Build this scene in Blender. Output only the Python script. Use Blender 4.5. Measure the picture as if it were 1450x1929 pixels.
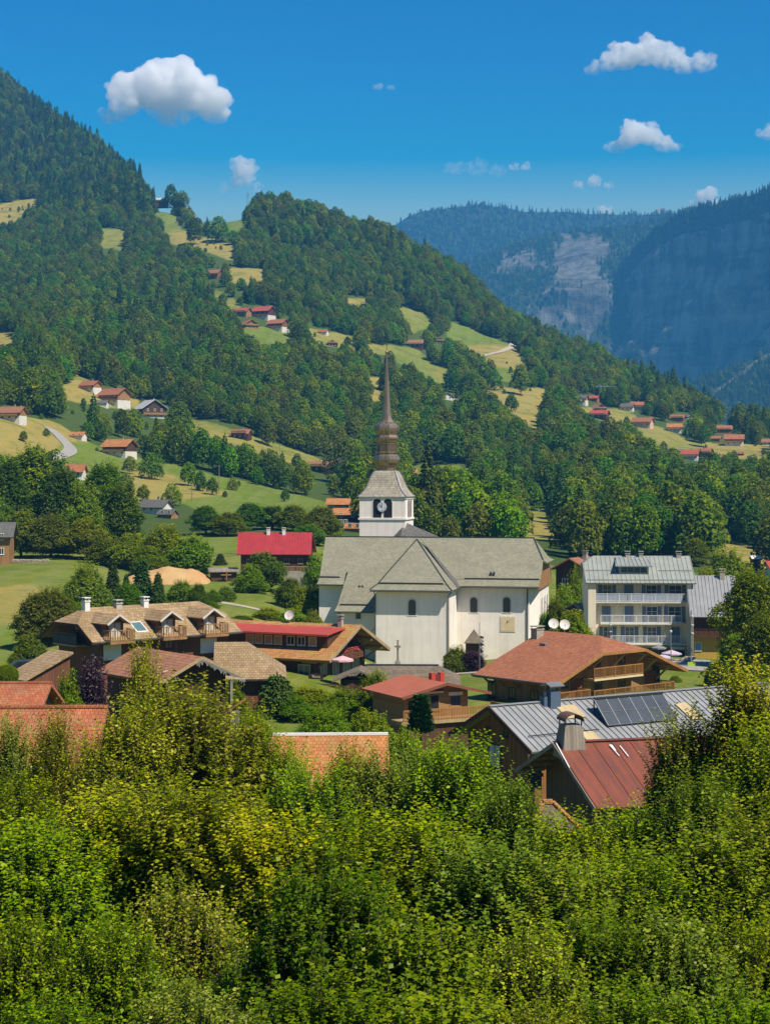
import bpy, math, random
import numpy as np
from mathutils import Vector, Matrix
R = math.radians
scene = bpy.context.scene
for o in list(bpy.data.objects): bpy.data.objects.remove(o, do_unlink=True)
COL = scene.collection
# ------------------------------------------------------------------ camera, world, sun, exposure
F, CX, HV, ZC = 3270.0, 725.0, 900.0, 26.0          # focal length and horizon row of the 1450 x 1929 photograph, eye height
cam = bpy.data.cameras.new('camera'); co = bpy.data.objects.new('camera', cam); COL.objects.link(co)
co.location = (0, 0, ZC); co.rotation_euler = (R(90), 0, 0)
cam.sensor_fit = 'VERTICAL'; cam.sensor_height = 24.0; cam.lens = F/1929*24.0
cam.shift_y = -(1929/2-HV)/1929
cam.clip_start = 0.5; cam.clip_end = 60000
scene.camera = co
SUN_AZ, SUN_EL = R(48), R(53)                        # azimuth measured from "behind the camera" towards the right
sdir = Vector((math.sin(SUN_AZ)*math.cos(SUN_EL), -math.cos(SUN_AZ)*math.cos(SUN_EL), math.sin(SUN_EL)))
sl = bpy.data.lights.new('sun', 'SUN'); sl.energy = 5.0; sl.angle = R(0.53); sl.color = (1.0, 0.905, 0.76)
so = bpy.data.objects.new('sun', sl); COL.objects.link(so); so.rotation_euler = sdir.to_track_quat('Z', 'Y').to_euler()
so.location = (200, -100, 300)
world = bpy.data.worlds.new('World'); scene.world = world; world.use_nodes = True
wt = world.node_tree
bgn = wt.nodes['Background']
sky = wt.nodes.new('ShaderNodeTexSky'); sky.sky_type = 'NISHITA'; sky.sun_disc = False
sky.sun_elevation = SUN_EL; sky.sun_rotation = math.atan2(sdir.x, sdir.y); sky.altitude = 900
sky.air_density = 1.0; sky.dust_density = 0.5; sky.ozone_density = 4.0
wtc = wt.nodes.new('ShaderNodeTexCoord'); wmp = wt.nodes.new('ShaderNodeMapping'); wmp.inputs['Scale'].default_value = (1, 1, 1.2); wmp.inputs['Location'].default_value = (0, 0, -0.145)
wt.links.new(wtc.outputs['Generated'], wmp.inputs['Vector'])
wnm = wt.nodes.new('ShaderNodeVectorMath'); wnm.operation = 'NORMALIZE'; wt.links.new(wmp.outputs['Vector'], wnm.inputs[0])
wt.links.new(wnm.outputs['Vector'], sky.inputs['Vector'])
whs = wt.nodes.new('ShaderNodeHueSaturation'); whs.inputs['Saturation'].default_value = 2.4; whs.inputs['Value'].default_value = 0.82; whs.inputs['Hue'].default_value = 0.505
wt.links.new(sky.outputs['Color'], whs.inputs['Color']); wt.links.new(whs.outputs['Color'], bgn.inputs['Color'])
bgn.inputs['Strength'].default_value = 0.075
vs = scene.view_settings; vs.view_transform = 'Standard'; vs.look = 'None'; vs.exposure = 0.55; vs.gamma = 1.0; vs.use_curve_mapping = False
scene.render.engine = 'CYCLES'
cy = scene.cycles; cy.max_bounces = 12; cy.diffuse_bounces = 3; cy.glossy_bounces = 2; cy.transmission_bounces = 4; cy.volume_bounces = 12
cy.transparent_max_bounces = 8; cy.use_denoising = True; cy.use_adaptive_sampling = True; cy.adaptive_threshold = 0.012
cy.caustics_reflective = False; cy.caustics_refractive = False

# ------------------------------------------------------------------ helpers
def P(u, v, Y): return Vector(((u-CX)/F*Y, Y, ZC-(v-HV)/F*Y))
def ray(u, v): return Vector(((u-CX)/F, 1.0, -(v-HV)/F))
def px(p): return (CX+F*p[0]/p[1], HV-F*(p[2]-ZC)/p[1])

def tag(o, label=None, cat=None, group=None, kind=None):
    if label: o['label'] = label
    if cat: o['category'] = cat
    if group: o['group'] = group
    if kind: o['kind'] = kind
    return o
def empty(name, loc, rz=0.0):
    o = bpy.data.objects.new(name, None); COL.objects.link(o); o.location = loc; o.rotation_euler = (0, 0, rz); o.empty_display_size = 0.5
    return o
def copy_tree(o, parent=None):
    c = o.copy(); COL.objects.link(c)
    if parent: c.parent = parent
    for ch in o.children: copy_tree(ch, c)
    return c

class MB:
    """collects polygons; build() links them as one mesh with metre-scale planar UVs"""
    def __init__(s): s.v = []; s.f = []; s.ms = []
    def mat(s, i): s.ms.append((len(s.f), i)); return s
    def poly(s, pts):
        n = len(s.v); s.v += [tuple(p) for p in pts]; s.f.append(tuple(range(n, n+len(pts)))); return s
    def hexa(s, p):        # 8 points: bottom ring 0-3 (ccw from above), top ring 4-7
        n = len(s.v); s.v += [tuple(q) for q in p]
        for q in ((3,2,1,0),(4,5,6,7),(0,1,5,4),(1,2,6,5),(2,3,7,6),(3,0,4,7)): s.f.append(tuple(n+i for i in q))
        return s
    def box(s, x0, x1, y0, y1, z0, z1):
        if x0 > x1: x0, x1 = x1, x0
        if y0 > y1: y0, y1 = y1, y0
        if z0 > z1: z0, z1 = z1, z0
        return s.hexa([(x0,y0,z0),(x1,y0,z0),(x1,y1,z0),(x0,y1,z0),(x0,y0,z1),(x1,y0,z1),(x1,y1,z1),(x0,y1,z1)])
    def slab(s, pts, t, down=True):
        """planar polygon (any order) thickened by t along its normal, away from +z"""
        pts = [Vector(p) for p in pts]
        nn = Vector((0,0,0))
        for i in range(len(pts)): nn += pts[i].cross(pts[(i+1) % len(pts)])
        nn.normalize()
        if nn.z < 0 or (abs(nn.z) < 1e-4 and nn.y > 0): pts.reverse(); nn = -nn
        lo = [p-nn*t for p in pts]; n = len(s.v); k = len(pts)
        s.v += [tuple(p) for p in pts]+[tuple(p) for p in lo]
        s.f.append(tuple(range(n, n+k))); s.f.append(tuple(range(n+2*k-1, n+k-1, -1)))
        for i in range(k):
            j = (i+1) % k; s.f.append((n+i, n+k+i, n+k+j, n+j))
        return s
    def bar(s, a, b, w, h=None):
        """square bar from a to b, w wide, h tall"""
        a = Vector(a); b = Vector(b); h = h or w; d = (b-a).normalized()
        up = Vector((0,0,1)) if abs(d.z) < 0.95 else Vector((0,1,0))
        r = d.cross(up).normalized(); u = r.cross(d).normalized(); r *= w/2; u *= h/2
        return s.hexa([a-r-u, a+r-u, b+r-u, b-r-u, a-r+u, a+r+u, b+r+u, b-r+u])
    def tube(s, a, b, r0, r1=None, n=8, cap=True):
        a = Vector(a); b = Vector(b); r1 = r0 if r1 is None else r1; d = (b-a).normalized()
        up = Vector((0,0,1)) if abs(d.z) < 0.95 else Vector((0,1,0))
        x = d.cross(up).normalized(); y = x.cross(d).normalized(); k = len(s.v)
        for i in range(n):
            t = 2*math.pi*i/n; s.v.append(tuple(a+(x*math.cos(t)+y*math.sin(t))*r0))
        for i in range(n):
            t = 2*math.pi*i/n; s.v.append(tuple(b+(x*math.cos(t)+y*math.sin(t))*r1))
        for i in range(n):
            j = (i+1) % n; s.f.append((k+j, k+i, k+n+i, k+n+j))
        if cap: s.f.append(tuple(range(k, k+n))); s.f.append(tuple(range(k+2*n-1, k+n-1, -1)))
        return s
    def path(s, pts, r, n=6):
        for a, b in zip(pts, pts[1:]): s.tube(a, b, r, r, n)
        return s
    def lathe(s, prof, c=(0,0,0), n=16, rot=0.0, squash=1.0):
        """prof: (radius, z) pairs"""
        k = len(s.v)
        for r, z in prof:
            for i in range(n):
                t = rot+2*math.pi*i/n; s.v.append((c[0]+r*math.cos(t), c[1]+r*math.sin(t)*squash, c[2]+z))
        for a in range(len(prof)-1):
            for i in range(n):
                j = (i+1) % n; s.f.append((k+a*n+i, k+a*n+j, k+(a+1)*n+j, k+(a+1)*n+i))
        s.f.append(tuple(k+i for i in reversed(range(n)))); m = k+(len(prof)-1)*n; s.f.append(tuple(m+i for i in range(n)))
        return s
    def build(s, name, mat, parent=None, smooth=False, label=None):
        me = bpy.data.meshes.new(name); me.from_pydata(s.v, [], s.f)
        uv = me.uv_layers.new(name='UVMap'); co_ = s.v
        dat = np.zeros((len(me.loops), 2), np.float32); li = 0
        for f in s.f:
            a, b, c = Vector(co_[f[0]]), Vector(co_[f[1]]), Vector(co_[f[2]])
            n = (b-a).cross(c-b)
            if n.length < 1e-9 and len(f) > 3: n = (c-b).cross(Vector(co_[f[3]])-c)
            if n.length < 1e-9: n = Vector((0,0,1))
            n.normalize()
            if abs(n.z) > 0.999: ux, vx = Vector((1,0,0)), Vector((0,1,0))
            else: ux = Vector((0,0,1)).cross(n).normalized(); vx = n.cross(ux)
            for i in f:
                p = Vector(co_[i]); dat[li] = (p.dot(ux), p.dot(vx)); li += 1
        uv.data.foreach_set('uv', dat.ravel())
        if smooth: me.polygons.foreach_set('use_smooth', [True]*len(me.polygons))
        for m in (mat if isinstance(mat, (list, tuple)) else [mat]): me.materials.append(m)
        if s.ms:
            mi = np.zeros(len(s.f), np.int32)
            for st, i in s.ms: mi[st:] = i
            me.polygons.foreach_set('material_index', mi)
        me.update()
        o = bpy.data.objects.new(name, me); COL.objects.link(o)
        if parent: o.parent = parent
        if label: o['label'] = label
        return o

def np_mesh(name, v, f, mat, tint=None):
    """fast mesh: v (N,3), f (M,k)"""
    me = bpy.data.meshes.new(name); v = np.ascontiguousarray(v, np.float32); f = np.ascontiguousarray(f, np.int32)
    M, k = f.shape
    me.vertices.add(len(v)); me.vertices.foreach_set('co', v.ravel())
    me.loops.add(M*k); me.loops.foreach_set('vertex_index', f.ravel())
    me.polygons.add(M); me.polygons.foreach_set('loop_start', np.arange(0, M*k, k, dtype=np.int32))
    if tint is not None:
        a = me.attributes.new('tint', 'FLOAT', 'POINT'); a.data.foreach_set('value', np.ascontiguousarray(tint, np.float32))
    me.materials.append(mat); me.update(calc_edges=True)
    return me
def link(name, me, parent=None):
    o = bpy.data.objects.new(name, me); COL.objects.link(o)
    if parent: o.parent = parent
    return o

# ------------------------------------------------------------------ materials
class NT:
    def __init__(s, name):
        s.m = bpy.data.materials.new(name); s.m.use_nodes = True; s.t = s.m.node_tree; s.t.nodes.clear()
        s.out = s.t.nodes.new('ShaderNodeOutputMaterial')
    def n(s, typ, **kw):
        nd = s.t.nodes.new('ShaderNode'+typ)
        for k, val in kw.items():
            key = k.replace('_', ' ')
            if hasattr(nd, k) and k not in ('color',): setattr(nd, k, val); continue
            inp = None
            for i in nd.inputs:
                if i.name.lower() == key.lower() and i.enabled: inp = i; break
            if inp is None: inp = nd.inputs[int(k[1:])] if k[0] == 'i' and k[1:].isdigit() else nd.inputs[key]
            if hasattr(val, 'is_output') or isinstance(val, bpy.types.NodeSocket): s.t.links.new(val, inp)
            else: inp.default_value = val
        return nd
    def math(s, op, a, b=0.5, c=None, clamp=False):
        nd = s.t.nodes.new('ShaderNodeMath'); nd.operation = op; nd.use_clamp = clamp
        for i, val in enumerate((a, b) if c is None else (a, b, c)):
            if isinstance(val, bpy.types.NodeSocket): s.t.links.new(val, nd.inputs[i])
            else: nd.inputs[i].default_value = val
        return nd.outputs[0]
    def mix(s, fac, a, b, mode='MIX'):
        nd = s.t.nodes.new('ShaderNodeMix'); nd.data_type = 'RGBA'; nd.blend_type = mode; nd.clamp_factor = True
        for i, val in ((0, fac), (6, a), (7, b)):
            if isinstance(val, bpy.types.NodeSocket): s.t.links.new(val, nd.inputs[i])
            elif i == 0: nd.inputs[0].default_value = val
            else: nd.inputs[i].default_value = (*val[:3], 1)
        return nd.outputs[2]
    def ramp(s, fac, stops):
        nd = s.t.nodes.new('ShaderNodeValToRGB'); e = nd.color_ramp.elements
        while len(e) < len(stops): e.new(0.5)
        for el, (p, c) in zip(e, stops): el.position = p; el.color = (*(c if not isinstance(c, (int, float)) else (c, c, c)), 1)
        s.t.links.new(fac, nd.inputs[0]); return nd.outputs[0]
    def uv(s): return s.n('TexCoord').outputs['UV']
    def obj(s): return s.n('TexCoord').outputs['Object']
    def noise(s, vec, scale, detail=4.0, rough=0.6):
        return s.n('TexNoise', Vector=vec, Scale=scale, Detail=detail, Roughness=rough).outputs[0]
    def mapping(s, vec, scale=(1,1,1), rot=(0,0,0)):
        return s.n('Mapping', Vector=vec, Scale=scale, Rotation=rot).outputs[0]
    def surf(s, col, rough=0.8, bump=None, bstr=0.4, bdist=0.03, metallic=0.0, spec=0.3):
        p = s.n('BsdfPrincipled'); 
        for nm, val in (('Base Color', col), ('Roughness', rough), ('Metallic', metallic), ('Specular IOR Level', spec)):
            i = p.inputs[nm]
            if isinstance(val, bpy.types.NodeSocket): s.t.links.new(val, i)
            else: i.default_value = (*val[:3], 1) if nm == 'Base Color' else val
        if bump is not None:
            b = s.n('Bump', Strength=bstr, Distance=bdist, Height=bump); s.t.links.new(b.outputs[0], p.inputs['Normal'])
        s.t.links.new(p.outputs[0], s.out.inputs['Surface']); s.p = p
        return s.m
def lin(r, g, b): 
    f = lambda c: (c/255/12.92 if c/255 <= 0.04045 else ((c/255+0.055)/1.055)**2.4)
    return (f(r), f(g), f(b))
def sc(c, k): return tuple(min(1, x*k) for x in c)

def m_plain(name, col, rough=0.8, var=0.18, scale=1.5, metallic=0.0, bstr=0.25, spec=0.3):
    t = NT(name); o = t.obj(); n = t.noise(o, scale, 6); n2 = t.noise(o, scale*9, 3)
    f = t.math('MULTIPLY_ADD', n, 0.7, t.math('MULTIPLY', n2, 0.3))
    c = t.mix(t.ramp(f, [(0.3, 0.0), (0.7, 1.0)]), sc(col, 1-var), sc(col, 1+var))
    return t.surf(c, rough, n2, bstr, 0.02, metallic, spec)
def m_plaster(name, col, dirt=(0.25,0.22,0.17)):
    t = NT(name); o = t.obj(); uv = t.uv()
    n = t.noise(o, 0.35, 6); n2 = t.noise(o, 14, 4); st = t.noise(t.mapping(uv, (1.6, 0.10, 1)), 1.0, 5, 0.65)
    c = t.mix(t.ramp(n, [(0.35, 0.0), (0.7, 1.0)]), sc(col, 0.90), sc(col, 1.03))
    c = t.mix(t.math('MULTIPLY', t.ramp(st, [(0.46, 0.0), (0.72, 1.0)]), 0.40), c, dirt)
    return t.surf(c, 0.92, n2, 0.5, 0.02, spec=0.15)
def m_wood(name, c1, c2, plank=0.22, horiz=False, stain=0.4):
    t = NT(name); uv = t.uv()
    if horiz: uv = t.mapping(uv, (1,1,1), (0,0,math.pi/2))
    sx = t.n('SeparateXYZ', Vector=uv).outputs
    k = t.math('DIVIDE', sx[0], plank); fl = t.math('FLOOR', k); fr = t.math('FRACT', k)
    wn = t.n('TexWhiteNoise', noise_dimensions='1D', W=fl).outputs[0]
    gr = t.noise(t.mapping(uv, (9, 0.5, 1)), 2.0, 5, 0.6); st = t.noise(t.obj(), 0.5, 5)
    f = t.math('ADD', t.math('MULTIPLY', wn, 0.55), t.math('MULTIPLY', gr, 0.5))
    c = t.mix(f, c1, c2)
    c = t.mix(t.math('MULTIPLY', t.ramp(st, [(0.45, 0.0), (0.75, 1.0)]), stain), c, sc(c1, 0.55))
    gap = t.ramp(fr, [(0.0, 0.0), (0.07, 1.0), (0.93, 1.0), (1.0, 0.0)])
    c = t.mix(t.math('MULTIPLY', t.math('SUBTRACT', 1.0, gap), 0.7), c, sc(c1, 0.25))
    return t.surf(c, 0.75, t.math('ADD', gap, t.math('MULTIPLY', gr, 0.3)), 0.6, 0.02, spec=0.25)
def m_tile(name, c1, c2, c3, roww=0.25, rowh=0.33, moss=None, mossamt=0.5, bstr=0.9, line=0.75, patch=0.6, lobe=True):
    """roof covering in rows: each tile its own shade, a dark butt line under each row, lichen patches"""
    t = NT(name); uv = t.uv(); sx = t.n('SeparateXYZ', Vector=uv).outputs
    rk = t.math('DIVIDE', sx[1], rowh); rf = t.math('FLOOR', rk); rr = t.math('FRACT', rk)
    xk = t.math('ADD', t.math('DIVIDE', sx[0], roww), t.math('MULTIPLY', t.math('MODULO', rf, 2.0), 0.5)); xf = t.math('FLOOR', xk); xr = t.math('FRACT', xk)
    wn = t.n('TexWhiteNoise', noise_dimensions='2D', Vector=t.n('CombineXYZ', X=xf, Y=rf).outputs[0]).outputs[0]
    big = t.noise(t.obj(), 0.45, 6, 0.65); mid = t.noise(t.obj(), 3.5, 4)
    c = t.mix(wn, c1, c2)
    c = t.mix(t.math('MULTIPLY', t.ramp(big, [(0.42, 0.0), (0.68, 1.0)]), patch), c, c3)
    if moss:
        mm = t.math('MULTIPLY', t.ramp(t.noise(t.obj(), 1.3, 8, 0.75), [(0.5, 0.0), (0.62, 1.0)]), mossamt)
        c = t.mix(mm, c, moss)
    edge = t.ramp(rr, [(0.0, 0.0), (0.16, 1.0)])
    col = t.mix(t.math('MULTIPLY', t.math('SUBTRACT', 1.0, edge), line), c, sc(c3, 0.3))
    jx = t.ramp(xr, [(0.0, 0.0), (0.1, 1.0), (0.9, 1.0), (1.0, 0.0)])
    col = t.mix(t.math('MULTIPLY', t.math('SUBTRACT', 1.0, jx), line*0.5), col, sc(c3, 0.4))
    h = t.math('SUBTRACT', t.math('MULTIPLY', jx, 0.5 if lobe else 0.15), t.math('MULTIPLY', rr, 0.9))
    h = t.math('ADD', h, t.math('MULTIPLY', mid, 0.25))
    return t.surf(col, 0.85, h, bstr, 0.05, spec=0.25)
def m_sheet(name, col, rough=0.45, stain=(0.25,0.2,0.15), amt=0.25, metallic=0.0, streak=True):
    """painted or bare sheet metal with streaks running down the slope"""
    t = NT(name); uv = t.uv()
    s = t.noise(t.mapping(uv, (2.2, 0.16, 1)), 1.4, 6, 0.65); n = t.noise(t.obj(), 0.7, 6)
    c = t.mix(t.ramp(n, [(0.35, 0.0), (0.7, 1.0)]), sc(col, 0.86), sc(col, 1.1))
    c = t.mix(t.math('MULTIPLY', t.ramp(s, [(0.42, 0.0), (0.64, 1.0)]), amt), c, stain)
    return t.surf(c, rough, t.noise(t.obj(), 6, 3), 0.1, 0.02, metallic, 0.4)
def m_glass(name, col=(0.02,0.025,0.03), rough=0.08):
    t = NT(name); n = t.noise(t.obj(), 0.8, 3)
    return t.surf(t.mix(n, sc(col, 0.6), sc(col, 1.5)), rough, n, 0.05, 0.02, spec=0.8)
def m_leaf(name, cA, cB, cC, trans=0.35, gloss=0.06, objvar=0.10, tcol=(0.20,0.30,0.02)):
    """leaves: shade per leaf (tint), species hue shift per tree (object random)"""
    t = NT(name)
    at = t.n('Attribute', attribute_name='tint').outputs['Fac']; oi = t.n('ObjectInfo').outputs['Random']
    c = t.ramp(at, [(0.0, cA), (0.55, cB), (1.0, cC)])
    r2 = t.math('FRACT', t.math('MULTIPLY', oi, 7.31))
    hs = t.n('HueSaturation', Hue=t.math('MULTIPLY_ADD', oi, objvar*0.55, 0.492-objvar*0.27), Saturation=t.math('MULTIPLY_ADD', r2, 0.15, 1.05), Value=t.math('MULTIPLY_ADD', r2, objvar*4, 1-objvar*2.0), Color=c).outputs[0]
    d = t.n('BsdfDiffuse', Color=hs); tr = t.n('BsdfTranslucent', Color=t.mix(0.5, hs, tcol)); gl = t.n('BsdfGlossy', Color=(0.9,0.92,0.7,1), Roughness=0.5)
    m1 = t.n('MixShader', Fac=trans); t.t.links.new(d.outputs[0], m1.inputs[1]); t.t.links.new(tr.outputs[0], m1.inputs[2])
    m2 = t.n('MixShader', Fac=gloss); t.t.links.new(m1.outputs[0], m2.inputs[1]); t.t.links.new(gl.outputs[0], m2.inputs[2])
    t.t.links.new(m2.outputs[0], t.out.inputs['Surface']); return t.m
# ------------------------------------------------------------------ the ground: one sheet, shaped from surveyed points (column u, row v, distance)
CTRL = {
 -420: [(1230,150),(1080,300),(1000,400),(880,560),(760,720),(640,920),(430,1500),(180,2100),(0,2600)],
 0: [(1230,200),(1066,320),(1020,390),(905,520),(858,600),(800,650),(778,690),(700,930),(600,1250),(420,1800),(280,2200),(152,2550)],
 130: [(1230,190),(1072,310),(1010,400),(940,500),(890,580),(848,650),(790,740),(735,850),(650,1050),(450,1650),(300,2150),(250,2350)],
 200: [(1235,180),(1092,298),(1015,395),(950,500),(905,575),(855,665),(788,800),(718,930),(600,1220),(440,1680),(340,2050),(302,2220)],
 260: [(1240,170),(1110,285),(1020,390),(960,500),(920,570),(862,680),(785,850),(700,1000),(550,1400),(430,1700),(380,1880),(348,2020)],
 310: [(1240,168),(1110,285),(1015,395),(960,510),(920,580),(868,680),(800,840),(720,1000),(560,1360),(440,1650),(395,1760)],
 420: [(1250,165),(1110,285),(1010,400),(960,520),(920,600),(880,680),(825,800),(760,900),(640,1120),(530,1380),(450,1600),(420,1720)],
 520: [(1270,160),(1120,280),(990,440),(930,620),(880,740),(800,880),(620,1200),(560,1320),(450,1600),(402,1700)],
 620: [(1270,165),(1030,380),(960,540),(885,780),(850,860),(700,1080),(630,1230),(560,1400),(470,1600),(425,1680)],
 725: [(1250,240),(1030,400),(960,560),(890,800),(800,930),(690,1160),(600,1380),(500,1580),(455,1650)],
 860: [(1250,240),(1030,420),(980,540),(895,770),(800,940),(748,1090),(650,1380),(600,1480),(535,1600),(522,1620)],
 1000: [(1240,235),(1060,400),(1000,560),(900,760),(820,940),(760,1090),(700,1260),(645,1500),(632,1560)],
 1120: [(1236,215),(1060,420),(960,640),(860,860),(790,1120),(745,1260),(695,1450),(678,1500)],
 1210: [(1236,215),(1060,420),(950,660),(850,930),(800,1130),(765,1260),(725,1420)],
 1310: [(1240,210),(1060,430),(960,660),(866,980),(805,1180),(778,1350)],
 1440: [(1250,210),(1095,410),(1045,500),(950,680),(862,1000),(838,1090),(818,1230)],
 1850: [(1260,190),(1100,420),(1000,600),(900,900),(850,1250)]}
pts = []
for u, L in CTRL.items():
    for v, D in L: pts.append(((u-CX)/F, D, -(v-HV)/F))
    v, D = L[-1]; e = -(v-HV)/F
    pts += [((u-CX)/F, D*1.12, e-0.020), ((u-CX)/F, D*1.5, e*0.45-0.03), ((u-CX)/F, max(D*2.4, 3600), -0.012), ((u-CX)/F, 9000, -0.010), ((u-CX)/F, 22000, -0.006)]
for s in (-0.5, -0.35, -0.22, -0.1, 0, 0.1, 0.22, 0.35, 0.5):           # the near slope under the lookout
    for D, z in ((-12,25.5),(2,24.3),(12,20.5),(24,15.5),(40,10.5),(60,6.8),(85,5.0),(115,4.8),(140,5.6)):
        pts.append((s, D, (z+max(0,s)*0.0-ZC)/(D+60)*1.0 if False else None, z))
def tcoord(x, y): return x/(np.abs(y)+60.0), np.log(np.maximum(y+60.0, 5.0))
cx_, cy_, ce_ = [], [], []
for p in pts:
    if len(p) == 4: X, Y, Z = p[0]*(abs(p[1])+25), p[1], p[3]
    else: Y = p[1]; X = p[0]*Y; Z = ZC+p[2]*Y
    a, b = tcoord(X, Y); cx_.append(a*4.0); cy_.append(b); ce_.append((Z-ZC)/(abs(Y)+60))
cx_, cy_, ce_ = np.array(cx_), np.array(cy_), np.array(ce_)
def tps(r2): return np.where(r2 > 1e-12, 0.5*r2*np.log(np.maximum(r2, 1e-12)), 0.0)
Nn = len(cx_)
A = np.zeros((Nn+3, Nn+3)); A[:Nn,:Nn] = tps((cx_[:,None]-cx_)**2+(cy_[:,None]-cy_)**2)+np.eye(Nn)*2e-4
A[:Nn,Nn] = 1; A[:Nn,Nn+1] = cx_; A[:Nn,Nn+2] = cy_; A[Nn:,:Nn] = A[:Nn,Nn:].T
wts = np.linalg.solve(A, np.concatenate([ce_, [0,0,0]]))
def vnoise(x, y, seed=0):                                               # smooth value noise
    xi, yi = np.floor(x).astype(np.int64), np.floor(y).astype(np.int64); fx, fy = x-xi, y-yi
    fx = fx*fx*(3-2*fx); fy = fy*fy*(3-2*fy)
    def h(a, b):
        n = (a*374761393+b*668265263+seed*974634777) & 0x7fffffff; n = (n ^ (n >> 13))*1274126177 & 0x7fffffff
        return ((n ^ (n >> 16)) & 0xffff)/65535.0
    return (h(xi,yi)*(1-fx)+h(xi+1,yi)*fx)*(1-fy)+(h(xi,yi+1)*(1-fx)+h(xi+1,yi+1)*fx)*fy
def fbm(x, y, s, o=4, seed=0):
    r = 0; a = 0.5
    for k in range(o): r = r+a*vnoise(x/s*2**k, y/s*2**k, seed+k); a *= 0.5
    return r
def height(x, y):
    x = np.asarray(x, float); y = np.asarray(y, float); a, b = tcoord(x, y); a = a*4.0
    sh = a.shape; a = a.ravel(); b = b.ravel(); e = np.empty(len(a))
    for i in range(0, len(a), 20000):
        aa, bb = a[i:i+20000], b[i:i+20000]
        e[i:i+20000] = tps((aa[:,None]-cx_)**2+(bb[:,None]-cy_)**2) @ wts[:Nn]+wts[Nn]+wts[Nn+1]*aa+wts[Nn+2]*bb
    z = ZC+e.reshape(sh)*(np.abs(y)+60)
    amp = np.clip((y-450)/900, 0, 1)*9
    return z+amp*(fbm(x, y, 110, 3, 3)-0.45)+np.clip((y-120)/400, 0, 1)*1.2*(fbm(x, y, 34, 3, 5)-0.45)
ts = np.concatenate([np.linspace(-14, 260, 120), np.exp(np.linspace(math.log(264), math.log(2950), 330)), np.exp(np.linspace(math.log(3050), math.log(24000), 40))])
ss = np.linspace(-0.46, 0.46, 330)
GY, GS = np.meshgrid(ts, ss, indexing='ij'); GX = GS*(np.abs(GY)+90); GZ = height(GX, GY)
def ground(x, y): return float(height(np.array([x]), np.array([y]))[0])
def hit_ground(u, v, y0=150, y1=3000):
    """first meeting of a sight line with the ground beyond y0"""
    Y = np.exp(np.linspace(math.log(y0), math.log(y1), 1400)); X = (u-CX)/F*Y; Z = ZC-(v-HV)/F*Y
    d = height(X, Y)-Z; i = np.argmax(d > 0)
    if d[i] <= 0: i = int(np.argmax(d))
    return Vector((X[i], Y[i], Z[i]))
# meadows seen between the woods: (green/dry 0..1, outline on the slope)
MEADOWS = [
 (0.9,[(-60,790),(0,785),(60,792),(105,800),(140,828),(140,858),(95,872),(40,858),(-60,858)]),
 (0.15,[(140,850),(175,838),(240,862),(330,880),(400,898),(470,912),(530,928),(610,950),(560,966),(480,972),(400,968),(350,945),(300,960),(235,950),(150,890)]),
 (0.85,[(245,892),(300,890),(370,918),(430,930),(360,938),(300,945),(250,935)]),
 (0.6,[(330,792),(400,798),(440,812),(500,832),(560,848),(612,872),(600,884),(520,864),(450,840),(380,818)]),
 (0.8,[(112,738),(150,708),(185,735),(240,742),(256,768),(170,760),(125,752)]),
 (0.2,[(362,400),(462,402),(455,425),(440,440),(400,425),(370,412)]),(0.3,[(292,388),(332,390),(335,430),(312,440)]),
 (0.8,[(320,440),(360,440),(432,462),(438,490),(390,475),(330,462)]),(0.9,[(425,508),(492,508),(494,534),(455,540),(428,528)]),
 (0.45,[(402,545),(440,560),(455,585),(418,585)]),(0.45,[(185,430),(240,438),(238,470),(185,465)]),(0.8,[(-40,395),(62,376),(66,388),(20,420),(-40,440)]),
 (0.25,[(462,615),(548,620),(545,646),(480,648)]),(0.5,[(580,618),(672,636),(668,658),(600,648)]),(0.9,[(645,560),(700,566),(690,578),(650,578)]),
 (0.35,[(735,652),(790,662),(822,700),(812,716),(770,694),(740,675)]),(0.4,[(752,578),(800,596),(812,614),(770,628),(752,606)]),
 (0.2,[(845,606),(900,625),(965,655),(972,664),(900,660),(848,640)]),(0.85,[(880,655),(965,652),(992,690),(960,704),(905,675)]),
 (0.95,[(905,716),(960,735),(1035,733),(1012,770),(1032,818),(985,792),(930,748)]),(1.0,[(688,712),(722,714),(716,764),(690,742)]),
 (0.55,[(1205,800),(1240,806),(1310,838),(1318,852),(1240,845),(1212,828)]),(0.9,[(1330,835),(1460,842),(1470,862),(1420,868),(1350,856)]),
 (0.1,[(770,884),(830,868),(900,895),(872,908),(800,902)]),(0.75,[(975,955),(1040,982),(1092,1008),(1050,1015),(980,1010)]),
 (0.9,[(1345,1008),(1400,1025),(1460,1040),(1460,1068),(1400,1070),(1355,1042)]),(0.8,[(-20,625),(30,628),(34,655),(-20,655)]),
 (0.5,[(690,648),(735,655),(720,668),(690,662)]),(0.6,[(1095,770),(1175,772),(1215,800),(1150,800)]),(0.3,[(930,690),(990,700),(960,720),(925,712)]),
 (0.5,[(820,690),(850,700),(835,722),(812,716)]),(0.4,[(1005,930),(1030,950),(1050,975),(1010,968)])]
def grow(P_, k=1.14):
    cx0 = sum(p[0] for p in P_)/len(P_); cy0 = sum(p[1] for p in P_)/len(P_); return [(cx0+(x-cx0)*k, cy0+(y-cy0)*k) for x, y in P_]
MEADOWS = [(d, grow(p)) for d, p in MEADOWS]
def inpoly(u, v, poly):
    c = np.zeros(u.shape, bool); n = len(poly)
    for i in range(n):
        (x1,y1),(x2,y2) = poly[i], poly[(i+1) % n]
        if y1 == y2: continue
        c ^= ((y1 > v) != (y2 > v)) & (u < (x2-x1)*(v-y1)/(y2-y1)+x1)
    return c
YS = np.maximum(GY, 1.0); GU = CX+F*GX/YS; GV = HV-F*(GZ-ZC)/YS
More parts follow.
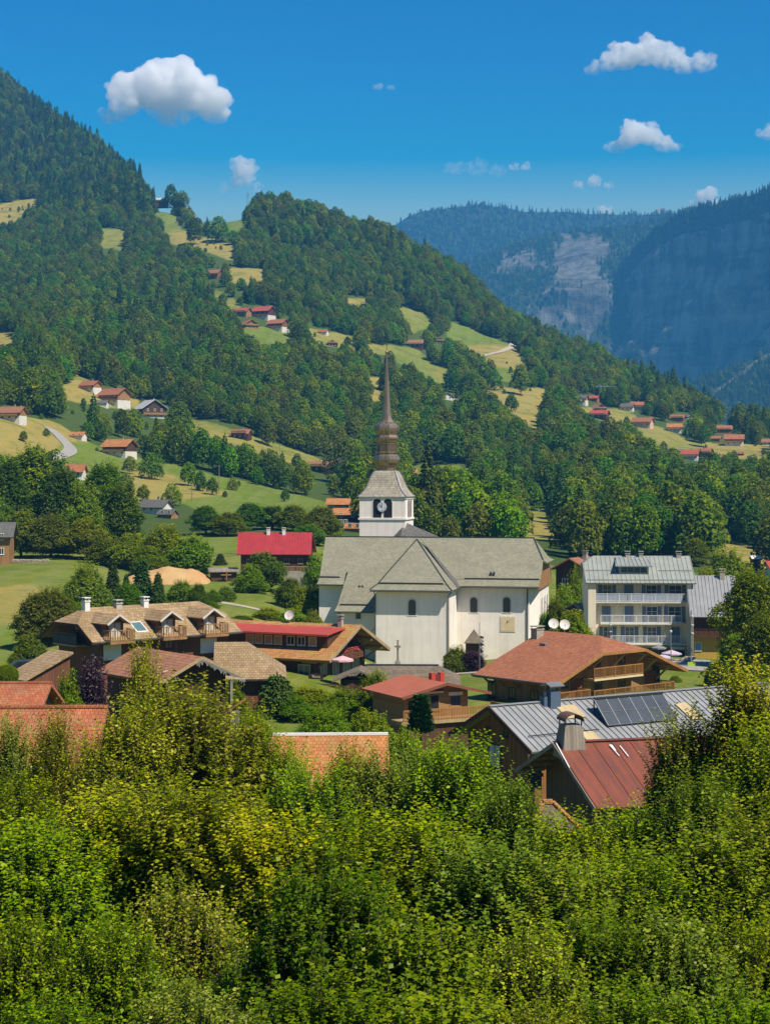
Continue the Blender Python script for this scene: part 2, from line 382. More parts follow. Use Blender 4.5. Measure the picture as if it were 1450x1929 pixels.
jit = (fbm(GX, GY, 30, 3, 11)-0.47)*np.clip(22000/YS, 8, 60)
dry = np.full(GX.shape, 0.25); mead = np.zeros(GX.shape)
far_ = GY > 400
for dr, poly in MEADOWS:
    m = inpoly(GU+jit, GV+jit*0.3, poly) & far_; dry[m] = dr; mead[m] = 1
mead[GY < 400] = 1
nearf = (GY < 400); dry[nearf] = np.where(inpoly(GU+jit*0.6, GV, [(-80,1110),(60,1100),(110,1130),(70,1170),(-80,1190)]), 0.7, 0.3)[nearf]
dry[(GY < 130)] = 0.1
def smooth(a):
    b = np.pad(a, 1, mode='edge'); return (b[1:-1,1:-1]*2+b[:-2,1:-1]+b[2:,1:-1]+b[1:-1,:-2]+b[1:-1,2:])/6
dry = smooth(dry); mead = smooth(mead)
ny, nx = GX.shape
idx = np.arange(ny*nx).reshape(ny, nx)
quads = np.stack([idx[:-1,:-1], idx[:-1,1:], idx[1:,1:], idx[1:,:-1]], -1).reshape(-1, 4)
def m_ground():
    t = NT('meadow'); o = t.obj()
    dr = t.n('Attribute', attribute_name='dry').outputs['Fac']; me_ = t.n('Attribute', attribute_name='tint').outputs['Fac']
    n1 = t.noise(o, 0.02, 8, 0.65); n2 = t.noise(o, 0.25, 6, 0.7); n3 = t.noise(o, 2.5, 5, 0.7)
    mow = t.noise(t.mapping(o, (0.35, 0.02, 0.02), (0, 0, 0.5)), 1.0, 4)
    g = t.mix(t.ramp(n2, [(0.3, 0.0), (0.7, 1.0)]), (0.095,0.155,0.012), (0.175,0.225,0.022))
    g = t.mix(t.ramp(mow, [(0.4, 0.0), (0.62, 1.0)]), g, (0.17,0.21,0.045))
    d = t.mix(t.ramp(n2, [(0.3, 0.0), (0.72, 1.0)]), (0.26,0.215,0.05), (0.39,0.285,0.08))
    d = t.mix(t.ramp(mow, [(0.45, 0.0), (0.65, 1.0)]), d, (0.30,0.255,0.075))
    f = t.math('ADD', dr, t.math('MULTIPLY', t.math('SUBTRACT', n1, 0.5), 0.9))
    f = t.math('ADD', f, t.math('MULTIPLY', t.math('SUBTRACT', n2, 0.5), 0.5), clamp=True)
    c = t.mix(t.ramp(f, [(0.25, 0.0), (0.75, 1.0)]), g, d)
    n4 = t.noise(o, 0.07, 7, 0.75); c = t.mix(t.math('MULTIPLY', t.ramp(n4, [(0.50, 0.0), (0.62, 1.0)]), 0.6), c, (0.085,0.125,0.018))
    c = t.mix(t.math('MULTIPLY', t.ramp(n3, [(0.45, 0.0), (0.7, 1.0)]), 0.4), c, (0.06,0.10,0.015))
    wd = t.mix(n2, (0.035,0.062,0.014), (0.085,0.125,0.025))
    c = t.mix(t.ramp(me_, [(0.35, 0.0), (0.6, 1.0)]), wd, c)
    return t.surf(c, 0.95, t.math('ADD', n3, n2), 0.8, 0.25, spec=0.1)
gm = np_mesh('ground', np.stack([GX, GY, GZ], -1).reshape(-1, 3), quads, m_ground(), mead.ravel())
a = gm.attributes.new('dry', 'FLOAT', 'POINT'); a.data.foreach_set('value', dry.ravel().astype(np.float32))
gm.polygons.foreach_set('use_smooth', [True]*len(gm.polygons))
gobj = tag(link('ground', gm), 'grassy valley floor and hillside with green and dry meadows', kind='structure')
N_SINGLE = 150
# hillside houses: column, row of the foot, width (photo pixels), yaw, ridge ('y' = gable to the front, 'x' = eaves to the front), roof, wall, rendered ground floor?, name, label, group
CHALETS = [
 (24,793,50,-14,'x','brn','mid',1,'chalet','brown-roofed chalet above the dry meadow at the left edge','scattered chalets on the left hillside'),
 (171,738,38,-30,'x','red','mid',1,'chalet','tall chalet with cream balconies, topmost in the left hillside clearing','scattered chalets on the left hillside'),
 (216,762,56,-34,'x','red','mid',1,'chalet','wide red-roofed chalet in the middle of the left clearing','scattered chalets on the left hillside'),
 (193,765,24,-10,'x','gry','wht',0,'shed','small white annex with grey roof beside the wide red-roofed chalet','scattered chalets on the left hillside'),
 (292,788,58,28,'y','pal','drk',1,'chalet','dark chalet with shining pale roof, right of the left clearing','scattered chalets on the left hillside'),
 (148,827,30,-20,'x','org','wht',0,'house','small orange-roofed house half hidden by the road bend','scattered chalets on the left hillside'),
 (226,860,60,-26,'x','org','drk',1,'chalet','large orange-roofed farmhouse at the top of the green meadow','scattered chalets on the left hillside'),
 (455,826,38,-16,'x','red','drk',0,'chalet','small red-roofed chalet alone in the narrow dry meadow','scattered chalets on the left hillside'),
 (134,902,58,-4,'x','sal','wht',0,'house','house with salmon roof peeping over the tall trees on the left','scattered chalets on the left hillside'),
 (294,968,58,-26,'x','gry','wht',0,'house','pale house with grey roof below the green hillside meadow','scattered chalets on the left hillside'),
 (316,976,36,-26,'x','gry','mid',0,'shed','grey-roofed wing in front of the pale house below the meadow','scattered chalets on the left hillside'),
 (402,524,34,-24,'x','red','red',0,'chalet','highest red chalet below the ridge saddle','chalets in the upper hillside hamlet'),
 (457,595,32,-26,'x','crm','mid',0,'chalet','left chalet of the upper hamlet with bright red roof','chalets in the upper hillside hamlet'),
 (497,600,42,-30,'x','crm','drk',1,'chalet','red-roofed chalet with white base in the upper hamlet','chalets in the upper hillside hamlet'),
 (474,620,34,28,'y','red','mid',0,'chalet','lower left chalet of the upper hamlet, gable to the valley','chalets in the upper hillside hamlet'),
 (524,622,38,-30,'x','red','red',1,'chalet','lower right brown chalet of the upper hamlet','chalets in the upper hillside hamlet'),
 (609,630,20,-20,'x','red','wht',0,'house','small white house with red roof right of the upper hamlet','chalets in the upper hillside hamlet'),
 (626,653,24,16,'y','brn','drk',0,'hut','dark little hut just below the small white house','chalets in the upper hillside hamlet'),
 (782,655,32,-8,'x','brn','drk',0,'chalet','long brown chalet in the meadow right above the spire','chalets around the middle meadows'),
 (828,648,22,22,'y','brn','drk',0,'chalet','dark gabled chalet at the edge of the bright green meadow','chalets around the middle meadows'),
 (843,754,26,16,'y','gry','wht',0,'house','white house with grey roof deep in the wood right of the spire','chalets around the middle meadows'),
 (864,755,26,14,'y','red','wht',0,'house','white house with twin red roofs deep in the wood right of the spire','chalets around the middle meadows'),
 (600,889,44,-18,'x','brn','drk',0,'chalet','red-brown chalet above the wood left of the spire','houses just left of the spire'),
 (643,878,32,-12,'x','sal','wht',0,'house','house with pale terracotta roof and solar panels left of the spire','houses just left of the spire'),
 (694,890,26,10,'y','crm','drk',0,'house','steep bright red roof touching the spire on its left','houses just left of the spire'),
 (773,896,26,0,'x','org','mid',0,'shed','low orange-roofed shed just right of the spire','houses just right of the spire'),
 (798,914,22,12,'y','gry','red',0,'chalet','grey-roofed chalet below the bright green patch right of the spire','houses just right of the spire'),
 (638,960,46,-4,'x','org','mid',0,'house','upper of the orange-roofed houses beside the church tower','orange-roofed houses beside the church tower'),
 (653,980,50,-4,'x','org','drk',0,'house','middle, brightest orange-roofed house beside the church tower','orange-roofed houses beside the church tower'),
 (668,1002,36,-24,'x','org','mid',0,'house','lowest orange-roofed house touching the church tower','orange-roofed houses beside the church tower'),
 (643,994,22,0,'x','gry','drk',0,'shed','dark shed between the orange-roofed houses by the tower','orange-roofed houses beside the church tower'),
 (1092,760,30,-22,'x','gry','mid',1,'chalet','grey-roofed chalet, uppermost left of the right-hand hamlet','chalets of the right-hand hamlet'),
 (1117,757,22,-22,'x','crm','mid',1,'chalet','crimson-roofed chalet beside the uppermost grey one','chalets of the right-hand hamlet'),
 (1131,776,28,20,'y','brn','drk',0,'chalet','brown-roofed chalet above the bright red roof on the right hillside','chalets of the right-hand hamlet'),
 (1129,789,36,-24,'x','crm','drk',0,'chalet','bright red roof at the top of the dark wood on the right','chalets of the right-hand hamlet'),
 (1181,774,26,-18,'x','gry','mid',1,'chalet','grey-brown roof in the middle of the right-hand hamlet','chalets of the right-hand hamlet'),
 (1200,772,28,-12,'x','sal','mid',1,'chalet','terracotta roof just behind the grey-brown one','chalets of the right-hand hamlet'),
 (1210,805,40,-24,'x','red','pnk',0,'house','largest house of the right-hand hamlet, pinkish with red-brown roof','chalets of the right-hand hamlet'),
 (1236,783,12,0,'x','pal','wht',0,'hut','tiny pale hut right of the largest hamlet house','chalets of the right-hand hamlet'),
 (1275,794,28,-14,'x','red','mid',0,'chalet','red roof above the orange one right of the hamlet meadow','chalets of the right-hand hamlet'),
 (1299,789,16,0,'x','gry','wht',0,'house','small grey-roofed white house at the wood edge','chalets of the right-hand hamlet'),
 (1270,814,30,-10,'x','org','mid',1,'chalet','orange-roofed chalet over the green hamlet meadow','chalets of the right-hand hamlet'),
 (1362,816,32,-8,'x','sal','mid',0,'chalet','long terracotta roof under the far right wood','chalets at the far right'),
 (1348,832,20,-20,'x','red','mid',1,'chalet','small red chalet left of the long terracotta roofs','chalets at the far right'),
 (1382,839,38,-14,'x','sal','mid',1,'chalet','widest terracotta-roofed chalet at the far right','chalets at the far right'),
 (1446,839,26,-10,'x','brn','wht',0,'house','purple-brown roofed house cut by the right edge','chalets at the far right'),
 (1299,866,34,-16,'x','crm','mid',1,'chalet','bright red-roofed chalet, lowest on the right hillside','chalets at the far right'),
 (1327,861,30,-24,'x','red','drk',1,'chalet','brown chalet just right of the lowest bright red roof','chalets at the far right'),
 (1351,866,20,-14,'x','brn','drk',0,'hut','low brown hut right of the lowest chalets','chalets at the far right'),
 (1393,858,16,-10,'x','red','drk',0,'hut','little red-roofed hut in the tan field at the far right','chalets at the far right'),
 (1281,852,12,10,'x','gry','mid',0,'hut','tiny grey hut left of the lowest chalets','chalets at the far right'),
 (306,384,24,-4,'x','pal','drk',0,'hut','lonely hut with pale roof on the skyline saddle','hut on the skyline')]
ROADS_PX = [(95,812,112,822),(112,822,136,846),(136,846,124,858),(124,858,86,869)]
# ------------------------------------------------------------------ building helpers
class Bld:
    def __init__(s, name, label, cat, loc, yaw, group=None):
        s.loc = Vector(loc); s.c, s.s = math.cos(R(yaw)), math.sin(R(yaw)); s.o = tag(empty(name, loc, R(yaw)), label, cat, group)
    def L(s, p): d = Vector(p)-s.loc; return Vector((d.x*s.c+d.y*s.s, -d.x*s.s+d.y*s.c, d.z))
    def W(s, p): return s.loc+Vector((p[0]*s.c-p[1]*s.s, p[0]*s.s+p[1]*s.c, p[2]))
    def hit(s, u, v, n, o):
        a = s.L((0,0,ZC)); b = s.L(Vector((0,0,ZC))+ray(u, v))-a; n = Vector(n); return a+b*((Vector(o)-a).dot(n)/b.dot(n))
    def fy(s, u, v, y): p = s.hit(u, v, (0,1,0), (0,y,0)); return p.x, p.z
    def fx(s, u, v, x): p = s.hit(u, v, (1,0,0), (x,0,0)); return p.y, p.z
    def fz(s, u, v, z): p = s.hit(u, v, (0,0,1), (0,0,z)); return p.x, p.y
    def part(s, name, mb, mat, parent=None, label=None, smooth=False): return mb.build(name, mat, parent or s.o, smooth, label)
def gz(p): return ground(p[0], p[1])
def bx(mb, o, r, n, x0, x1, d0, d1, z0, z1):
    """box on a wall: along r, out along n, up z"""
    o, r, n = Vector(o), Vector(r), Vector(n); k = Vector((0,0,1)); q = lambda x, d, z: o+r*x+n*d+k*z
    return mb.hexa([q(x0,d1,z0), q(x1,d1,z0), q(x1,d0,z0), q(x0,d0,z0), q(x0,d1,z1), q(x1,d1,z1), q(x1,d0,z1), q(x0,d0,z1)])
def window(B, o, r, n, w, h, frame, glass, bars=(2,1), t=0.07, name='window', shutter=None, parent=None, sub=True, sw=None, reveal=0.05):
    """framed window: frame mesh, pane as its sub-part, optional pair of shutters; o = bottom centre on the wall"""
    m = MB()
    bx(m, o, r, n, -w/2, -w/2+t, 0.0, reveal, 0, h); bx(m, o, r, n, w/2-t, w/2, 0.0, reveal, 0, h)
    bx(m, o, r, n, -w/2+t, w/2-t, 0.0, reveal, h-t, h); bx(m, o, r, n, -w/2-0.05, w/2+0.05, 0.0, reveal+0.05, -0.06, 0)
    bx(m, o, r, n, -w/2+t, w/2-t, 0.0, reveal, 0, t)
    for i in range(1, bars[0]): x = -w/2+w*i/bars[0]; bx(m, o, r, n, x-t*0.4, x+t*0.4, 0.0, reveal-0.01, t, h-t)
    for i in range(1, bars[1]): z = h*i/bars[1]; bx(m, o, r, n, -w/2+t, w/2-t, 0.0, reveal-0.012, z-t*0.3, z+t*0.3)
    f = B.part(name, m, frame, parent)
    if sub:
        g = MB(); bx(g, o, r, n, -w/2+t*0.5, w/2-t*0.5, 0.003, 0.018, t*0.5, h-t*0.5); B.part('pane', g, glass, f)
    if shutter:
        sw = sw or w/2
        for sd in (-1, 1):
            s_ = MB(); x0 = sd*(w/2+0.03); x1 = sd*(w/2+0.03+sw); bx(s_, o, r, n, min(x0,x1), max(x0,x1), 0.0, 0.045, 0, h)
            for z in (h*0.12, h*0.5, h*0.88): bx(s_, o, r, n, min(x0,x1)+0.03, max(x0,x1)-0.03, 0.045, 0.065, z-0.05, z+0.05)
            B.part('shutter', s_, shutter, parent)
    return f
def mp(ax): return (lambda a, b, z: Vector((a, b, z))) if ax == 'y' else (lambda a, b, z: Vector((b, a, z)))
def roof_gable(mb, a0, a1, b0, b1, ze, zr, ax='y', t=0.22, j0=0.0, r0=0.0, j1=0.0, r1=0.0):
    q = mp(ax); am = (a0+a1)/2
    for sd in (a0, a1):
        p = [q(sd, b0, ze)]
        if j0: p += [q(am+(sd-am)*j0, b0, zr-j0*(zr-ze)), q(am, b0+r0, zr)]
        else: p += [q(am, b0, zr)]
        if j1: p += [q(am, b1-r1, zr), q(am+(sd-am)*j1, b1, zr-j1*(zr-ze))]
        else: p += [q(am, b1, zr)]
        p += [q(sd, b1, ze)]; mb.slab(p, t)
    if j0: mb.slab([q(am, b0+r0, zr), q(am+(a0-am)*j0, b0, zr-j0*(zr-ze)), q(am+(a1-am)*j0, b0, zr-j0*(zr-ze))], t)
    if j1: mb.slab([q(am, b1-r1, zr), q(am+(a0-am)*j1, b1, zr-j1*(zr-ze)), q(am+(a1-am)*j1, b1, zr-j1*(zr-ze))], t)
    return mb
def walls_gable(mb, a0, a1, b0, b1, zb, roof, ax='y', zt=None, jz0=None, jz1=None):
    """closed wall body under a gable roof: roof = (ra0, ra1, ze, zr, t)"""
    q = mp(ax); ra0, ra1, ze, zr, t = roof; am = (ra0+ra1)/2; zf = lambda a: zr-abs(a-am)/((ra1-ra0)/2)*(zr-ze)-t*1.2
    for a in (a0, a1):
        p = [q(a, b0, zb), q(a, b1, zb), q(a, b1, zf(a)), q(a, b0, zf(a))]; mb.poly(p if (a == a1) == (ax == 'y') else p[::-1])
    for b, jz in ((b0, jz0), (b1, jz1)):
        if jz is None or jz > zr: p = [q(a0, b, zb), q(a1, b, zb), q(a1, b, zf(a1)), q(am, b, zf(am)), q(a0, b, zf(a0))]
        else:
            k = (zr-jz)/(zr-ze)*(ra1-ra0)/2; p = [q(a0, b, zb), q(a1, b, zb), q(a1, b, zf(a1)), q(am+k, b, jz-t*1.2), q(am-k, b, jz-t*1.2), q(a0, b, zf(a0))]
        mb.poly(p if (b == b0) == (ax == 'y') else p[::-1])
    return mb
def railing(mb, p, q, h=0.95, step=0.14, w=0.035, top=0.07, boards=False):
    """balustrade from p to q: posts, rails and balusters in one mesh"""
    p, q = Vector(p), Vector(q); d = q-p; n = max(2, int(d.length/step)); k = Vector((0,0,1))
    mb.bar(p+k*h, q+k*h, top, top); mb.bar(p+k*0.12, q+k*0.12, top*0.8, top*0.8)
    for i in range(n+1):
        a = p+d*(i/n); big = i % max(1, int(1.5/step)) == 0
        mb.bar(a, a+k*(h), (0.075 if big else w), (0.075 if big else w))
    if boards: mb.bar(p+k*0.5, q+k*0.5, 0.02, h*0.62)
    return mb
def chimney(mb, x, y, z0, z1, w, d=None, cap=True):
    d = d or w; mb.box(x-w/2, x+w/2, y-d/2, y+d/2, z0, z1)
    if cap:
        mb.box(x-w/2-0.06, x+w/2+0.06, y-d/2-0.06, y+d/2+0.06, z1, z1+0.09)
        for sx in (-1, 1):
            for sy in (-1, 1): mb.box(x+sx*(w/2-0.06)-0.03, x+sx*(w/2-0.06)+0.03, y+sy*(d/2-0.06)-0.03, y+sy*(d/2-0.06)+0.03, z1+0.09, z1+0.30)
        mb.box(x-w/2-0.08, x+w/2+0.08, y-d/2-0.08, y+d/2+0.08, z1+0.30, z1+0.37)
    return mb
def dish(B, p, r, n, parent=None):
    m = MB(); p = Vector(p); n = Vector(n).normalized(); up = Vector((0,0,1)); x = n.cross(up).normalized(); y = x.cross(n).normalized(); k = 14; rings = [(0.02, 0.0), (0.35, 0.02), (0.7, 0.075), (1.0, 0.16)]
    c = p+up*(r*1.15); base = len(m.v)
    for off in (0.0, -0.025):
        for rr, dz in rings:
            for i in range(k):
                t = 2*math.pi*i/k; m.v.append(tuple(c+(x*math.cos(t)+y*math.sin(t))*r*rr+n*(dz*r*1.5+off-0.16*r)))
    for s_ in (0, 1):
        for a in range(3):
            for i in range(k):
                j = (i+1) % k; b0 = base+s_*4*k+a*k; f = (b0+i, b0+j, b0+k+j, b0+k+i); m.f.append(f if s_ else f[::-1])
    m.tube(p-up*0.5, c-n*0.1*r, 0.04, 0.04, 6); m.tube(c-y*r*0.9+n*0.1*r, c+n*r*0.75-y*r*0.1, 0.02, 0.02, 5); m.tube(c+n*r*0.7-y*0.05, c+n*r*0.85-y*0.05, 0.06, 0.05, 6)
    return B.part('satellite_dish', m, DISH, parent)
def cornerplanks(*a): pass
PLASTER = m_plaster('church_plaster', (0.86,0.80,0.735), (0.54,0.48,0.40)); CREAM = m_plaster('cream_render', (0.80,0.71,0.55), (0.5,0.42,0.32)); WHITE = m_plaster('white_render', (0.70,0.67,0.60)); YELLOW = m_plaster('yellow_render', (0.50,0.33,0.07))
DISH = m_plain('dish_white', (0.62,0.60,0.56), 0.5, 0.06); GLASS = m_glass('dark_glass'); GLASSB = m_glass('blue_glass', (0.05,0.08,0.13), 0.12); CURTAIN = m_plain('pale_curtain', (0.55,0.53,0.47), 0.8, 0.15, 4)
WHITEP = m_plain('white_paint', (0.72,0.71,0.68), 0.55, 0.06); STEEL = m_plain('dark_steel', (0.055,0.06,0.065), 0.45, 0.15, metallic=0.5); ZINC = m_plain('zinc', (0.30,0.31,0.32), 0.45, 0.15, metallic=0.6); COPPER = m_plain('downpipe', (0.10,0.105,0.11), 0.5, 0.15, metallic=0.4)
W_DARK = m_wood('dark_timber', (0.055,0.027,0.016), (0.12,0.058,0.032), 0.16); W_RED = m_wood('red_brown_timber', (0.11,0.045,0.024), (0.21,0.09,0.05), 0.15); W_MID = m_wood('chalet_timber', (0.23,0.12,0.05), (0.44,0.245,0.10), 0.18, stain=0.5)
W_HON = m_wood('honey_timber', (0.26,0.12,0.035), (0.46,0.23,0.075), 0.14); W_HONH = m_wood('honey_boards', (0.24,0.125,0.045), (0.40,0.22,0.085), 0.14, horiz=True); W_BARN = m_wood('barn_boards', (0.14,0.054,0.021), (0.33,0.14,0.052), 0.20, stain=0.6); W_OLD = m_wood('old_barn_boards', (0.06,0.04,0.028), (0.17,0.11,0.075), 0.18, stain=0.7)
W_GREY = m_wood('weathered_boards', (0.16,0.14,0.115), (0.34,0.30,0.245), 0.15, stain=0.5); W_PALE = m_wood('pale_timber', (0.30,0.21,0.11), (0.48,0.36,0.20), 0.12)
T_SLATE = m_tile('church_shingle', (0.205,0.20,0.145), (0.285,0.275,0.20), (0.165,0.16,0.112), 0.30, 0.24, (0.30,0.27,0.14), 0.35, 0.5, 0.30, 0.5, False)
T_DARKSL = m_tile('dark_slate', (0.085,0.085,0.08), (0.15,0.145,0.13), (0.10,0.095,0.09), 0.3, 0.24, None, 0.5, 0.5, 0.4, 0.5, False); T_TOWER = m_tile('tower_shingle', (0.26,0.235,0.19), (0.42,0.39,0.33), (0.20,0.165,0.115), 0.22, 0.30, (0.33,0.21,0.10), 0.25, 0.7, 0.55, 0.5, False)
T_TAN = m_tile('tan_tile', (0.27,0.18,0.095), (0.40,0.285,0.165), (0.20,0.13,0.068), 0.30, 0.36, (0.33,0.28,0.10), 0.3); T_BRN = m_tile('brown_tile', (0.27,0.115,0.062), (0.38,0.175,0.10), (0.22,0.105,0.065), 0.30, 0.34, (0.30,0.20,0.10), 0.3)
T_RED = m_tile('brick_red_tile', (0.29,0.105,0.052), (0.40,0.155,0.08), (0.25,0.10,0.055), 0.30, 0.30, None, 0.3, 0.9, 0.75, 0.35); T_ORG = m_tile('orange_tile', (0.40,0.145,0.045), (0.58,0.24,0.08), (0.30,0.12,0.05), 0.22, 0.28, (0.30,0.23,0.09), 0.6, 0.9, 0.5, 0.8)
T_SAL = m_tile('salmon_tile', (0.34,0.10,0.043), (0.48,0.165,0.075), (0.26,0.085,0.045), 0.20, 0.28, (0.30,0.19,0.10), 0.55, 0.9, 0.5, 0.8); T_LICH = m_tile('lichen_tile', (0.36,0.17,0.065), (0.47,0.25,0.10), (0.30,0.11,0.045), 0.28, 0.34, (0.36,0.30,0.055), 0.8)
T_OLD = m_tile('grey_brown_shingle', (0.14,0.11,0.08), (0.23,0.185,0.135), (0.11,0.085,0.065), 0.2, 0.25, (0.17,0.16,0.07), 0.4, 0.9, 0.6, 0.5, False)
S_GREY = m_sheet('grey_standing_seam', (0.29,0.30,0.31), 0.5, (0.22,0.215,0.205), 0.4, 0.08); S_HOTEL = m_sheet('pale_green_sheet', (0.335,0.36,0.325), 0.45, (0.26,0.26,0.21), 0.35, 0.1); S_RUST = m_sheet('rusty_sheet', (0.22,0.060,0.032), 0.65, (0.085,0.042,0.038), 0.75); S_RED = m_sheet('bright_red_sheet', (0.46,0.060,0.030), 0.55, (0.30,0.07,0.045), 0.5)
S_CRIM = m_sheet('crimson_sheet', (0.38,0.030,0.038), 0.55, (0.25,0.04,0.045), 0.5); S_ORED = m_sheet('orange_red_felt', (0.42,0.11,0.055), 0.75, (0.28,0.11,0.07), 0.6); M_TIN = m_sheet('tinned_spire', (0.42,0.32,0.22), 0.30, (0.17,0.095,0.045), 0.7, 0.7)
STONE = m_plain('stone', (0.33,0.30,0.25), 0.9, 0.25, 2.5, bstr=0.6); CONC = m_plain('concrete', (0.42,0.39,0.34), 0.9, 0.15, 2); GOLD = m_plain('gilt', (0.55,0.33,0.08), 0.35, 0.1, metallic=0.9)
# ------------------------------------------------------------------ the church
def church():
    B = Bld('church', 'large white church with grey shingle roof and tall onion-topped clock spire', 'church', (5.6, 244, 0.2), -11)
    k = Vector((0,0,1)); X, Y = Vector((1,0,0)), Vector((0,1,0))
    zb = -4.0; yE, yK, yR = -1.3, 0.25, 8.2
    x0, _ = B.fy(601, 1150, 0); x1, _ = B.fy(996, 1150, 0)
    ze = (B.fy(1000, 1104, yE)[1]+B.fy(610, 1102, yE)[1])/2; zk = ze+0.85; zr = B.fy(800, 1012, yR)[1]
    xl = B.fy(614, 1010, yR)[0]; xv = x1+1.55; xrid = B.fy(1005, 1014, yR)[0]; tj = 0.47
    xE = B.fy(597.5, 1102, yE)[0]
    # nave walls
    m = MB(); zt = ze+0.40; yb = 2*yR
    m.poly([(x0,0,zb),(x1,0,zb),(x1,0,zt),(x0,0,zt)]); m.poly([(x0,yb,zb),(x0,0,zb),(x0,0,zt),(x0,yR,zr-0.3),(x0,yb,zt)])
    xe = x1+1.3; m.poly([(x1,0,zb),(xe,1.9,zb),(xe,1.9,zt),(x1,0,zt)]); m.poly([(xe,1.9,zb),(xe,yb-1.9,zb),(xe,yb-1.9,zt),(xe,yR+1.5,zr-3.6),(xe,yR-1.5,zr-3.6),(xe,1.9,zt)])
    m.poly([(xe,yb-1.9,zb),(x1,yb,zb),(x1,yb,zt),(xe,yb-1.9,zt)]); m.poly([(x1,yb,zb),(x0,yb,zb),(x0,yb,zt),(x1,yb,zt)])
    # corner buttress battered at the foot
    m.hexa([(x1+0.9,1.2,zb),(x1+2.6,1.2,zb),(x1+2.6,2.4,zb),(x1+0.9,2.4,zb),(x1+1.0,1.6,5.2),(x1+1.5,1.6,5.2),(x1+1.5,2.2,5.2),(x1+1.0,2.2,5.2)])
    # transept walls
    yt = -8.2; ta, _ = B.fy(708, 1150, yt); tb, _ = B.fy(843, 1150, yt); zt2 = B.fy(775, 1112, yt-1.2)[1]; zke = zt2
    m.box(ta, tb, yt, 0.6, zb, zke+0.05)
    # lean-to walls
    yl = -4.3; la, _ = B.fy(640, 1170, yl); zl = B.fy(665, 1152, yl-0.7)[1]
    m.poly([(la,yl,zb),(ta,yl,zb),(ta,yl,zl+0.30),(la,yl,zl+0.30)]); m.poly([(la,0.2,zb),(la,yl,zb),(la,yl,zl+0.30),(la,0.2,ze+0.25)])
    wall = B.part('wall', m, PLASTER)
    # main roof: steep slope, flatter foot
    m = MB(); t = 0.22; yj = yK+(yR-yK)*tj; zj = zk+(zr-zk)*tj
    def sl(p): m.slab(p, t)
    for f in (lambda y: y, lambda y: 2*yR-y):
        sl([(xE,f(yK),zk),(xv,f(yK),zk),(xv,f(yj),zj),(xrid,f(yR),zr),(xl-0.05,f(yR),zr)])
        sl([(xE-0.05,f(yE),ze),(xv-0.1,f(yE),ze),(xv-0.05,f(yK-0.02),zk-0.03),(xE-0.03,f(yK-0.02),zk-0.03)])
    sl([(xrid,yR,zr),(xv,yj,zj),(xv,2*yR-yj,zj)]); sl([(xv,yj,zj),(xv,2*yR-yj,zj),(xv+0.7,2*yR-yj+0.5,zj-0.35),(xv+0.7,yj-0.5,zj-0.35)])
    # lean-to slope carries the nave slope on
    sA = (ze-zk)/(yE-yK); laR = la-0.55
    zt_ = lambda y: ze+0.14+(y-yE)*(ze+0.14-zl-0.75)/(yE-(yl+0.45)); sl([(laR+0.9,yK+0.6,zt_(yK+0.6)),(ta+0.3,yK+0.6,zt_(yK+0.6)),(ta+0.3,yl+0.45,zl+0.75),(laR+0.1,yl+0.45,zl+0.75)])
    sl([(laR+0.1,yl+0.43,zl+0.72),(ta-0.04,yl+0.43,zl+0.72),(ta-0.04,yl-0.75,zl),(laR-0.1,yl-0.75,zl)])
    # transept roof: front hip and two sides meeting at one point
    ax, az = B.fy(785, 1016, yR-1.3); A = Vector((ax, yR-1.3, az)); e = 0.75; fa, fb, fy_ = ta-0.6, tb+0.75, yt-1.2
    K1 = zke+0.75; ki = 1.15
    P1, P2 = Vector((fa+ki*0.75,fy_+ki,K1)), Vector((fb-ki*0.75,fy_+ki,K1))
    sl([A, P1, P2]); sl([P1+Vector((0.02,-0.02,-0.03)), P2+Vector((-0.02,-0.02,-0.03)), (fb,fy_,zke), (fa,fy_,zke)])
    rb = Vector((fb-ki*0.75, yK+0.9, K1)); lb = Vector((fa+ki*0.75, yK+0.9, K1))
    sl([A, P2, rb]); sl([P2, rb, (fb,yE+0.4,zke), (fb,fy_,zke)]); sl([A, P1, lb]); sl([P1, lb, (fa,yE+0.4,zke), (fa,fy_,zke)])
    roof = B.part('roof', m, T_SLATE)
    # dark valley sheet on the right transept side, ridge and hip flashings
    m = MB(); off = Vector((0.03,0,0.05)); mid = P2.lerp(rb, 0.55)
    m.slab([A+off+Vector((0.5,0.3,0)), mid+off, rb+off+Vector((0.15,0.35,0))], 0.02); m.slab([mid+off+Vector((0,0,-0.02)), rb+off+Vector((0.1,0.3,-0.02)), Vector((fb,yE+0.45,zke))+off, Vector((fb,(fy_+yE)*0.42,zke))+off], 0.02)
    B.part('valley_flashing', m, T_DARKSL, roof)
    m = MB(); 
    for a, b in ((A, P1), (A, P2), (P1, Vector((fa,fy_,zke))), (P2, Vector((fb,fy_,zke)))): m.bar(Vector(a)+k*0.03, Vector(b)+k*0.03, 0.16, 0.07)
    m.bar((xl,yR,zr+0.03), (xrid,yR,zr+0.03), 0.26, 0.12); m.bar((xrid,yR,zr+0.03), (xv,yj,zj+0.03), 0.18, 0.08)
    B.part('flashing', m, STEEL, roof)
    # snow bars above the flat foot of each slope
    for a, b in (((xE+0.05,yK,zk+0.10),(B.fy(640,1095,yK)[0],yK,zk+0.10)),((fb+0.3,yK,zk+0.10),(xv-0.15,yK,zk+0.10)),(P1+k*0.12+X*0.2,P2+k*0.12-X*0.5),((laR+0.5,yl+0.45,zl+0.88),(ta-2.0,yl+0.45,zl+0.88))):
        m = MB(); m.bar(a, b, 0.10, 0.19); B.part('snow_guard', m, STEEL, roof)
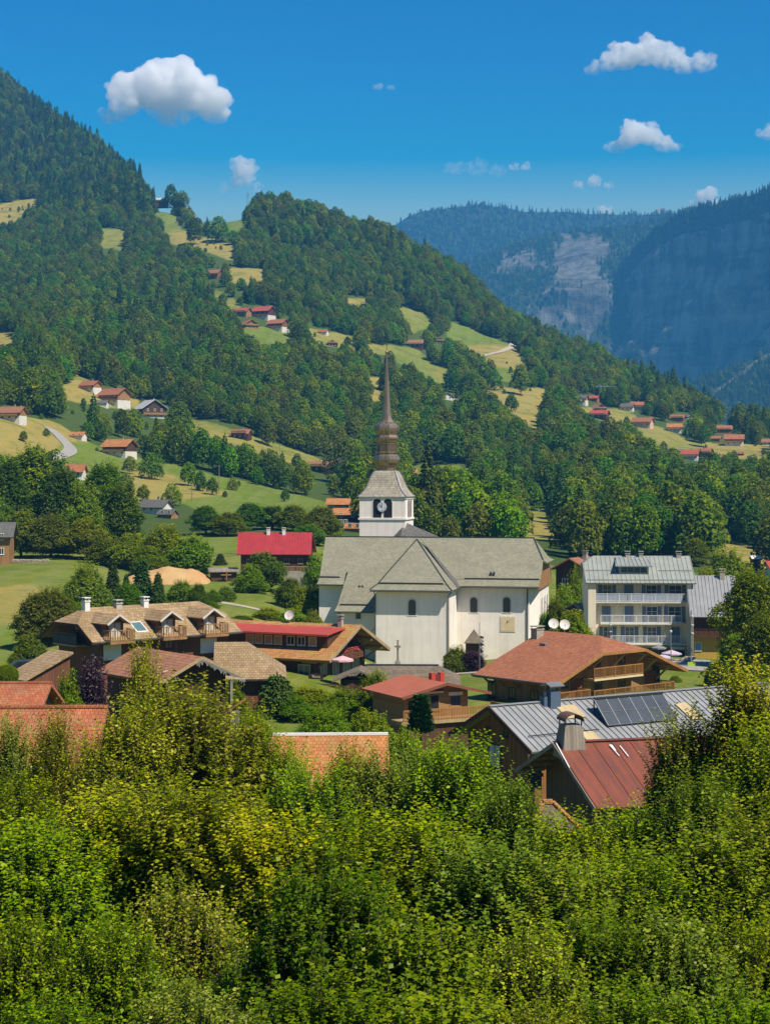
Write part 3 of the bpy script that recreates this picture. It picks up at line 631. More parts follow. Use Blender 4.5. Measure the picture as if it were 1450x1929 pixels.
    for u, v in ((680,1107),(927,1083)):
        m = MB(); p = B.hit(u, v, Vector((0,-(zr-zk),yR-yK)), (0,yK,zk))
        for sx in (-0.22, 0.22): m.hexa([p+Vector((sx-0.13,-0.25,-0.25)),p+Vector((sx+0.13,-0.25,-0.25)),p+Vector((sx+0.13,0.3,0.1)),p+Vector((sx-0.13,0.3,0.1)),p+Vector((sx-0.13,-0.2,0.25)),p+Vector((sx+0.13,-0.2,0.25)),p+Vector((sx+0.13,0.35,0.42)),p+Vector((sx-0.13,0.35,0.42))])
        B.part('roof_vent', m, STEEL, roof)
    # boarded gable under the half hip
    m = MB(); m.hexa([(xv-0.2,yE+0.8,ze-0.1),(xv-0.05,yE+0.8,ze-0.1),(xv-0.05,2*yR-yE-0.8,ze-0.1),(xv-0.2,2*yR-yE-0.8,ze-0.1),(xv-0.2,yj+0.3,zj-0.25),(xv-0.05,yj+0.3,zj-0.25),(xv-0.05,2*yR-yj-0.3,zj-0.25),(xv-0.2,2*yR-yj-0.3,zj-0.25)])
    m.box(xv-0.3, xv+0.02, yE+0.6, 2*yR-yE-0.6, ze-0.45, ze-0.1); B.part('gable_boarding', m, W_MID)
    # arched windows
    def arched(o, r, n, w, h, name='arched_window', frame=WHITE, parent=None, tw=0.16):
        o, r, n = Vector(o), Vector(r), Vector(n)
        def outline(w, h, z0): return [(-w/2, z0), (w/2, z0)]+[(w/2*math.cos(a), h-w/2+w/2*math.sin(a)) for a in np.linspace(0, math.pi, 11)]
        a_, b_ = outline(w+tw*2, h+tw, -tw*0.6), outline(w, h, 0); m = MB(); q = lambda p, d: o+r*p[0]+n*d+k*p[1]; L = len(a_)
        for i in range(L):
            j = (i+1) % L
            m.poly([q(a_[i],0.05),q(a_[j],0.05),q(b_[j],0.05),q(b_[i],0.05)]); m.poly([q(b_[i],0.05),q(b_[j],0.05),q(b_[j],0.0),q(b_[i],0.0)]); m.poly([q(a_[j],0.05),q(a_[i],0.05),q(a_[i],0.0),q(a_[j],0.0)])
        f = B.part(name, m, frame, parent); g = MB(); g.poly([q(p, 0.012) for p in b_])
        if name == 'arched_window':
            g.mat(1)
            for i in range(1, 4): bx(g, o, r, n, -w/2+w*i/4-0.012, -w/2+w*i/4+0.012, 0.012, 0.025, 0.0, h*0.86)
            for z in np.arange(0.3, h*0.9, 0.3): bx(g, o, r, n, -w/2+0.02, w/2-0.02, 0.012, 0.028, z-0.012, z+0.012)
        if parent is None: B.part('pane', g, [m_win, STEEL], f)
        else:                                       # tower openings: keep opening and surround in one sub-part
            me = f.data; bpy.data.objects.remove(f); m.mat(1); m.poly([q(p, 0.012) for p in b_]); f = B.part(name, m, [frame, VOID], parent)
        return f
    m_win = m_glass('leaded_glass', (0.035,0.028,0.032), 0.35)
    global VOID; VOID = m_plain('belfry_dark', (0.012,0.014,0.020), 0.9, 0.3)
    for (u, v, y) in ((776,1159,yt),(892,1154,0),(954,1154,0)):
        x, z = B.fy(u, v, y); arched((x,y,z), (1,0,0), (0,-1,0), 1.02, 2.15)
    nx = Vector((1.9,-1.3,0)).normalized(); rx = Vector((1.3,1.9,0)).normalized()
    for yy in (4.2, 8.2, 11.8): arched((xe,yy,B.fy(892,1165,0)[1]-0.6), (0,1,0), (1,0,0), 1.0, 3.4)
    x, z = B.fy(675, 1166, yl); m = MB(); bx(m, (x,yl,z), X, -Y, -0.36, 0.36, 0, 0.04, 0, 0.85); B.part('small_window', m, GLASS)
    # sundial panel
    x, z = B.fy(956, 1190, 0); m = MB(); bx(m, (x,0,z), X, -Y, -1.06, 1.06, 0, 0.07, 0, 2.15); m.mat(1)
    bx(m, (x,0,z), X, -Y, -0.94, 0.94, 0.07, 0.085, 0.12, 2.03); m.mat(2); bx(m, (x,0,z), X, -Y, 0.02, 0.04, 0.085, 0.22, 1.35, 1.65)
    for q in (-0.06, 0.12): bx(m, (x,0,z), X, -Y, q, q+0.05, 0.085, 0.095, 1.25, 1.62)
    B.part('sundial', m, [WHITE, m_plain('sundial_ochre', (0.66,0.53,0.33), 0.9, 0.12, 1.2), m_plain('faded_paint', (0.40,0.27,0.16), 0.9, 0.2)])
    # gutters and downpipes
    m = MB()
    x, z = ta-0.12, zke; m.path([(x,yt-1.0,zke-0.15),(x,yt-0.1,zke-0.8),(x,yt-0.1,zb+0.5)], 0.075)
    x = tb-0.08; m.path([(fb,fy_+0.4,zke-0.15),(x+0.2,yt-0.12,zke-0.7),(x+0.2,yt-0.12,zb+0.5)], 0.075)
    x = x1-0.25; m.path([(x,yE+0.1,ze-0.1),(x,-0.1,ze-0.5),(x,-0.1,zb)], 0.085); m.path([(la-0.3,yl-0.6,zl-0.1),(la+0.15,yl-0.08,zl-0.5),(la+0.15,yl-0.08,zb+3)], 0.06)
    m.tube((fa,fy_+0.0,zke-0.17), (fb,fy_+0.0,zke-0.17), 0.09); m.tube((fb,yE+0.0,ze-0.17), (xv-0.2,yE+0.0,ze-0.17), 0.09); m.tube((laR,yl-0.8,zl-0.12), (ta-0.1,yl-0.8,zl-0.12), 0.06)
    B.part('downpipe', m, COPPER)
    m = MB()                                        # slanting white brace by the transept corner
    m.bar((ta-2.2,yl-0.2,zl-3.6), (ta-0.5,yl-0.2,zl-1.2), 0.30, 0.34); B.part('brace', m, PLASTER)
    # dark slate roof behind the ridge, right of the tower
    m = MB(); ya = 13.5; bx_, bz = B.fy(759, 982, ya); m.slab([(bx_,ya,bz),(bx_-3.2,ya+0.2,bz-3.2),(bx_+0.6,ya-6.0,bz-3.4)], 0.15); m.slab([(bx_,ya,bz),(bx_+0.6,ya-6.0,bz-3.4),(bx_+7.2,ya-2.0,bz-3.4),(bx_+7.0,ya,bz-2.9)], 0.15); m.slab([(bx_,ya,bz),(bx_-3.0,ya+0.2,bz-3.2),(bx_+7.0,ya+4.0,bz-3.4)], 0.15)
    B.part('choir_roof', m, T_DARKSL)
    # ---- tower
    yT = 12.0; a, _ = B.fy(677, 960, yT); b, _ = B.fy(763, 960, yT); cx0 = (a+b)/2; w = (b-a)/2; cyT = yT+w; zc = B.fy(720, 977, yT)[1]; zev = B.fy(720, 935.5, yT)[1]
    m = MB(); m.box(cx0-w, cx0+w, yT, yT+2*w, 3, zev+0.1); m.box(cx0-w-0.16, cx0+w+0.16, yT-0.16, yT+2*w+0.16, zc-0.16, zc+0.10); m.box(cx0-w-0.10, cx0+w+0.10, yT-0.10, yT+2*w+0.10, zev-0.35, zev+0.05)
    tw = B.part('tower', m, PLASTER)
    for uu in (702.8, 720.2): pass
    zo = zc+0.12; ow = 1.30
    for uu in (710.3, 730.5): x, _ = B.fy(uu, 960, yT); arched((x,yT,zo), X, -Y, ow, 2.85, 'belfry_opening', PLASTER, tw, 0.10)
    for yy in (-0.85, 0.85): arched((cx0+w,cyT+yy*1.0,zo), Y, X, ow, 2.85, 'belfry_opening', PLASTER, tw, 0.10)
    # clock: white face, dark ticks and hands at eleven
    cxk, czk = B.fy(719.6, 955, yT); m = MB(); c = Vector((cxk, yT-0.10, czk)); m.tube(c, c+Vector((0,-0.10,0)), 0.70, 0.70, 28); m.mat(1)
    f0 = c+Vector((0,-0.108,0))
    for h in range(12):
        an = math.pi/2-h*math.pi/6; d = Vector((math.cos(an), 0, math.sin(an))); m.bar(f0+d*0.46, f0+d*0.64, 0.07 if h % 3 else 0.11, 0.02)
    for an, l, wd in ((math.pi/2, 0.54, 0.075), (math.pi/2+math.pi/6+0.3, 0.42, 0.10)): d = Vector((math.cos(an), 0, math.sin(an))); m.bar(f0-d*0.1, f0+d*l, wd, 0.03)
    B.part('clock', m, [m_plain('clock_face', (0.62,0.65,0.68), 0.4, 0.05), STEEL], tw)
    # bell-cast roof
    m = MB(); prof = [(3.72,0),(3.30,0.38),(2.90,0.91),(2.60,1.40),(2.38,1.95),(2.20,2.5),(2.02,3.0),(1.80,3.45),(1.52,3.85)]
    for (r0, h0), (r1, h1) in zip(prof, prof[1:]):
        for i in range(4):
            c4 = [(-1,-1),(1,-1),(1,1),(-1,1)]; p, q = c4[i], c4[(i+1) % 4]
            m.poly([(cx0+p[0]*r0,cyT+p[1]*r0,zev+h0),(cx0+q[0]*r0,cyT+q[1]*r0,zev+h0),(cx0+q[0]*r1,cyT+q[1]*r1,zev+h1),(cx0+p[0]*r1,cyT+p[1]*r1,zev+h1)])
    m.poly([(cx0-3.72,cyT-3.72,zev),(cx0-3.72,cyT+3.72,zev),(cx0+3.72,cyT+3.72,zev),(cx0+3.72,cyT-3.72,zev)])
    rf = B.part('tower_roof', m, T_TOWER, tw)
    for sx in (-1, 1):
        for sy in (-1, 1):
            m = MB(); pp = [Vector((cx0+sx*r, cyT+sy*r, zev+h+0.02)) for r, h in prof]
            for p, q in zip(pp, pp[1:]): m.bar(p, q, 0.22, 0.06)
            B.part('hip_flashing', m, ZINC, tw)
    zz = lambda v: ZC+(HV-v)*0.0792; o8 = math.pi/8; c0 = (cx0, cyT, 0)
    lan = [(1.50,zz(889)),(1.50,zz(884)),(1.66,zz(879)),(1.98,zz(874)),(2.12,zz(868)),(1.98,zz(862)),(1.58,zz(857.5)),(1.58,zz(856)),(1.74,zz(855.5)),(1.74,zz(853.5)),(1.50,zz(852.5)),(1.50,zz(836)),(1.60,zz(835.5)),(1.68,zz(832)),(1.86,zz(829)),(1.86,zz(826)),(1.70,zz(823)),(1.64,zz(821)),(1.76,zz(818)),(1.92,zz(814)),(1.96,zz(809)),(1.86,zz(804.5)),(1.56,zz(800.5)),(1.18,zz(797)),(0.90,zz(792.5)),(0.72,zz(786)),(0.62,zz(779)),(0.55,zz(768)),(0.42,zz(740)),(0.29,zz(712)),(0.17,zz(685)),(0.09,zz(667))]
    m = MB(); m.lathe(lan, c0, 8, o8-R(0)); B.part('spire', m, M_TIN, tw)
    for i in range(8):
        an = i*math.pi/4-math.pi/2; n = Vector((math.cos(an), math.sin(an), 0)); r = Vector((-n.y, n.x, 0)); o = Vector((cx0,cyT,0))+n*(1.50*math.cos(o8)+0.005); z0, z1 = zz(852), zz(839); m = MB()
        bx(m, o, r, n, -0.40, 0.40, 0, 0.03, z0, z1); m.mat(1); bx(m, o, r, n, -0.52, 0.52, 0, 0.10, z1, z1+0.12); bx(m, o, r, n, -0.52, -0.41, 0, 0.06, z0, z1); bx(m, o, r, n, 0.41, 0.52, 0, 0.06, z0, z1)
        for q in np.arange(z0+0.1, z1-0.05, 0.14): bx(m, o, r, n, -0.38, 0.38, 0.03, 0.055, q, q+0.05)
        B.part('lantern_panel', m, [m_plain('louvre_brown', (0.12,0.075,0.045), 0.6, 0.2) if i == 0 else bpy.data.materials['louvre_brown'], M_TIN], tw)
    m = MB(); zb_ = zz(664); m.lathe([(0.02,-0.24),(0.17,-0.18),(0.25,0),(0.17,0.18),(0.02,0.24)], (cx0,cyT,zb_), 12); m.mat(1); m.tube((cx0,cyT,zb_), (cx0,cyT,zz(630)), 0.045, 0.03, 6)
    m.bar((cx0-0.55,cyT,zz(645)), (cx0+0.55,cyT,zz(645)), 0.06, 0.08); 
    for d in (-0.55, 0.55): m.box(cx0+d-0.05, cx0+d+0.05, cyT-0.04, cyT+0.04, zz(645)-0.12, zz(645)+0.12)
    m.box(cx0-0.11, cx0+0.11, cyT-0.04, cyT+0.04, zz(630)-0.05, zz(630)+0.05); B.part('finial_cross', m, [GOLD, STEEL], tw)
    return B
CH = church()
def cross_monument():
    p = P(749, 1250, 231); B = Bld('stone_cross', 'thin stone cross on a plinth before the white church wall', 'cross', (p.x, p.y, p.z-0.3), -11); m = MB()
    m.box(-0.35,0.35,-0.35,0.35,-1.5,0.55); m.box(-0.24,0.24,-0.24,0.24,0.55,0.75); B.part('plinth', m, STONE)
    m = MB(); m.hexa([(-0.13,-0.11,0.75),(0.13,-0.11,0.75),(0.13,0.11,0.75),(-0.13,0.11,0.75),(-0.10,-0.08,3.3),(0.10,-0.08,3.3),(0.10,0.08,3.3),(-0.10,0.08,3.3)]); m.box(-0.42,0.42,-0.07,0.07,2.45,2.66); m.box(-0.14,0.14,-0.09,0.09,3.3,3.42); m.box(-0.05,0.25,-0.22,-0.08,2.35,2.75); B.part('shaft', m, W_GREY)
cross_monument()
def churchyard():
    a, b = P(610, 1262, 232), P(850, 1262, 226)
    B = Bld('churchyard_wall', 'low pale wall along the terrace below the church', 'wall', (a.x, a.y, 0.0), math.degrees(math.atan2(b.y-a.y, b.x-a.x))); L = (b-a).length; m = MB(); z0 = ZC-(1262-900)/3270*230
    m.box(0, L, 0, 0.4, -1.0, z0+0.55); m.box(-0.05, L+0.05, -0.06, 0.46, z0+0.55, z0+0.66); B.part('wall', m, CREAM)
churchyard()
def shrine():
    p = P(891, 1214, 236); B = Bld('wayside_shrine', 'small timber shrine with grey peaked shingle roof against the church', 'shrine', (p.x, p.y, p.z), -11); m = MB(); w = 0.95; zb = -3
    for sx in (-1, 1):
        for sy in (0, 1): m.box(sx*w-0.09, sx*w+0.09, sy*1.3-0.09, sy*1.3+0.09, zb, 0.25)
    m.box(-w, w, 1.25, 1.32, zb, 0.3); B.part('frame', m, W_DARK)
    m = MB(); ap = Vector((0,0.6,2.05)); e = 1.22; c = [(-e,-0.55,0.2),(e,-0.55,0.2),(e,1.75,0.2),(-e,1.75,0.2)]
    for i in range(4): m.slab([ap, c[i], c[(i+1) % 4]], 0.07)
    B.part('roof', m, T_OLD)
shrine()
# ------------------------------------------------------------------ the village houses
K3 = Vector((0,0,1))
def vX(s=1): return Vector((s,0,0))
def vY(s=1): return Vector((0,s,0))
def gfit(u0, v0, Y0, u1, v1, va):
    """gable seen at a slant: near eave corner at a known distance, far eave corner at the same height, apex row -> corner, yaw, width, rise"""
    p = P(u0, v0, Y0); Y1 = Y0*(v0-HV)/(v1-HV); q = P(u1, v1, Y1); d = q-p; m = (p+q)/2
    return p, math.degrees(math.atan2(-d.x, d.y)), math.hypot(d.x, d.y), ZC-(va-HV)/F*m.y-p.z
def hotel():
    p = P(1106, 1236, 216); B = Bld('hotel', 'cream four-storey hotel with white balconies and pale sheet-metal roof', 'hotel', (p.x, p.y, p.z), -3)
    x1 = B.fy(1299, 1100, 0)[0]; ze = B.fy(1200, 1098, -1.5)[1]; D = 11.0; yr = 4.6; zr = B.fy(1200, 1047, yr)[1]; fl = [B.fy(1200, v, -1.2)[1] for v in (1134, 1174.5, 1213)]
    m = MB(); m.box(0, x1, 0, D, -2.5, ze+0.15); m.poly([(0,0,ze+0.15),(0,D,ze+0.15),(0,yr,zr-0.3)]); m.poly([(x1,0,ze+0.15),(x1,yr,zr-0.3),(x1,D,ze+0.15)]); B.part('wall', m, CREAM)
    for a, b in ((0, 0.95), (x1-0.55, x1)): m = MB(); m.box(a, b, -1.35, -0.003, -2.5, ze+0.02); B.part('side_pier', m, CREAM)
    # roof with clipped left end, standing seams
    m = MB(); t = 0.16; xl, xr, ye = -0.35, x1+0.55, -1.75; sl = (zr-ze)/(yr-ye); jx = 1.35; jl = 0.30; yj = yr-(yr-ye)*jl; zj = zr-(zr-ze)*jl
    fp = [(xl,ye,ze),(xr,ye,ze),(xr,yr,zr),(xl+jx,yr,zr),(xl-0.1,yj,zj)]; m.slab(fp, t); m.slab([(xl,2*yr-ye,ze),(xr,2*yr-ye,ze),(xr,yr,zr),(xl+jx,yr,zr),(xl-0.1,2*yr-yj,zj)], t)
    m.slab([(xl+jx,yr,zr),(xl-0.1,yj,zj),(xl-0.1,2*yr-yj,zj)], t)
    n = int((xr-xl)/0.55); dn = Vector((0,-sl,1)).normalized()*0.03
    for i in range(n+1):
        x = xl+0.05+i*(xr-xl-0.1)/n; top = yr if x > xl+jx else yj+(yr-yj)*max(0, (x-xl)/jx)
        m.bar(Vector((x,ye+0.02,ze+0.02*sl))+dn, Vector((x,top-0.03,ze+(top-ye-0.03)*sl))+dn, 0.045, 0.07)
    roof = B.part('roof', m, S_HOTEL)
    zf = lambda y: ze+(y-ye)*sl
    for y, a, b in ((ye+0.5, xl+0.2, xr-0.2), (ye+2.7, xl+0.2, 4.4), (ye+2.7, 8.8, xr-0.2)):
        m = MB(); m.bar((a,y,zf(y)+0.12), (b,y,zf(y)+0.12), 0.05, 0.07); B.part('snow_guard', m, ZINC, roof)
    # long dormer
    da, _ = B.fy(1160, 1075, 0.4); db, _ = B.fy(1226, 1075, 0.4); yd = 0.25; zt = B.fy(1195, 1066, yd-0.4)[1]; zs = B.fy(1195, 1078, yd)[1]
    m = MB(); m.box(da+0.35, db-0.35, yd, yr-0.4, zf(yd)-0.1, zt-0.02); dm = B.part('dormer', m, S_HOTEL, roof)
    m = MB(); sd = (zr-0.15-zt)/(yr-0.3-yd+0.5); m.slab([(da-0.15,yd-0.5,zt),(db+0.15,yd-0.5,zt),(db-0.35,yr-0.3,zr-0.12),(da+0.2,yr-0.3,zr-0.12)], 0.12)
    for i in range(9): x0 = da+0.1+i*(db-da-0.2)/8; m.bar((x0,yd-0.45,zt+0.05), (x0+(0.1 if i < 4 else -0.1),yr-0.35,zr-0.08), 0.04, 0.06)
    m.mat(1)
    for i in range(4):
        a = da+0.55+i*(db-da-1.1)/4; bx(m, (a,yd,zs-0.05), vX(), vY(-1), 0.03, (db-da-1.1)/4-0.05, 0, 0.03, 0, zt-zs-0.16)
    B.part('dormer_roof', m, [S_HOTEL, GLASSB], roof)
    for u, w in ((1181, 0.55), (1206, 0.5), (1277, 0.6)):
        m = MB(); x, _ = B.fy(u, 1050, yr); chimney(m, x, yr-0.3, zr-0.8, zr+0.25, w, 0.5); B.part('chimney', m, STONE, roof)
    # floors: windows, shutters, balconies
    SH = m_plain('blue_grey_shutter', (0.13,0.185,0.265), 0.6, 0.12, 3); RAILC = m_plain('pale_rail', (0.76,0.77,0.76), 0.5, 0.08); SLABC = m_plain('balcony_slab', (0.66,0.63,0.56), 0.85, 0.15)
    rows = [(fl[0], [(1143,1.15,1,0),(1183.5,1.15,0,1),(1226,1.35,1,0),(1271,1.6,1,0)]), (fl[1], [(1141,1.1,0,1),(1184,1.1,0,1),(1227,1.35,1,0),(1270,1.6,1,0)]), (fl[2], [(1144,1.1,1,0),(1185,1.15,1,0),(1227,1.15,1,0),(1271,1.1,0,1)])]
    for z, L in rows:
        for u, w, sh, closed in L:
            x = B.fy(u, 1150, 0)[0]; f = window(B, (x,0,z+0.08), vX(), vY(-1), w, 1.95, WHITEP, GLASSB, (2,3), 0.06, shutter=SH if sh else None, sw=0.48)
            if closed:
                for sd in (-1, 1):
                    m = MB(); bx(m, (x,0,z+0.08), vX(), vY(-1), min(0,sd*w/2)+0.01, max(0,sd*w/2)-0.01, 0.105, 0.14, 0, 1.95); m.mat(0)
                    for q in (0.25, 0.95, 1.7): bx(m, (x,0,z+0.08), vX(), vY(-1), min(0,sd*w/2)+0.06, max(0,sd*w/2)-0.06, 0.14, 0.16, q-0.06, q+0.06)
                    B.part('shutter', m, SH)
    for j, (z, (u0, u1)) in enumerate(zip(fl, ((1121, 1290), (1131, 1284), (1150, 1282)))):
        a, b = B.fy(u0, 1150, -1.25)[0], B.fy(u1, 1150, -1.25)[0]
        m = MB(); m.box(a if j else 0.96, x1-0.56, -1.30, -0.005, z-0.14, z); bal = B.part('balcony', m, SLABC)
        m = MB(); railing(m, (a,-1.24,z), (b,-1.24,z), 1.0, 0.16, 0.03, 0.055); 
        if j == 0: m.mat(1); m.bar((a+4.0,-1.21,z+0.5), (b-0.3,-1.21,z+0.5), 0.02, 0.8); m.bar((a+0.05,-1.21,z+0.5), (a+3.9,-1.21,z+0.5), 0.02, 0.8)
        B.part('railing', m, [RAILC, m_plain('frosted_panel', (0.30,0.36,0.43), 0.3, 0.1)] if j == 0 else RAILC, bal)
        for u in (1123, 1164, 1207, 1250): 
            x = B.fy(u, 1150, -0.6)[0]
            if x > 1.0+0.6*j: m = MB(); m.hexa([(x-0.06,-0.15,z-0.75),(x+0.06,-0.15,z-0.75),(x+0.06,-0.01,z-0.75),(x-0.06,-0.01,z-0.75),(x-0.06,-1.1,z-0.145),(x+0.06,-1.1,z-0.145),(x+0.06,-0.01,z-0.145),(x-0.06,-0.01,z-0.145)]); B.part('bracket', m, SLABC, bal)
    # white chimney stack and folded parasol at the right end, terrace front, awning
    m = MB(); x = B.fy(1297, 1130, -1.3)[0]; z0, z1 = B.fy(1297, 1144, -1.3)[1], B.fy(1297, 1119, -1.3)[1]; m.box(x-0.22, x+0.25, -1.75, -1.36, z0, z1); m.box(x-0.28, x+0.31, -1.80, -1.3, z1, z1+0.1); B.part('flue', m, WHITEP)
    m = MB(); z = fl[2]-0.6; m.box(1.2, x1-0.7, -0.02, 0.0, -0.5, z); B.part('shopfront', m, GLASS)
    m = MB(); m.slab([(3.4,-0.02,z+0.1),(5.6,-0.02,z+0.1),(5.6,-2.2,z-0.75),(3.4,-2.2,z-0.75)], 0.05); B.part('awning', m, m_plain('pale_awning', (0.50,0.47,0.43), 0.8, 0.1))
    x = B.fy(1275, 1214, -0.9)[0]; m = MB(); bx(m, (x,-1.35,z-0.05), vX(), vY(-1), -0.8, 0.8, 0, 0.06, 0, 0.32); B.part('signboard', m, WHITEP)
    return B
hotel()
def yellow_house():
    p = P(1302, 1250, 211); B = Bld('yellow_house', 'yellow rendered house under grey metal roof beside the hotel', 'house', p, -5); x1 = B.fy(1392, 1180, 0)[0]; ze = B.fy(1320, 1162, -0.8)[1]; zr = B.fy(1335, 1084, 5.0)[1]
    m = MB(); zw = B.fy(1320, 1198, 0)[1]; m.box(0.3, x1-0.3, 0, 10, -2, zw); B.part('wall', m, YELLOW)
    m = MB(); m.box(0.2, x1-0.2, -0.1, 10, zw, ze-0.05); m.poly([(0.2,-0.1,ze-0.05),(0.2,10,ze-0.05),(0.2,5,zr-0.3)]); up = B.part('upper_wall', m, W_DARK)
    m = MB(); m.slab([(-0.3,-0.9,ze),(x1,-0.9,ze),(x1,5,zr),(-0.3,5,zr)], 0.15); m.slab([(-0.3,10.9,ze),(x1,10.9,ze),(x1,5,zr),(-0.3,5,zr)], 0.15); sl = (zr-ze)/5.9
    for i in range(14): x = -0.2+i*(x1+0.1)/13; m.bar((x,-0.85,ze+0.05), (x,4.95,zr+0.03), 0.04, 0.07)
    rf = B.part('roof', m, S_GREY); m = MB(); chimney(m, x1*0.72, 4.6, zr-0.7, zr+0.5, 0.6); B.part('chimney', m, STONE, rf)
    m = MB(); railing(m, (0.3,-0.75,zw+0.05), (x1-0.3,-0.75,zw+0.05), 0.85, 0.2, 0.04, 0.07); m.box(0.2, x1-0.2, -0.85, -0.11, zw-0.1, zw+0.05); B.part('balcony', m, W_DARK)
    x, z = B.fy(1314, 1226, 0); window(B, (x,0,z), vX(), vY(-1), 0.8, 1.05, WHITEP, m_glass('sky_blue_blind', (0.12,0.28,0.48), 0.5), (1,1), 0.06)
    m = MB(); m.box(-0.05, 0.16, -0.95, -0.80, -2, ze); B.part('post', m, W_GREY)
yellow_house()
def brown_chalet():
    p = P(1047, 1290, 157.4); B = Bld('chalet', 'large brown timber chalet with brick-red tiled roof and wooden balconies', 'chalet', (p.x, p.y, p.z), 41); ze = 0.0
    W = 18.6; Lx, Ly = B.fz(857, 1274, 0); am = W/2; y0, zr = B.fx(1130, 1197.5, am); yb = Ly; y1, _ = B.fx(1022, 1192.5, am); jz = B.fy(1165, 1227, 0.0)[1]; j = (zr-jz)/zr; j = min(max(j, 0.2), 0.6)
    m = MB(); roof_gable(m, 0, W, 0, yb, ze, zr, 'y', 0.24, j, y0, 0.55, yb-y1); rf = B.part('roof', m, T_RED)
    gy = 2.0; zb = -12; rp = (0, W, ze, zr, 0.24); m = MB(); walls_gable(m, 1.6, W-1.8, gy, yb-1.2, zb, rp, 'y', jz0=jz-0.3, jz1=jz); wl = B.part('wall', m, W_MID)
    m = MB()                                      # barge boards, eaves board
    for a, z0, z1 in ((0, ze, jz), (W, ze, jz)): m.bar((a,-0.04,z0-0.12), (am+(a-am)*j,-0.04,z1-0.12), 0.07, 0.28)
    m.bar((am+(0-am)*j,-0.05,jz-0.12), (am+(W-am)*j,-0.05,jz-0.12), 0.07, 0.26); m.bar((-0.06,0,ze-0.06), (-0.06,yb,ze-0.06), 0.07, 0.2); B.part('barge_board', m, W_HON, rf)
    m = MB(); m.tube((-0.16,0,ze-0.02), (-0.16,yb,ze-0.02), 0.09, 0.09, 8); B.part('gutter', m, COPPER, rf)
    # braces carrying the roof
    for a in (1.9, 4.2, am-2.6, am+0.4, am+3.4, W-4.4, W-2.4):
        zt = zr-abs(a-am)/am*(zr-ze)-0.45; zt = min(zt, jz-0.4); m = MB(); m.bar((a,gy-0.02,zt-1.35), (a,0.35,zt), 0.16, 0.16); m.bar((a,gy,zt-0.02), (a,0.25,zt-0.02), 0.14, 0.14); B.part('roof_brace', m, W_PALE if a > 5 else W_MID)
    for i in range(5): y = gy+0.6+i*(yb-3.5)/4; m = MB(); m.bar((1.58,y,ze-1.0), (0.3,y,ze+0.02), 0.15, 0.15); B.part('roof_brace', m, W_MID)
    def bal(u0, u1, vt, vb, y, name='balcony', slabc=m_plain('cream_fascia', (0.62,0.52,0.33), 0.7, 0.1) if 'cream_fascia' not in bpy.data.materials else bpy.data.materials['cream_fascia']):
        a, z = B.fy(u0, vb, y); b, _ = B.fy(u1, vb, y); h = max(0.8, B.fy(u0, vt, y)[1]-z); m = MB(); m.box(a, b, y, gy-0.004, z-0.18, z); o = B.part(name, m, slabc)
        m = MB(); railing(m, (a,y+0.05,z), (b,y+0.05,z), h, 0.13, 0.035, 0.08); railing(m, (a+0.05,y+0.12,z), (a+0.05,gy-0.01,z), h, 0.13, 0.035, 0.08); railing(m, (b-0.05,y+0.12,z), (b-0.05,gy-0.01,z), h, 0.13, 0.035, 0.08); B.part('railing', m, W_HON, o); return a, b, z
    a1, b1, z1 = bal(1119, 1211, 1260, 1280, 0.55); a2, b2, z2 = bal(1119, 1270, 1302, 1326, 0.2); 
    a3, b3, z3 = bal(1052, 1112, 1306, 1330, 0.2, 'lower_balcony')
    for u, v, w, h in ((1124,1257,1.0,2.0),(1170,1256,1.1,1.9),(1126,1302,1.1,2.0),(1170,1300,1.1,2.0),(1234,1290,1.2,2.0),(1062,1296,1.1,1.0)):
        x, z = B.fy(u, v, gy); window(B, (x,gy,z), vX(), vY(-1), w, h, W_RED, GLASS, (2,1), 0.08)
    for u in (1080, 1092, 1219, 1226):
        x, z = B.fy(u, 1316 if u < 1100 else 1300, gy); m = MB(); bx(m, (x,gy,z), vX(), vY(-1), -0.42, 0.42, 0, 0.05, 0, 1.9); B.part('shutter', m, m_wood('red_shutter', (0.17,0.05,0.025), (0.26,0.085,0.04), 0.2) if 'red_shutter' not in bpy.data.materials else bpy.data.materials['red_shutter'])
    for y, w, h, z in ((4.3,1.0,1.3,-2.3),(7.2,0.9,1.1,-2.1),(9.9,1.1,2.0,-2.6)): window(B, (1.6,y,z), vY(), vX(-1), w, h, W_DARK, GLASS, (2,1), 0.08)
    m = MB(); m.box(0.35, 1.596, 6.2, yb-1.4, -3.4, -3.2); m.mat(1); railing(m, (0.4,6.3,-3.2), (0.4,yb-1.5,-3.2), 0.95, 0.12, 0.06, 0.08, True); B.part('side_balcony', m, [CONC, W_DARK])
    m = MB(); bx(m, (a2+4.2,0.6,z2), vX(), vY(-1), -0.5, 0.5, 0, 0.5, 0.42, 0.48); bx(m, (a2+4.2,0.6,z2), vX(), vY(-1), -0.45, 0.45, 0, 0.45, 0, 0.42); B.part('planter', m, WHITEP)
    m = MB(); y = y1+0.3; chimney(m, am-1.3, y-0.8, zr-1.3, zr+0.2, 1.0, 0.8); B.part('chimney', m, STONE, rf); m = MB(); bx(m, (am-2.4,y-3.0,zr-1.05), vX(), vY(-1), -0.5, 0.5, -0.35, 0.35, 0.0, 0.16); B.part('skylight', m, ZINC, rf)
    for u in (1042, 1063): pp = B.hit(u, 1190, (1,0,0), (am+1.0,0,0)); dish(B, (pp.x,pp.y,zr+0.05), 0.52, (-0.55,-0.75,0.35), rf)
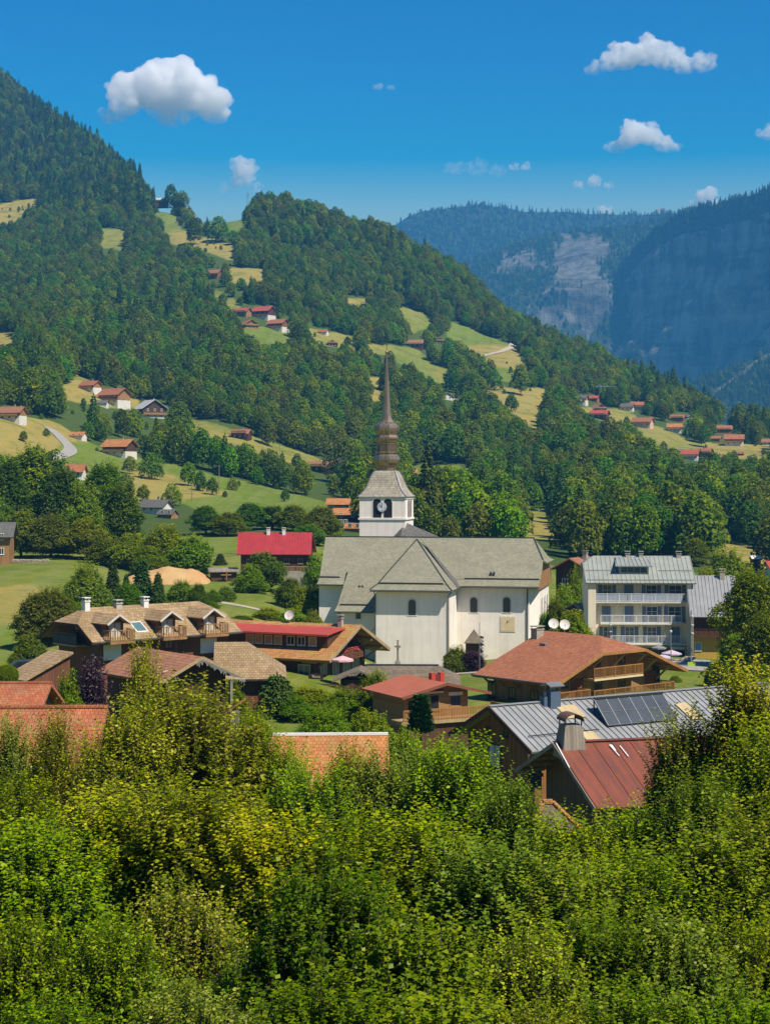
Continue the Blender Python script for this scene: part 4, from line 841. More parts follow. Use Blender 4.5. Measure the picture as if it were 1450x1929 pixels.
    m = MB(); y = 5.0; m.box(W+0.2, W+5.5, 0.4, 9, -4.2, -3.9); B.part('terrace', m, CONC); m = MB(); railing(m, (W-1.5,0.5,-3.9), (W+5.4,0.5,-3.9), 1.0, 0.16, 0.05, 0.08); B.part('terrace_railing', m, W_RED)
    return B
BC = brown_chalet()
def grey_barn():
    p, yw, W, zr = gfit(1001, 1416.5, 106, 825, 1384, 1332.4); B = Bld('barn', 'brown boarded barn with grey standing-seam roof carrying solar panels', 'barn', p, 32); am = W/2; L = 24.0
    m = MB(); roof_gable(m, 0, W, 0, L, 0, zr, 'x', 0.14); n = 50; s = zr/am
    for i in range(n+1):
        x = 0.03+i*(L-0.06)/n; m.bar((x,0.02,0.05), (x,am-0.02,zr+0.03), 0.035, 0.06)
    m.bar((0,am,zr+0.06), (L,am,zr+0.06), 0.35, 0.05); rf = B.part('roof', m, S_GREY)
    m = MB(); walls_gable(m, 0.9, W-0.9, 0.9, L-0.6, -12, (0, W, 0, zr, 0.14), 'x'); B.part('wall', m, W_BARN)
    m = MB()
    for a in (0, W): m.bar((-0.05,a,-0.08), (-0.05,am,zr-0.08), 0.06, 0.26)
    B.part('barge_board', m, W_DARK, rf)
    for u, v, w, h in ((919,1390,0.55,0.75),(953,1388,0.5,0.7),(932,1446,1.3,1.5)):
        y, z = B.fx(u, v, 0.9); window(B, (0.9,y,z), vY(-1), vX(-1), w, h, W_DARK, GLASS if w < 1 else CURTAIN, (1,1) if w < 1 else (2,1), 0.06)
    hp = lambda u, v: B.hit(u, v, (0,-s,1), (0,0,0))
    q = hp(1041, 1330); m = MB(); m.box(q.x-0.4, q.x+0.4, q.y-0.3, q.y+0.35, q.z-0.4, q.z+0.95); m.mat(1); m.box(q.x-0.02, q.x+0.03, q.y-0.1, q.y+0.2, q.z+1.05, q.z+1.2)
    for sx in (-0.38, 0.33): m.box(q.x+sx, q.x+sx+0.05, q.y-0.25, q.y-0.2, q.z+1.05, q.z+1.35); m.box(q.x+sx, q.x+sx+0.05, q.y+0.3, q.y+0.35, q.z+1.05, q.z+1.35)
    m.slab([(q.x-0.58,q.y-0.5,q.z+1.33),(q.x+0.58,q.y-0.5,q.z+1.33),(q.x+0.58,q.y+0.05,q.z+1.55),(q.x-0.58,q.y+0.05,q.z+1.55)], 0.06); m.slab([(q.x-0.58,q.y+0.6,q.z+1.33),(q.x+0.58,q.y+0.6,q.z+1.33),(q.x+0.58,q.y+0.05,q.z+1.55),(q.x-0.58,q.y+0.05,q.z+1.55)], 0.06); B.part('chimney', m, [m_plain('slate_blue_cladding', (0.075,0.11,0.17), 0.5, 0.12), ZINC], rf)
    q = hp(1027, 1328); m = MB(); m.box(q.x-0.25, q.x+0.25, q.y-0.2, q.y+0.3, q.z-0.3, q.z+0.55); m.mat(1); m.tube((q.x,q.y,q.z+0.55), (q.x,q.y,q.z+0.85), 0.11, 0.11, 8); m.lathe([(0.2,0),(0.02,0.12)], (q.x,q.y,q.z+0.85), 8); B.part('vent_stack', m, [bpy.data.materials['slate_blue_cladding'], ZINC], rf)
    # solar collector on a tilted frame
    a, b = hp(1145, 1372), hp(1318, 1362); y0 = a.y; x0, x1 = a.x, a.x+5.8; hgt = 1.25; dp = 1.45; zf = lambda y: s*y+0.06
    m = MB(); c = [Vector((x0,y0,zf(y0)+0.12)), Vector((x1,y0,zf(y0)+0.12)), Vector((x1,y0+dp,zf(y0+dp)+hgt*0.72)), Vector((x0,y0+dp,zf(y0+dp)+hgt*0.72))]; m.slab(c, 0.10); nrm = (c[1]-c[0]).cross(c[3]-c[0]).normalized()*0.012; m.mat(1)
    for i in range(7): t = i/6; m.bar(c[0].lerp(c[1], t)+nrm, c[3].lerp(c[2], t)+nrm, 0.05, 0.03)
    for t in (0.0, 0.5, 1.0): m.bar(c[0].lerp(c[3], t)+nrm*1.3, c[1].lerp(c[2], t)+nrm*1.3, 0.05, 0.03)
    m.mat(2)
    for t in (0.0, 0.5, 1.0): q = c[0].lerp(c[1], t); w = c[3].lerp(c[2], t); m.bar(w-K3*0.1, (w.x,w.y,zf(w.y)), 0.06, 0.06); m.bar((q.x,q.y,zf(q.y)), (w.x,w.y,zf(w.y)), 0.06, 0.06)
    m.bar(c[3]+K3*0.06, c[2]+K3*0.06, 0.14, 0.12); B.part('solar_panel', m, [m_glass('solar_cells', (0.05,0.06,0.072), 0.3), ZINC, STEEL], rf)
    for u, v, w, h in ((1075,1343,1.5,1.9),(1297,1342,1.0,2.6),(1114,1392,1.1,1.7)):
        q = hp(u, v); m = MB(); m.slab([(q.x-w/2,q.y-h/3,s*(q.y-h/3)+0.11),(q.x+w/2,q.y-h/3,s*(q.y-h/3)+0.11),(q.x+w/2,q.y+h/3,s*(q.y+h/3)+0.11),(q.x-w/2,q.y+h/3,s*(q.y+h/3)+0.11)], 0.05); B.part('translucent_sheet', m, m_sheet('yellowed_sheet', (0.50,0.40,0.22), 0.5, (0.28,0.2,0.1), 0.5), rf)
    m = MB(); m.bar((0.6,1.2,s*1.2+0.16), (6.2,1.2,s*1.2+0.16), 0.04, 0.06); B.part('snow_guard', m, STEEL, rf)
grey_barn()
def rusty_barn():
    p, yw, W, zr = gfit(1123, 1523, 78, 968, 1449, 1399); B = Bld('barn', 'old dark barn with rusty red metal roof and tapering wooden chimney', 'barn', p, 15); am = W/2; L = 11.5
    m = MB(); roof_gable(m, 0, W, 0, L, 0, zr, 'x', 0.10); s = zr/am
    for i in range(13): x = 0.04+i*(L-0.08)/12; m.bar((x,0.02,0.02), (x,am-0.02,zr+0.01), 0.03, 0.03)
    m.bar((0,am,zr+0.03), (L,am,zr+0.03), 0.4, 0.04); rf = B.part('roof', m, S_RUST)
    m = MB(); walls_gable(m, 0.9, W-0.9, 1.3, L-0.5, -12, (0, W, 0, zr, 0.1), 'x'); B.part('wall', m, W_OLD)
    m = MB()
    for a in (0, W): m.bar((-0.05,a,-0.1), (-0.05,am,zr-0.1), 0.05, 0.2)
    for a in np.linspace(0.5, W-0.5, 9): z = zr-abs(a-am)*s-0.14; m.bar((0.05,a,z-0.03), (1.35,a,z-0.03), 0.14, 0.14)
    B.part('barge_board', m, W_GREY, rf)
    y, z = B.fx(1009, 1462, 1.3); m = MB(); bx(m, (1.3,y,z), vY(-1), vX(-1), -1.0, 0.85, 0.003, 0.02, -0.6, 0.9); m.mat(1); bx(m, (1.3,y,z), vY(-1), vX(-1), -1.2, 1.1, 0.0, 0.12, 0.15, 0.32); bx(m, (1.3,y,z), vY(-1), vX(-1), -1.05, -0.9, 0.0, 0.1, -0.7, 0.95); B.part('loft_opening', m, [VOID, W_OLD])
    # white paint marks left on the sheets
    hp = lambda u, v: B.hit(u, v, (0,-s,1), (0,0,0.04))
    for a, b, w in (((1147,1404),(1166,1425),0.05),((1150,1404),(1158,1415),0.12),((1167,1406),(1183,1426),0.05),((1047,1401),(1072,1447),0.05)): m = MB(); m.bar(hp(*a)+K3*0.03, hp(*b)+K3*0.03, w, 0.012); B.part('paint_mark', m, WHITEP, rf)
    # tapering boarded chimney with a bent sheet cap
    q = B.fx(1083, 1400, 3.2); c = B.hit(1081, 1411, (0,-s,1), (0,0,0)); cx, cyy = c.x, c.y+0.5; z0 = c.z-0.45; h = B.fy(1080, 1364, cyy)[1]-z0; a, b = 0.66, 0.42
    m = MB(); m.hexa([(cx-a,cyy-a,z0),(cx+a,cyy-a,z0),(cx+a,cyy+a,z0),(cx-a,cyy+a,z0),(cx-b,cyy-b,z0+h),(cx+b,cyy-b,z0+h),(cx+b,cyy+b,z0+h),(cx-b,cyy+b,z0+h)]); m.mat(1)
    for sx in (-1, 1): m.bar((cx+sx*b*0.95,cyy-b,z0+h), (cx+sx*b*0.95,cyy-b,z0+h+0.35), 0.05); m.bar((cx+sx*b*0.95,cyy+b,z0+h), (cx+sx*b*0.95,cyy+b,z0+h+0.35), 0.05)
    pr = [(cx-0.50*math.cos(t), z0+h+0.20+0.36*math.sin(t)) for t in np.linspace(0, math.pi, 9)]; m.mat(2)
    for (xa, za), (xb, zb2) in zip(pr, pr[1:]): m.slab([(xa,cyy-0.58,za),(xb,cyy-0.58,zb2),(xb,cyy+0.58,zb2),(xa,cyy+0.58,za)], 0.03)
    B.part('chimney', m, [W_GREY, STEEL, m_sheet('rust_cap', (0.10,0.06,0.045), 0.6, (0.2,0.08,0.04), 0.5)], rf)
rusty_barn()
def small_chalet():
    p = P(757, 1315, 133); B = Bld('chalet', 'small honey-coloured chalet with orange-red roof and wooden deck', 'chalet', p, 27); W, _ = B.fz(906, 1303, 0.3); W = 7.9; am = W*0.48; zr = B.fy(828, 1288, 0)[1]; L = 7
    m = MB(); roof_gable(m, 0, W, 0, L, 0, zr, 'y', 0.16); rf = B.part('roof', m, S_ORED); m = MB()
    for a in (0, W): m.bar((a,-0.04,-0.06), (W/2,-0.04,zr-0.06), 0.06, 0.22)
    B.part('barge_board', m, m_plain('red_brown_paint', (0.20,0.07,0.04), 0.6, 0.1), rf)
    gy = 0.9; m = MB(); walls_gable(m, 0.7, W-1.6, gy, L-0.6, -9, (0, W, 0, zr, 0.16), 'y'); B.part('wall', m, W_HONH)
    x, z = B.fy(857, 1330, gy); m_bl = m_plain('dark_blue_blind', (0.030,0.045,0.075), 0.6, 0.1); window(B, (x,gy,z), vX(), vY(-1), 0.98, 0.85, W_HONH, m_bl, (1,1), 0.06)
    m = MB(); bx(m, (x,gy,z), vX(), vY(-1), -0.62, 0.62, 0, 0.12, 0.86, 1.12); B.part('blind_box', m, CREAM)
    x, z = B.fy(818, 1338, gy); window(B, (x,gy,z), vX(), vY(-1), 0.85, 1.25, W_HON, GLASS, (1,1), 0.08, 'door'); m = MB(); bx(m, (x,gy,z), vX(), vY(-1), -0.75, 0.7, 0, 0.22, 1.35, 1.5); m.mat(1); bx(m, (x,gy,z), vX(), vY(-1), -0.75, 0.7, 0.0, 0.30, 1.5, 1.62); B.part('awning_box', m, [CREAM, m_plain('wine_red_awning', (0.17,0.02,0.03), 0.7, 0.1)])
    x, z = B.fy(776, 1340, gy); window(B, (x,gy,z), vX(), vY(-1), 0.9, 0.9, W_HON, GLASS, (2,1), 0.07)
    zd = B.fy(830, 1356, -1.0)[1]; m = MB(); m.box(-0.5, W+0.6, -1.1, gy-0.01, zd-0.25, zd); m.mat(1); m.box(0.2, W, -0.8, gy, zd-3, zd-0.26); dk = B.part('deck', m, [W_PALE, W_DARK]); m = MB(); railing(m, (-0.4,-1.02,zd), (W+0.5,-1.02,zd), 0.85, 0.14, 0.05, 0.09); railing(m, (W+0.5,-0.95,zd), (W+0.5,gy,zd), 0.85, 0.14, 0.05, 0.09); B.part('railing', m, W_HON, dk)
    m = MB(); q = B.hit(822, 1284, (0,1,0), (0,3.2,0)); m.box(q.x-0.55, q.x-0.2, 3.0, 3.5, zr-0.5, zr+0.45); m.box(q.x+0.25, q.x+0.6, 3.0, 3.5, zr-0.5, zr+0.45); m.mat(1); m.box(q.x-0.2, q.x+0.25, 3.05, 3.45, zr-0.5, zr+0.35); B.part('chimney', m, [m_plain('red_cladding', (0.40,0.055,0.035), 0.5, 0.1), m_plain('dark_red_cladding', (0.13,0.03,0.025), 0.6, 0.1)], rf)
small_chalet()
def shingle_house():
    p = P(655, 1296, 150); B = Bld('long_house', 'long low house with mossy grey-brown shingle roof below the church', 'house', (p.x, p.y, 0.5), -2); x1 = B.fy(868, 1290, 0)[0]; zr = B.fy(740, 1253, 4.0)[1]; ze = B.fy(860, 1292, 0)[1]; xr = B.fy(826, 1252, 4)[0]
    m = MB(); m.slab([(0,0,ze),(x1,0,ze),(xr,4,zr),(1.6,4,zr)], 0.15); m.slab([(0,8,ze),(x1,8,ze),(xr,4,zr),(1.6,4,zr)], 0.15); m.slab([(x1,0,ze),(x1,8,ze),(xr,4,zr)], 0.15); m.slab([(0,0,ze),(0,8,ze),(1.6,4,zr)], 0.15); rf = B.part('roof', m, T_OLD)
    m = MB(); m.box(0.7, x1-0.8, 0.8, 7.2, -3, ze+0.1); B.part('wall', m, W_DARK); m = MB(); sl = (zr-ze)/4; m.bar((B.fy(752,1275,1.8)[0],1.7,ze+1.7*sl+0.09), (B.fy(846,1270,1.8)[0],1.7,ze+1.7*sl+0.09), 0.12, 0.16); B.part('snow_guard', m, W_PALE, rf)
    m = MB(); m.bar((1.6,4,zr+0.04), (xr,4,zr+0.04), 0.3, 0.09); B.part('ridge_cap', m, STEEL, rf)
    m = MB(); g0 = B.fy(676, 1262, -1.2); m.slab([(g0[0],-1.4,g0[1]),(g0[0],2.6,g0[1]),(g0[0]-2.3,2.6,g0[1]-0.95),(g0[0]-2.3,-1.4,g0[1]-0.95)], 0.12); m.slab([(g0[0],-1.4,g0[1]),(g0[0],2.6,g0[1]),(g0[0]+2.3,2.6,g0[1]-0.95),(g0[0]+2.3,-1.4,g0[1]-0.95)], 0.12); B.part('porch_roof', m, T_OLD); m = MB(); m.box(g0[0]-1.6, g0[0]+1.6, -0.9, 2, -2, g0[1]-0.9); B.part('porch_wall', m, W_DARK)
shingle_house()
def tan_hotel():
    p = P(174.5, 1210.7, 148); B = Bld('guest_house', 'brown timber guest house with tan tiled roof and three balcony dormers', 'hotel', p, 41.7); L, _ = B.fz(457, 1190, 0); W = 8.6; am = W/2; zr = B.fy(260, 1139, am)[1]; s = zr/am
    jz = zr-B.fx(120, 1172, 0)[1]; j = 0.46
    m = MB(); roof_gable(m, 0, W, 0, L, 0, zr, 'x', 0.2, j, 1.9, 0.4, 1.8); rf = B.part('roof', m, T_TAN)
    m = MB(); walls_gable(m, 1.0, W-1.0, 1.3, L-1.0, -9, (0, W, 0, zr, 0.2), 'x', jz0=zr*(1-j)-0.2, jz1=zr*0.6); wl = B.part('wall', m, W_RED)
    m = MB(); m.bar((-0.04,0,-0.1), (-0.04,am*(1-j),zr*(1-j)-0.1), 0.06, 0.24); m.bar((-0.04,W,-0.1), (-0.04,am*(1+j),zr*(1-j)-0.1), 0.06, 0.24); m.bar((-0.05,am*(1-j),zr*(1-j)-0.1), (-0.05,am*(1+j),zr*(1-j)-0.1), 0.06, 0.2); B.part('barge_board', m, W_DARK, rf)
    m = MB(); m.tube((0,-0.10,-0.03), (L,-0.10,-0.03), 0.08, 0.08, 8); B.part('gutter', m, COPPER, rf)
    for u in (188, 358): x, _ = B.fy(u, 1215, 0); m = MB(); m.path([(x,-0.1,-0.1),(x-0.1,0.92,-0.8),(x-0.1,0.92,-4)], 0.06); B.part('downpipe', m, COPPER)
    # three gabled dormers with little balconies
    for u, v in ((216.5,1212),(315,1206.5),(394,1196)):
        xc, zc = B.fy(u, v, 0.55); yf = 0.55; z0 = s*yf-0.35; zt = z0+1.62; zp = zt+0.68; hw = 0.88; ow = 1.22; yb = (zp)/s+0.0
        m = MB(); m.box(xc-hw, xc+hw, yf, min(am, zt/s), z0, zt); m.poly([(xc-hw,yf,zt),(xc+hw,yf,zt),(xc,yf,zp-0.25)]); d = B.part('dormer', m, W_RED, rf)
        m = MB(); ye = min((zt-0.12)/s, am); yr = min(zp/s, am+0.2)
        for sd in (-1, 1): m.slab([(xc,yf-0.75,zp),(xc,yr,zp),(xc+sd*ow,ye,zt-0.12),(xc+sd*ow,yf-0.75,zt-0.12)], 0.12)
        B.part('dormer_roof', m, T_TAN, rf)
        m = MB()
        for sd in (-1, 1): m.bar((xc,yf-0.79,zp-0.05), (xc+sd*ow,yf-0.79,zt-0.17), 0.06, 0.17)
        B.part('dormer_trim', m, CURTAIN, rf)
        window(B, (xc,yf,z0+0.05), vX(), vY(-1), 1.25, 1.55, W_PALE, CURTAIN, (2,1), 0.08, 'dormer_window', parent=rf, sub=False); m = MB()
        for q in (-0.30, 0.30): bx(m, (xc+q,yf,z0+0.14), vX(), vY(-1), -0.24, 0.24, 0.005, 0.025, 0, 1.36)
        B.part('dormer_curtain', m, [CURTAIN, GLASS], rf)
        m = MB(); m.box(xc-1.25, xc+1.25, -0.75, yf-0.01, z0-0.2, z0); railing(m, (xc-1.2,-0.7,z0), (xc+1.2,-0.7,z0), 0.95, 0.24, 0.05, 0.08)
        for sd in (-1, 1): railing(m, (xc+sd*1.2,-0.65,z0), (xc+sd*1.2,yf,z0), 0.95, 0.24, 0.05, 0.08)
        B.part('dormer_balcony', m, W_MID, rf)
    q = B.hit(262, 1181, (0,-s,1), (0,0,0)); m = MB(); a = lambda x, y: Vector((q.x+x, q.y+y, s*(q.y+y)+0.03)); m.slab([a(-0.6,-0.65),a(0.6,-0.65),a(0.6,0.65),a(-0.6,0.65)], 0.06); m.mat(1); off = Vector((0,0,0.012)); m.slab([a(-0.5,-0.55)+off,a(0.5,-0.55)+off,a(0.5,0.55)+off,a(-0.5,0.55)+off], 0.012); B.part('skylight', m, [WHITEP, m_glass('skylight_glass', (0.10,0.19,0.20), 0.12)], rf)
    for u, v, w, h, mt in ((160,1150,0.5,0.55,WHITEP),(220,1141,0.6,0.2,CONC),(270.5,1137,0.5,0.35,WHITEP)):
        x, _ = B.fy(u, v, am); m = MB(); chimney(m, x, am-0.2, zr-0.7, zr+h, w, 0.55); B.part('chimney', m, mt, rf)
    # white shutters below, gable balcony on the left, side boarding
    for u, v in ((212,1243),(393,1230)): x, z = B.fy(u, v, 0.98); m = MB(); bx(m, (x,1.0,z), vX(), vY(-1), -0.9, 0.9, 0, 0.06, 0, 1.35); B.part('roller_shutter', m, WHITEP)
    x, z = B.fy(318, 1222, 1.0); window(B, (x,1.0,z), vX(), vY(-1), 0.9, 0.9, W_DARK, GLASS, (2,1), 0.07)
    y0, z0 = B.fx(144, 1216, 0.2); y1, _ = B.fx(101, 1213, 0.2); m = MB(); m.box(0.15, 1.296, y0, y1, z0-0.15, z0); m.mat(1); railing(m, (0.2,y0,z0), (0.2,y1,z0), 0.95, 0.2, 0.05, 0.08, True); B.part('balcony', m, [W_PALE, m_plain('blue_black_panel', (0.045,0.055,0.075), 0.5, 0.1)])
    for y, w in ((am+0.2, 0.9), (am-1.6, 0.9)): window(B, (1.3,y,z0+0.02), vY(-1), vX(-1), w, 1.9, W_DARK, GLASS, (2,1), 0.08)
    x, z = B.fy(425, 1236, 0.3); m = MB(); m.box(x-1.4, x+1.2, -0.3, 0.99, z-0.3, z-0.15); railing(m, (x-1.4,-0.25,z-0.15), (x+1.2,-0.25,z-0.15), 0.85, 0.2, 0.08, 0.09, True); B.part('lower_balcony', m, W_RED)
tan_hotel()
def lights_annex():
    p = P(300, 1286.5, 124); B = Bld('annex', 'low annex with brown tiled roof and icicle lights along its gable', 'house', p, 38); W, _ = B.fz(460, 1273, 0); am = W/2; zr = B.fy(382.8, 1237, 0)[1]; yb, _ = B.fx(258, 1219, am); yb = max(yb, 6)
    m = MB(); roof_gable(m, 0, W, 0, yb, 0, zr, 'y', 0.2); rf = B.part('roof', m, T_BRN); m = MB()
    for a in (0, W): m.bar((a,-0.05,-0.08), (am,-0.05,zr-0.08), 0.06, 0.22)
    B.part('barge_board', m, W_PALE, rf); m = MB(); walls_gable(m, 0.8, W-0.8, 1.3, yb-0.5, -11, (0, W, 0, zr, 0.2), 'y'); B.part('wall', m, W_DARK)
    m = MB(); g = np.random.default_rng(2); n = 46
    for i in range(n):
        t = i/(n-1); x = am*0.86+t*(W-am*0.86); z = zr-abs(x-am)/am*zr-0.2; m.bar((x,-0.1,z), (x,-0.1,z-0.12-0.33*g.random()), 0.018, 0.018)
    B.part('icicle_lights', m, WHITEP, rf); x, z = B.fy(321, 1282, 1.3); window(B, (x,1.3,z), vX(), vY(-1), 1.2, 0.75, CURTAIN, GLASS, (2,1), 0.07)
    for xx in (1.0, W-1.0): m = MB(); m.bar((xx,0.3,-5), (xx,0.3,-0.3), 0.22, 0.22); B.part('post', m, W_GREY)
lights_annex()
def hip_annex():
    p = P(424, 1268, 143); B = Bld('annex', 'pale tan hipped roof annex between the two timber hotels', 'house', p, 4); x1 = B.fy(541, 1272, 0)[0]; zr = B.fy(450, 1209, 5)[1]; ze = B.fy(528, 1279, 0)[1]; xr = B.fy(466, 1209, 5)[0]
    m = MB(); m.slab([(-1,0,ze),(x1,0,ze),(xr,5,zr),(-1,5,zr)], 0.2); m.slab([(x1,0,ze),(x1,10,ze),(xr,5,zr)], 0.2); m.slab([(-1,10,ze),(x1,10,ze),(xr,5,zr),(-1,5,zr)], 0.2); B.part('roof', m, T_TAN); m = MB(); m.box(-0.8, x1-0.7, 0.8, 9.2, -5, ze+0.05); B.part('wall', m, W_RED)
hip_annex()
def red_dormer_hotel():
    p = P(620, 1244.6, 159.7); B = Bld('guest_house', 'timber guest house with lichen-covered tiles and a long red dormer roof', 'hotel', p, -26); L, _ = B.fz(524, 1241.7, 0); L = -max(16.5, abs(L)); _, W = B.fz(744, 1222, 0); W = max(9, min(W, 14)); am = W/2; zr = B.fx(679, 1177, 0)[1]; s = zr/am
    m = MB(); roof_gable(m, 0, W, L-4, 0, 0, zr, 'x', 0.22); rf = B.part('roof', m, T_LICH); m = MB(); walls_gable(m, 1.1, W-1.1, L-3.5, -2.2, -10, (0, W, 0, zr, 0.22), 'x'); B.part('wall', m, W_DARK)
    m = MB()
    for a in (0, W): m.bar((0.05,a,-0.1), (0.05,am,zr-0.1), 0.07, 0.3)
    B.part('barge_board', m, W_PALE, rf); m = MB(); q = 0.0
    for a0, a1, nz in ((0.05, am, 1), (am, W-0.05, -1)): m.slab([(0,a0,s*min(a0,W-a0)-0.25),(0,a1,s*min(a1,W-a1)-0.25),(-2.2,a1,s*min(a1,W-a1)-0.25),(-2.2,a0,s*min(a0,W-a0)-0.25)], 0.03)
    B.part('soffit', m, W_PALE, rf)
    for a in (2.0, am+2.6, W-1.6): z = s*min(a, W-a)-0.4; m = MB(); m.bar((-2.2,a,z-1.4), (-0.3,a,z), 0.2, 0.2); m.bar((-2.2,a,z-0.05), (-0.1,a,z-0.05), 0.22, 0.22); B.part('roof_brace', m, W_PALE)
    # the long red dormer
    xa, _ = B.fy(617, 1197, 2.0); xb = L-3.0; yf = 2.0; z0 = s*yf; zt = z0+1.35; ye = am-0.9; zt2 = s*ye+0.15
    m = MB(); m.slab([(xa+0.35,yf-0.75,zt),(xb,yf-0.75,zt),(xb,ye,zt2),(xa+0.1,ye,zt2)], 0.12); m.bar((xa+0.4,yf-0.78,zt-0.08), (xb,yf-0.78,zt-0.08), 0.05, 0.18); dr = B.part('dormer_roof', m, S_RED, rf)
    m = MB(); m.box(xb, xa, yf, ye-0.2, z0-0.1, zt-0.15); B.part('dormer_wall', m, W_DARK, rf); cr = m_plain('blind_ochre', (0.36,0.25,0.12), 0.8, 0.15)
    for i, u in enumerate((471, 488, 506, 524, 548, 568, 589)):
        x, _ = B.fy(u, 1200, yf); gl = i in (4, 5)
        f = window(B, (x,yf,z0+0.18), vX(), vY(-1), 0.86, 0.85, CURTAIN, GLASS, (2,1) if gl else (1,1), 0.08, 'dormer_window', parent=rf, sub=False)
        m = MB(); bx(m, (x,yf,z0+0.25), vX(), vY(-1), -0.38, 0.38, 0.005, 0.02, 0, 0.72); B.part('pane' if gl else 'blind', m, GLASS if gl else cr, rf)
    # gable: windows, flower balcony, terrace
    for yy, z, w, h in ((am-0.6,zr-3.1,1.0,1.5),(am+0.9,zr-3.1,1.0,1.5),(am-0.9,-2.6,1.3,2.1),(am+1.4,-2.6,1.5,2.1),(am+3.3,-2.6,1.5,2.1),(3.0,-2.6,1.3,2.0)): window(B, (-2.2,yy,z), vY(), vX(), w, h, CURTAIN, GLASSB, (2,1), 0.08)
    z = zr-3.15; m = MB(); m.box(-2.2, -1.0, am-2.6, am+2.6, z-0.15, z); railing(m, (-1.05,am-2.6,z), (-1.05,am+2.6,z), 0.9, 0.2, 0.06, 0.09, True); bal = B.part('balcony', m, W_RED); g = np.random.default_rng(4); m = MB()
    for i in range(60): c = Vector((-0.95-0.15*g.random(), am-2.5+5*g.random(), z+0.55+0.35*g.random())); r = 0.06+0.05*g.random(); m.lathe([(0.01,-r),(r,0),(0.01,r)], c, 5)
    B.part('flowers', m, m_plain('geranium_red', (0.42,0.05,0.06), 0.7, 0.3, 6), bal)
    for i in range(5):
        x = -3.2-i*2.9; window(B, (x,1.1,-2.7), vX(), vY(-1), 1.3, 2.1, CURTAIN if i in (0, 3, 4) else W_PALE, GLASSB, (2,1), 0.09)
    m = MB(); m.box(L-1, 3.5, -2.6, 1.09, -3.0, -2.75); m.box(-0.3, 3.5, 1.1, W-1, -3.0, -2.75); dk = B.part('terrace', m, W_DARK); m = MB(); railing(m, (L-1,-2.55,-2.75), (3.5,-2.55,-2.75), 0.9, 0.25, 0.06, 0.09, True); railing(m, (3.45,-2.5,-2.75), (3.45,W-1,-2.75), 0.9, 0.25, 0.06, 0.1, True); B.part('railing', m, W_RED, dk)
    x, z = B.fy(583, 1250, 1.09); m = MB(); bx(m, (x,1.1,z), vX(), vY(-1), -0.8, 0.8, 0, 0.05, 0, 0.75); B.part('menu_board', m, W_PALE)
    # painted name on the terrace front: pale cursive letters on dark boards
    x, z = B.fy(595, 1276, -2.62); m = MB(); bx(m, (x,-2.62,z), vX(), vY(-1), -0.75, 0.75, 0, 0.04, -0.16, 0.34); sg = B.part('sign', m, W_DARK)
    c = bpy.data.curves.new('lettering', 'FONT'); c.body = 'Vacca'; c.size = 0.36; c.shear = 0.25; c.extrude = 0.012; c.align_x = 'CENTER'; tmp = bpy.data.objects.new('lettering', c); COL.objects.link(tmp); bpy.context.view_layer.update()
    me = bpy.data.meshes.new_from_object(tmp.evaluated_get(bpy.context.evaluated_depsgraph_get())); bpy.data.objects.remove(tmp); me.materials.clear(); me.materials.append(WHITEP); lt = link('lettering', me, sg); lt.location = (x, -2.68, z-0.03); lt.rotation_euler = (R(90), 0, 0)
    x, _ = B.fy(546, 1168, am); dish(B, (x,am-0.1,zr+0.1), 0.5, (0.1,-0.9,0.3), rf); x, _ = B.fy(645, 1178, am); m = MB(); chimney(m, x, am-0.4, zr-0.7, zr+0.55, 0.42, 0.42); B.part('chimney', m, STONE, rf)
RD = red_dormer_hotel()
def crimson_house():
    p = P(452, 1066, 300); B = Bld('house', 'dark timber house with crimson sheet roof and two white chimneys', 'house', (p.x, p.y, p.z), -3); a0 = B.fy(446, 1045, -0.8)[0]; a1 = B.fy(586, 1043, -0.8)[0]; ze = B.fy(515, 1044.5, -0.8)[1]; zr = B.fy(515, 1003, 4.6)[1]; h0 = B.fy(449, 1003, 4.6)[0]; h1 = B.fy(588.5, 1002, 4.6)[0]
    m = MB(); m.slab([(a0,-0.8,ze),(a1,-0.8,ze),(h1,4.6,zr),(h0,4.6,zr)], 0.15); m.slab([(a0,10,ze),(a1,10,ze),(h1,4.6,zr),(h0,4.6,zr)], 0.15)
    for i in range(28): t = i/27; m.bar((a0+(a1-a0)*t,-0.78,ze+0.04), (h0+(h1-h0)*t,4.55,zr+0.02), 0.04, 0.07)
    rf = B.part('roof', m, S_CRIM); m = MB(); m.box(a0+0.6, a1-0.6, 0, 9.2, -4, ze+0.1); m.poly([(a1-0.6,0,ze+0.1),(a1-0.6,9.2,ze+0.1),(a1-0.6,4.6,zr-0.4)]); B.part('wall', m, W_DARK)
    for u in (506, 535): x = B.fy(u, 1003, 4.3)[0]; m = MB(); chimney(m, x, 4.2, zr-0.6, zr+0.5, 0.55, 0.55); B.part('chimney', m, WHITEP, rf)
    for u in (470, 500, 540, 566): x, z = B.fy(u, 1062, 0); window(B, (x,0,z), vX(), vY(-1), 0.9, 0.9, W_PALE, GLASS, (2,1), 0.08)
    x, z = B.fy(535, 1080, -0.5); m = MB(); m.box(x, a1-0.4, -1.4, 0, z-3, z+0.3); B.part('stone_base', m, STONE); m = MB(); railing(m, (x,-1.3,z+0.3), (a1-0.4,-1.3,z+0.3), 0.9, 0.25, 0.05, 0.08); B.part('balcony', m, W_PALE)
crimson_house()
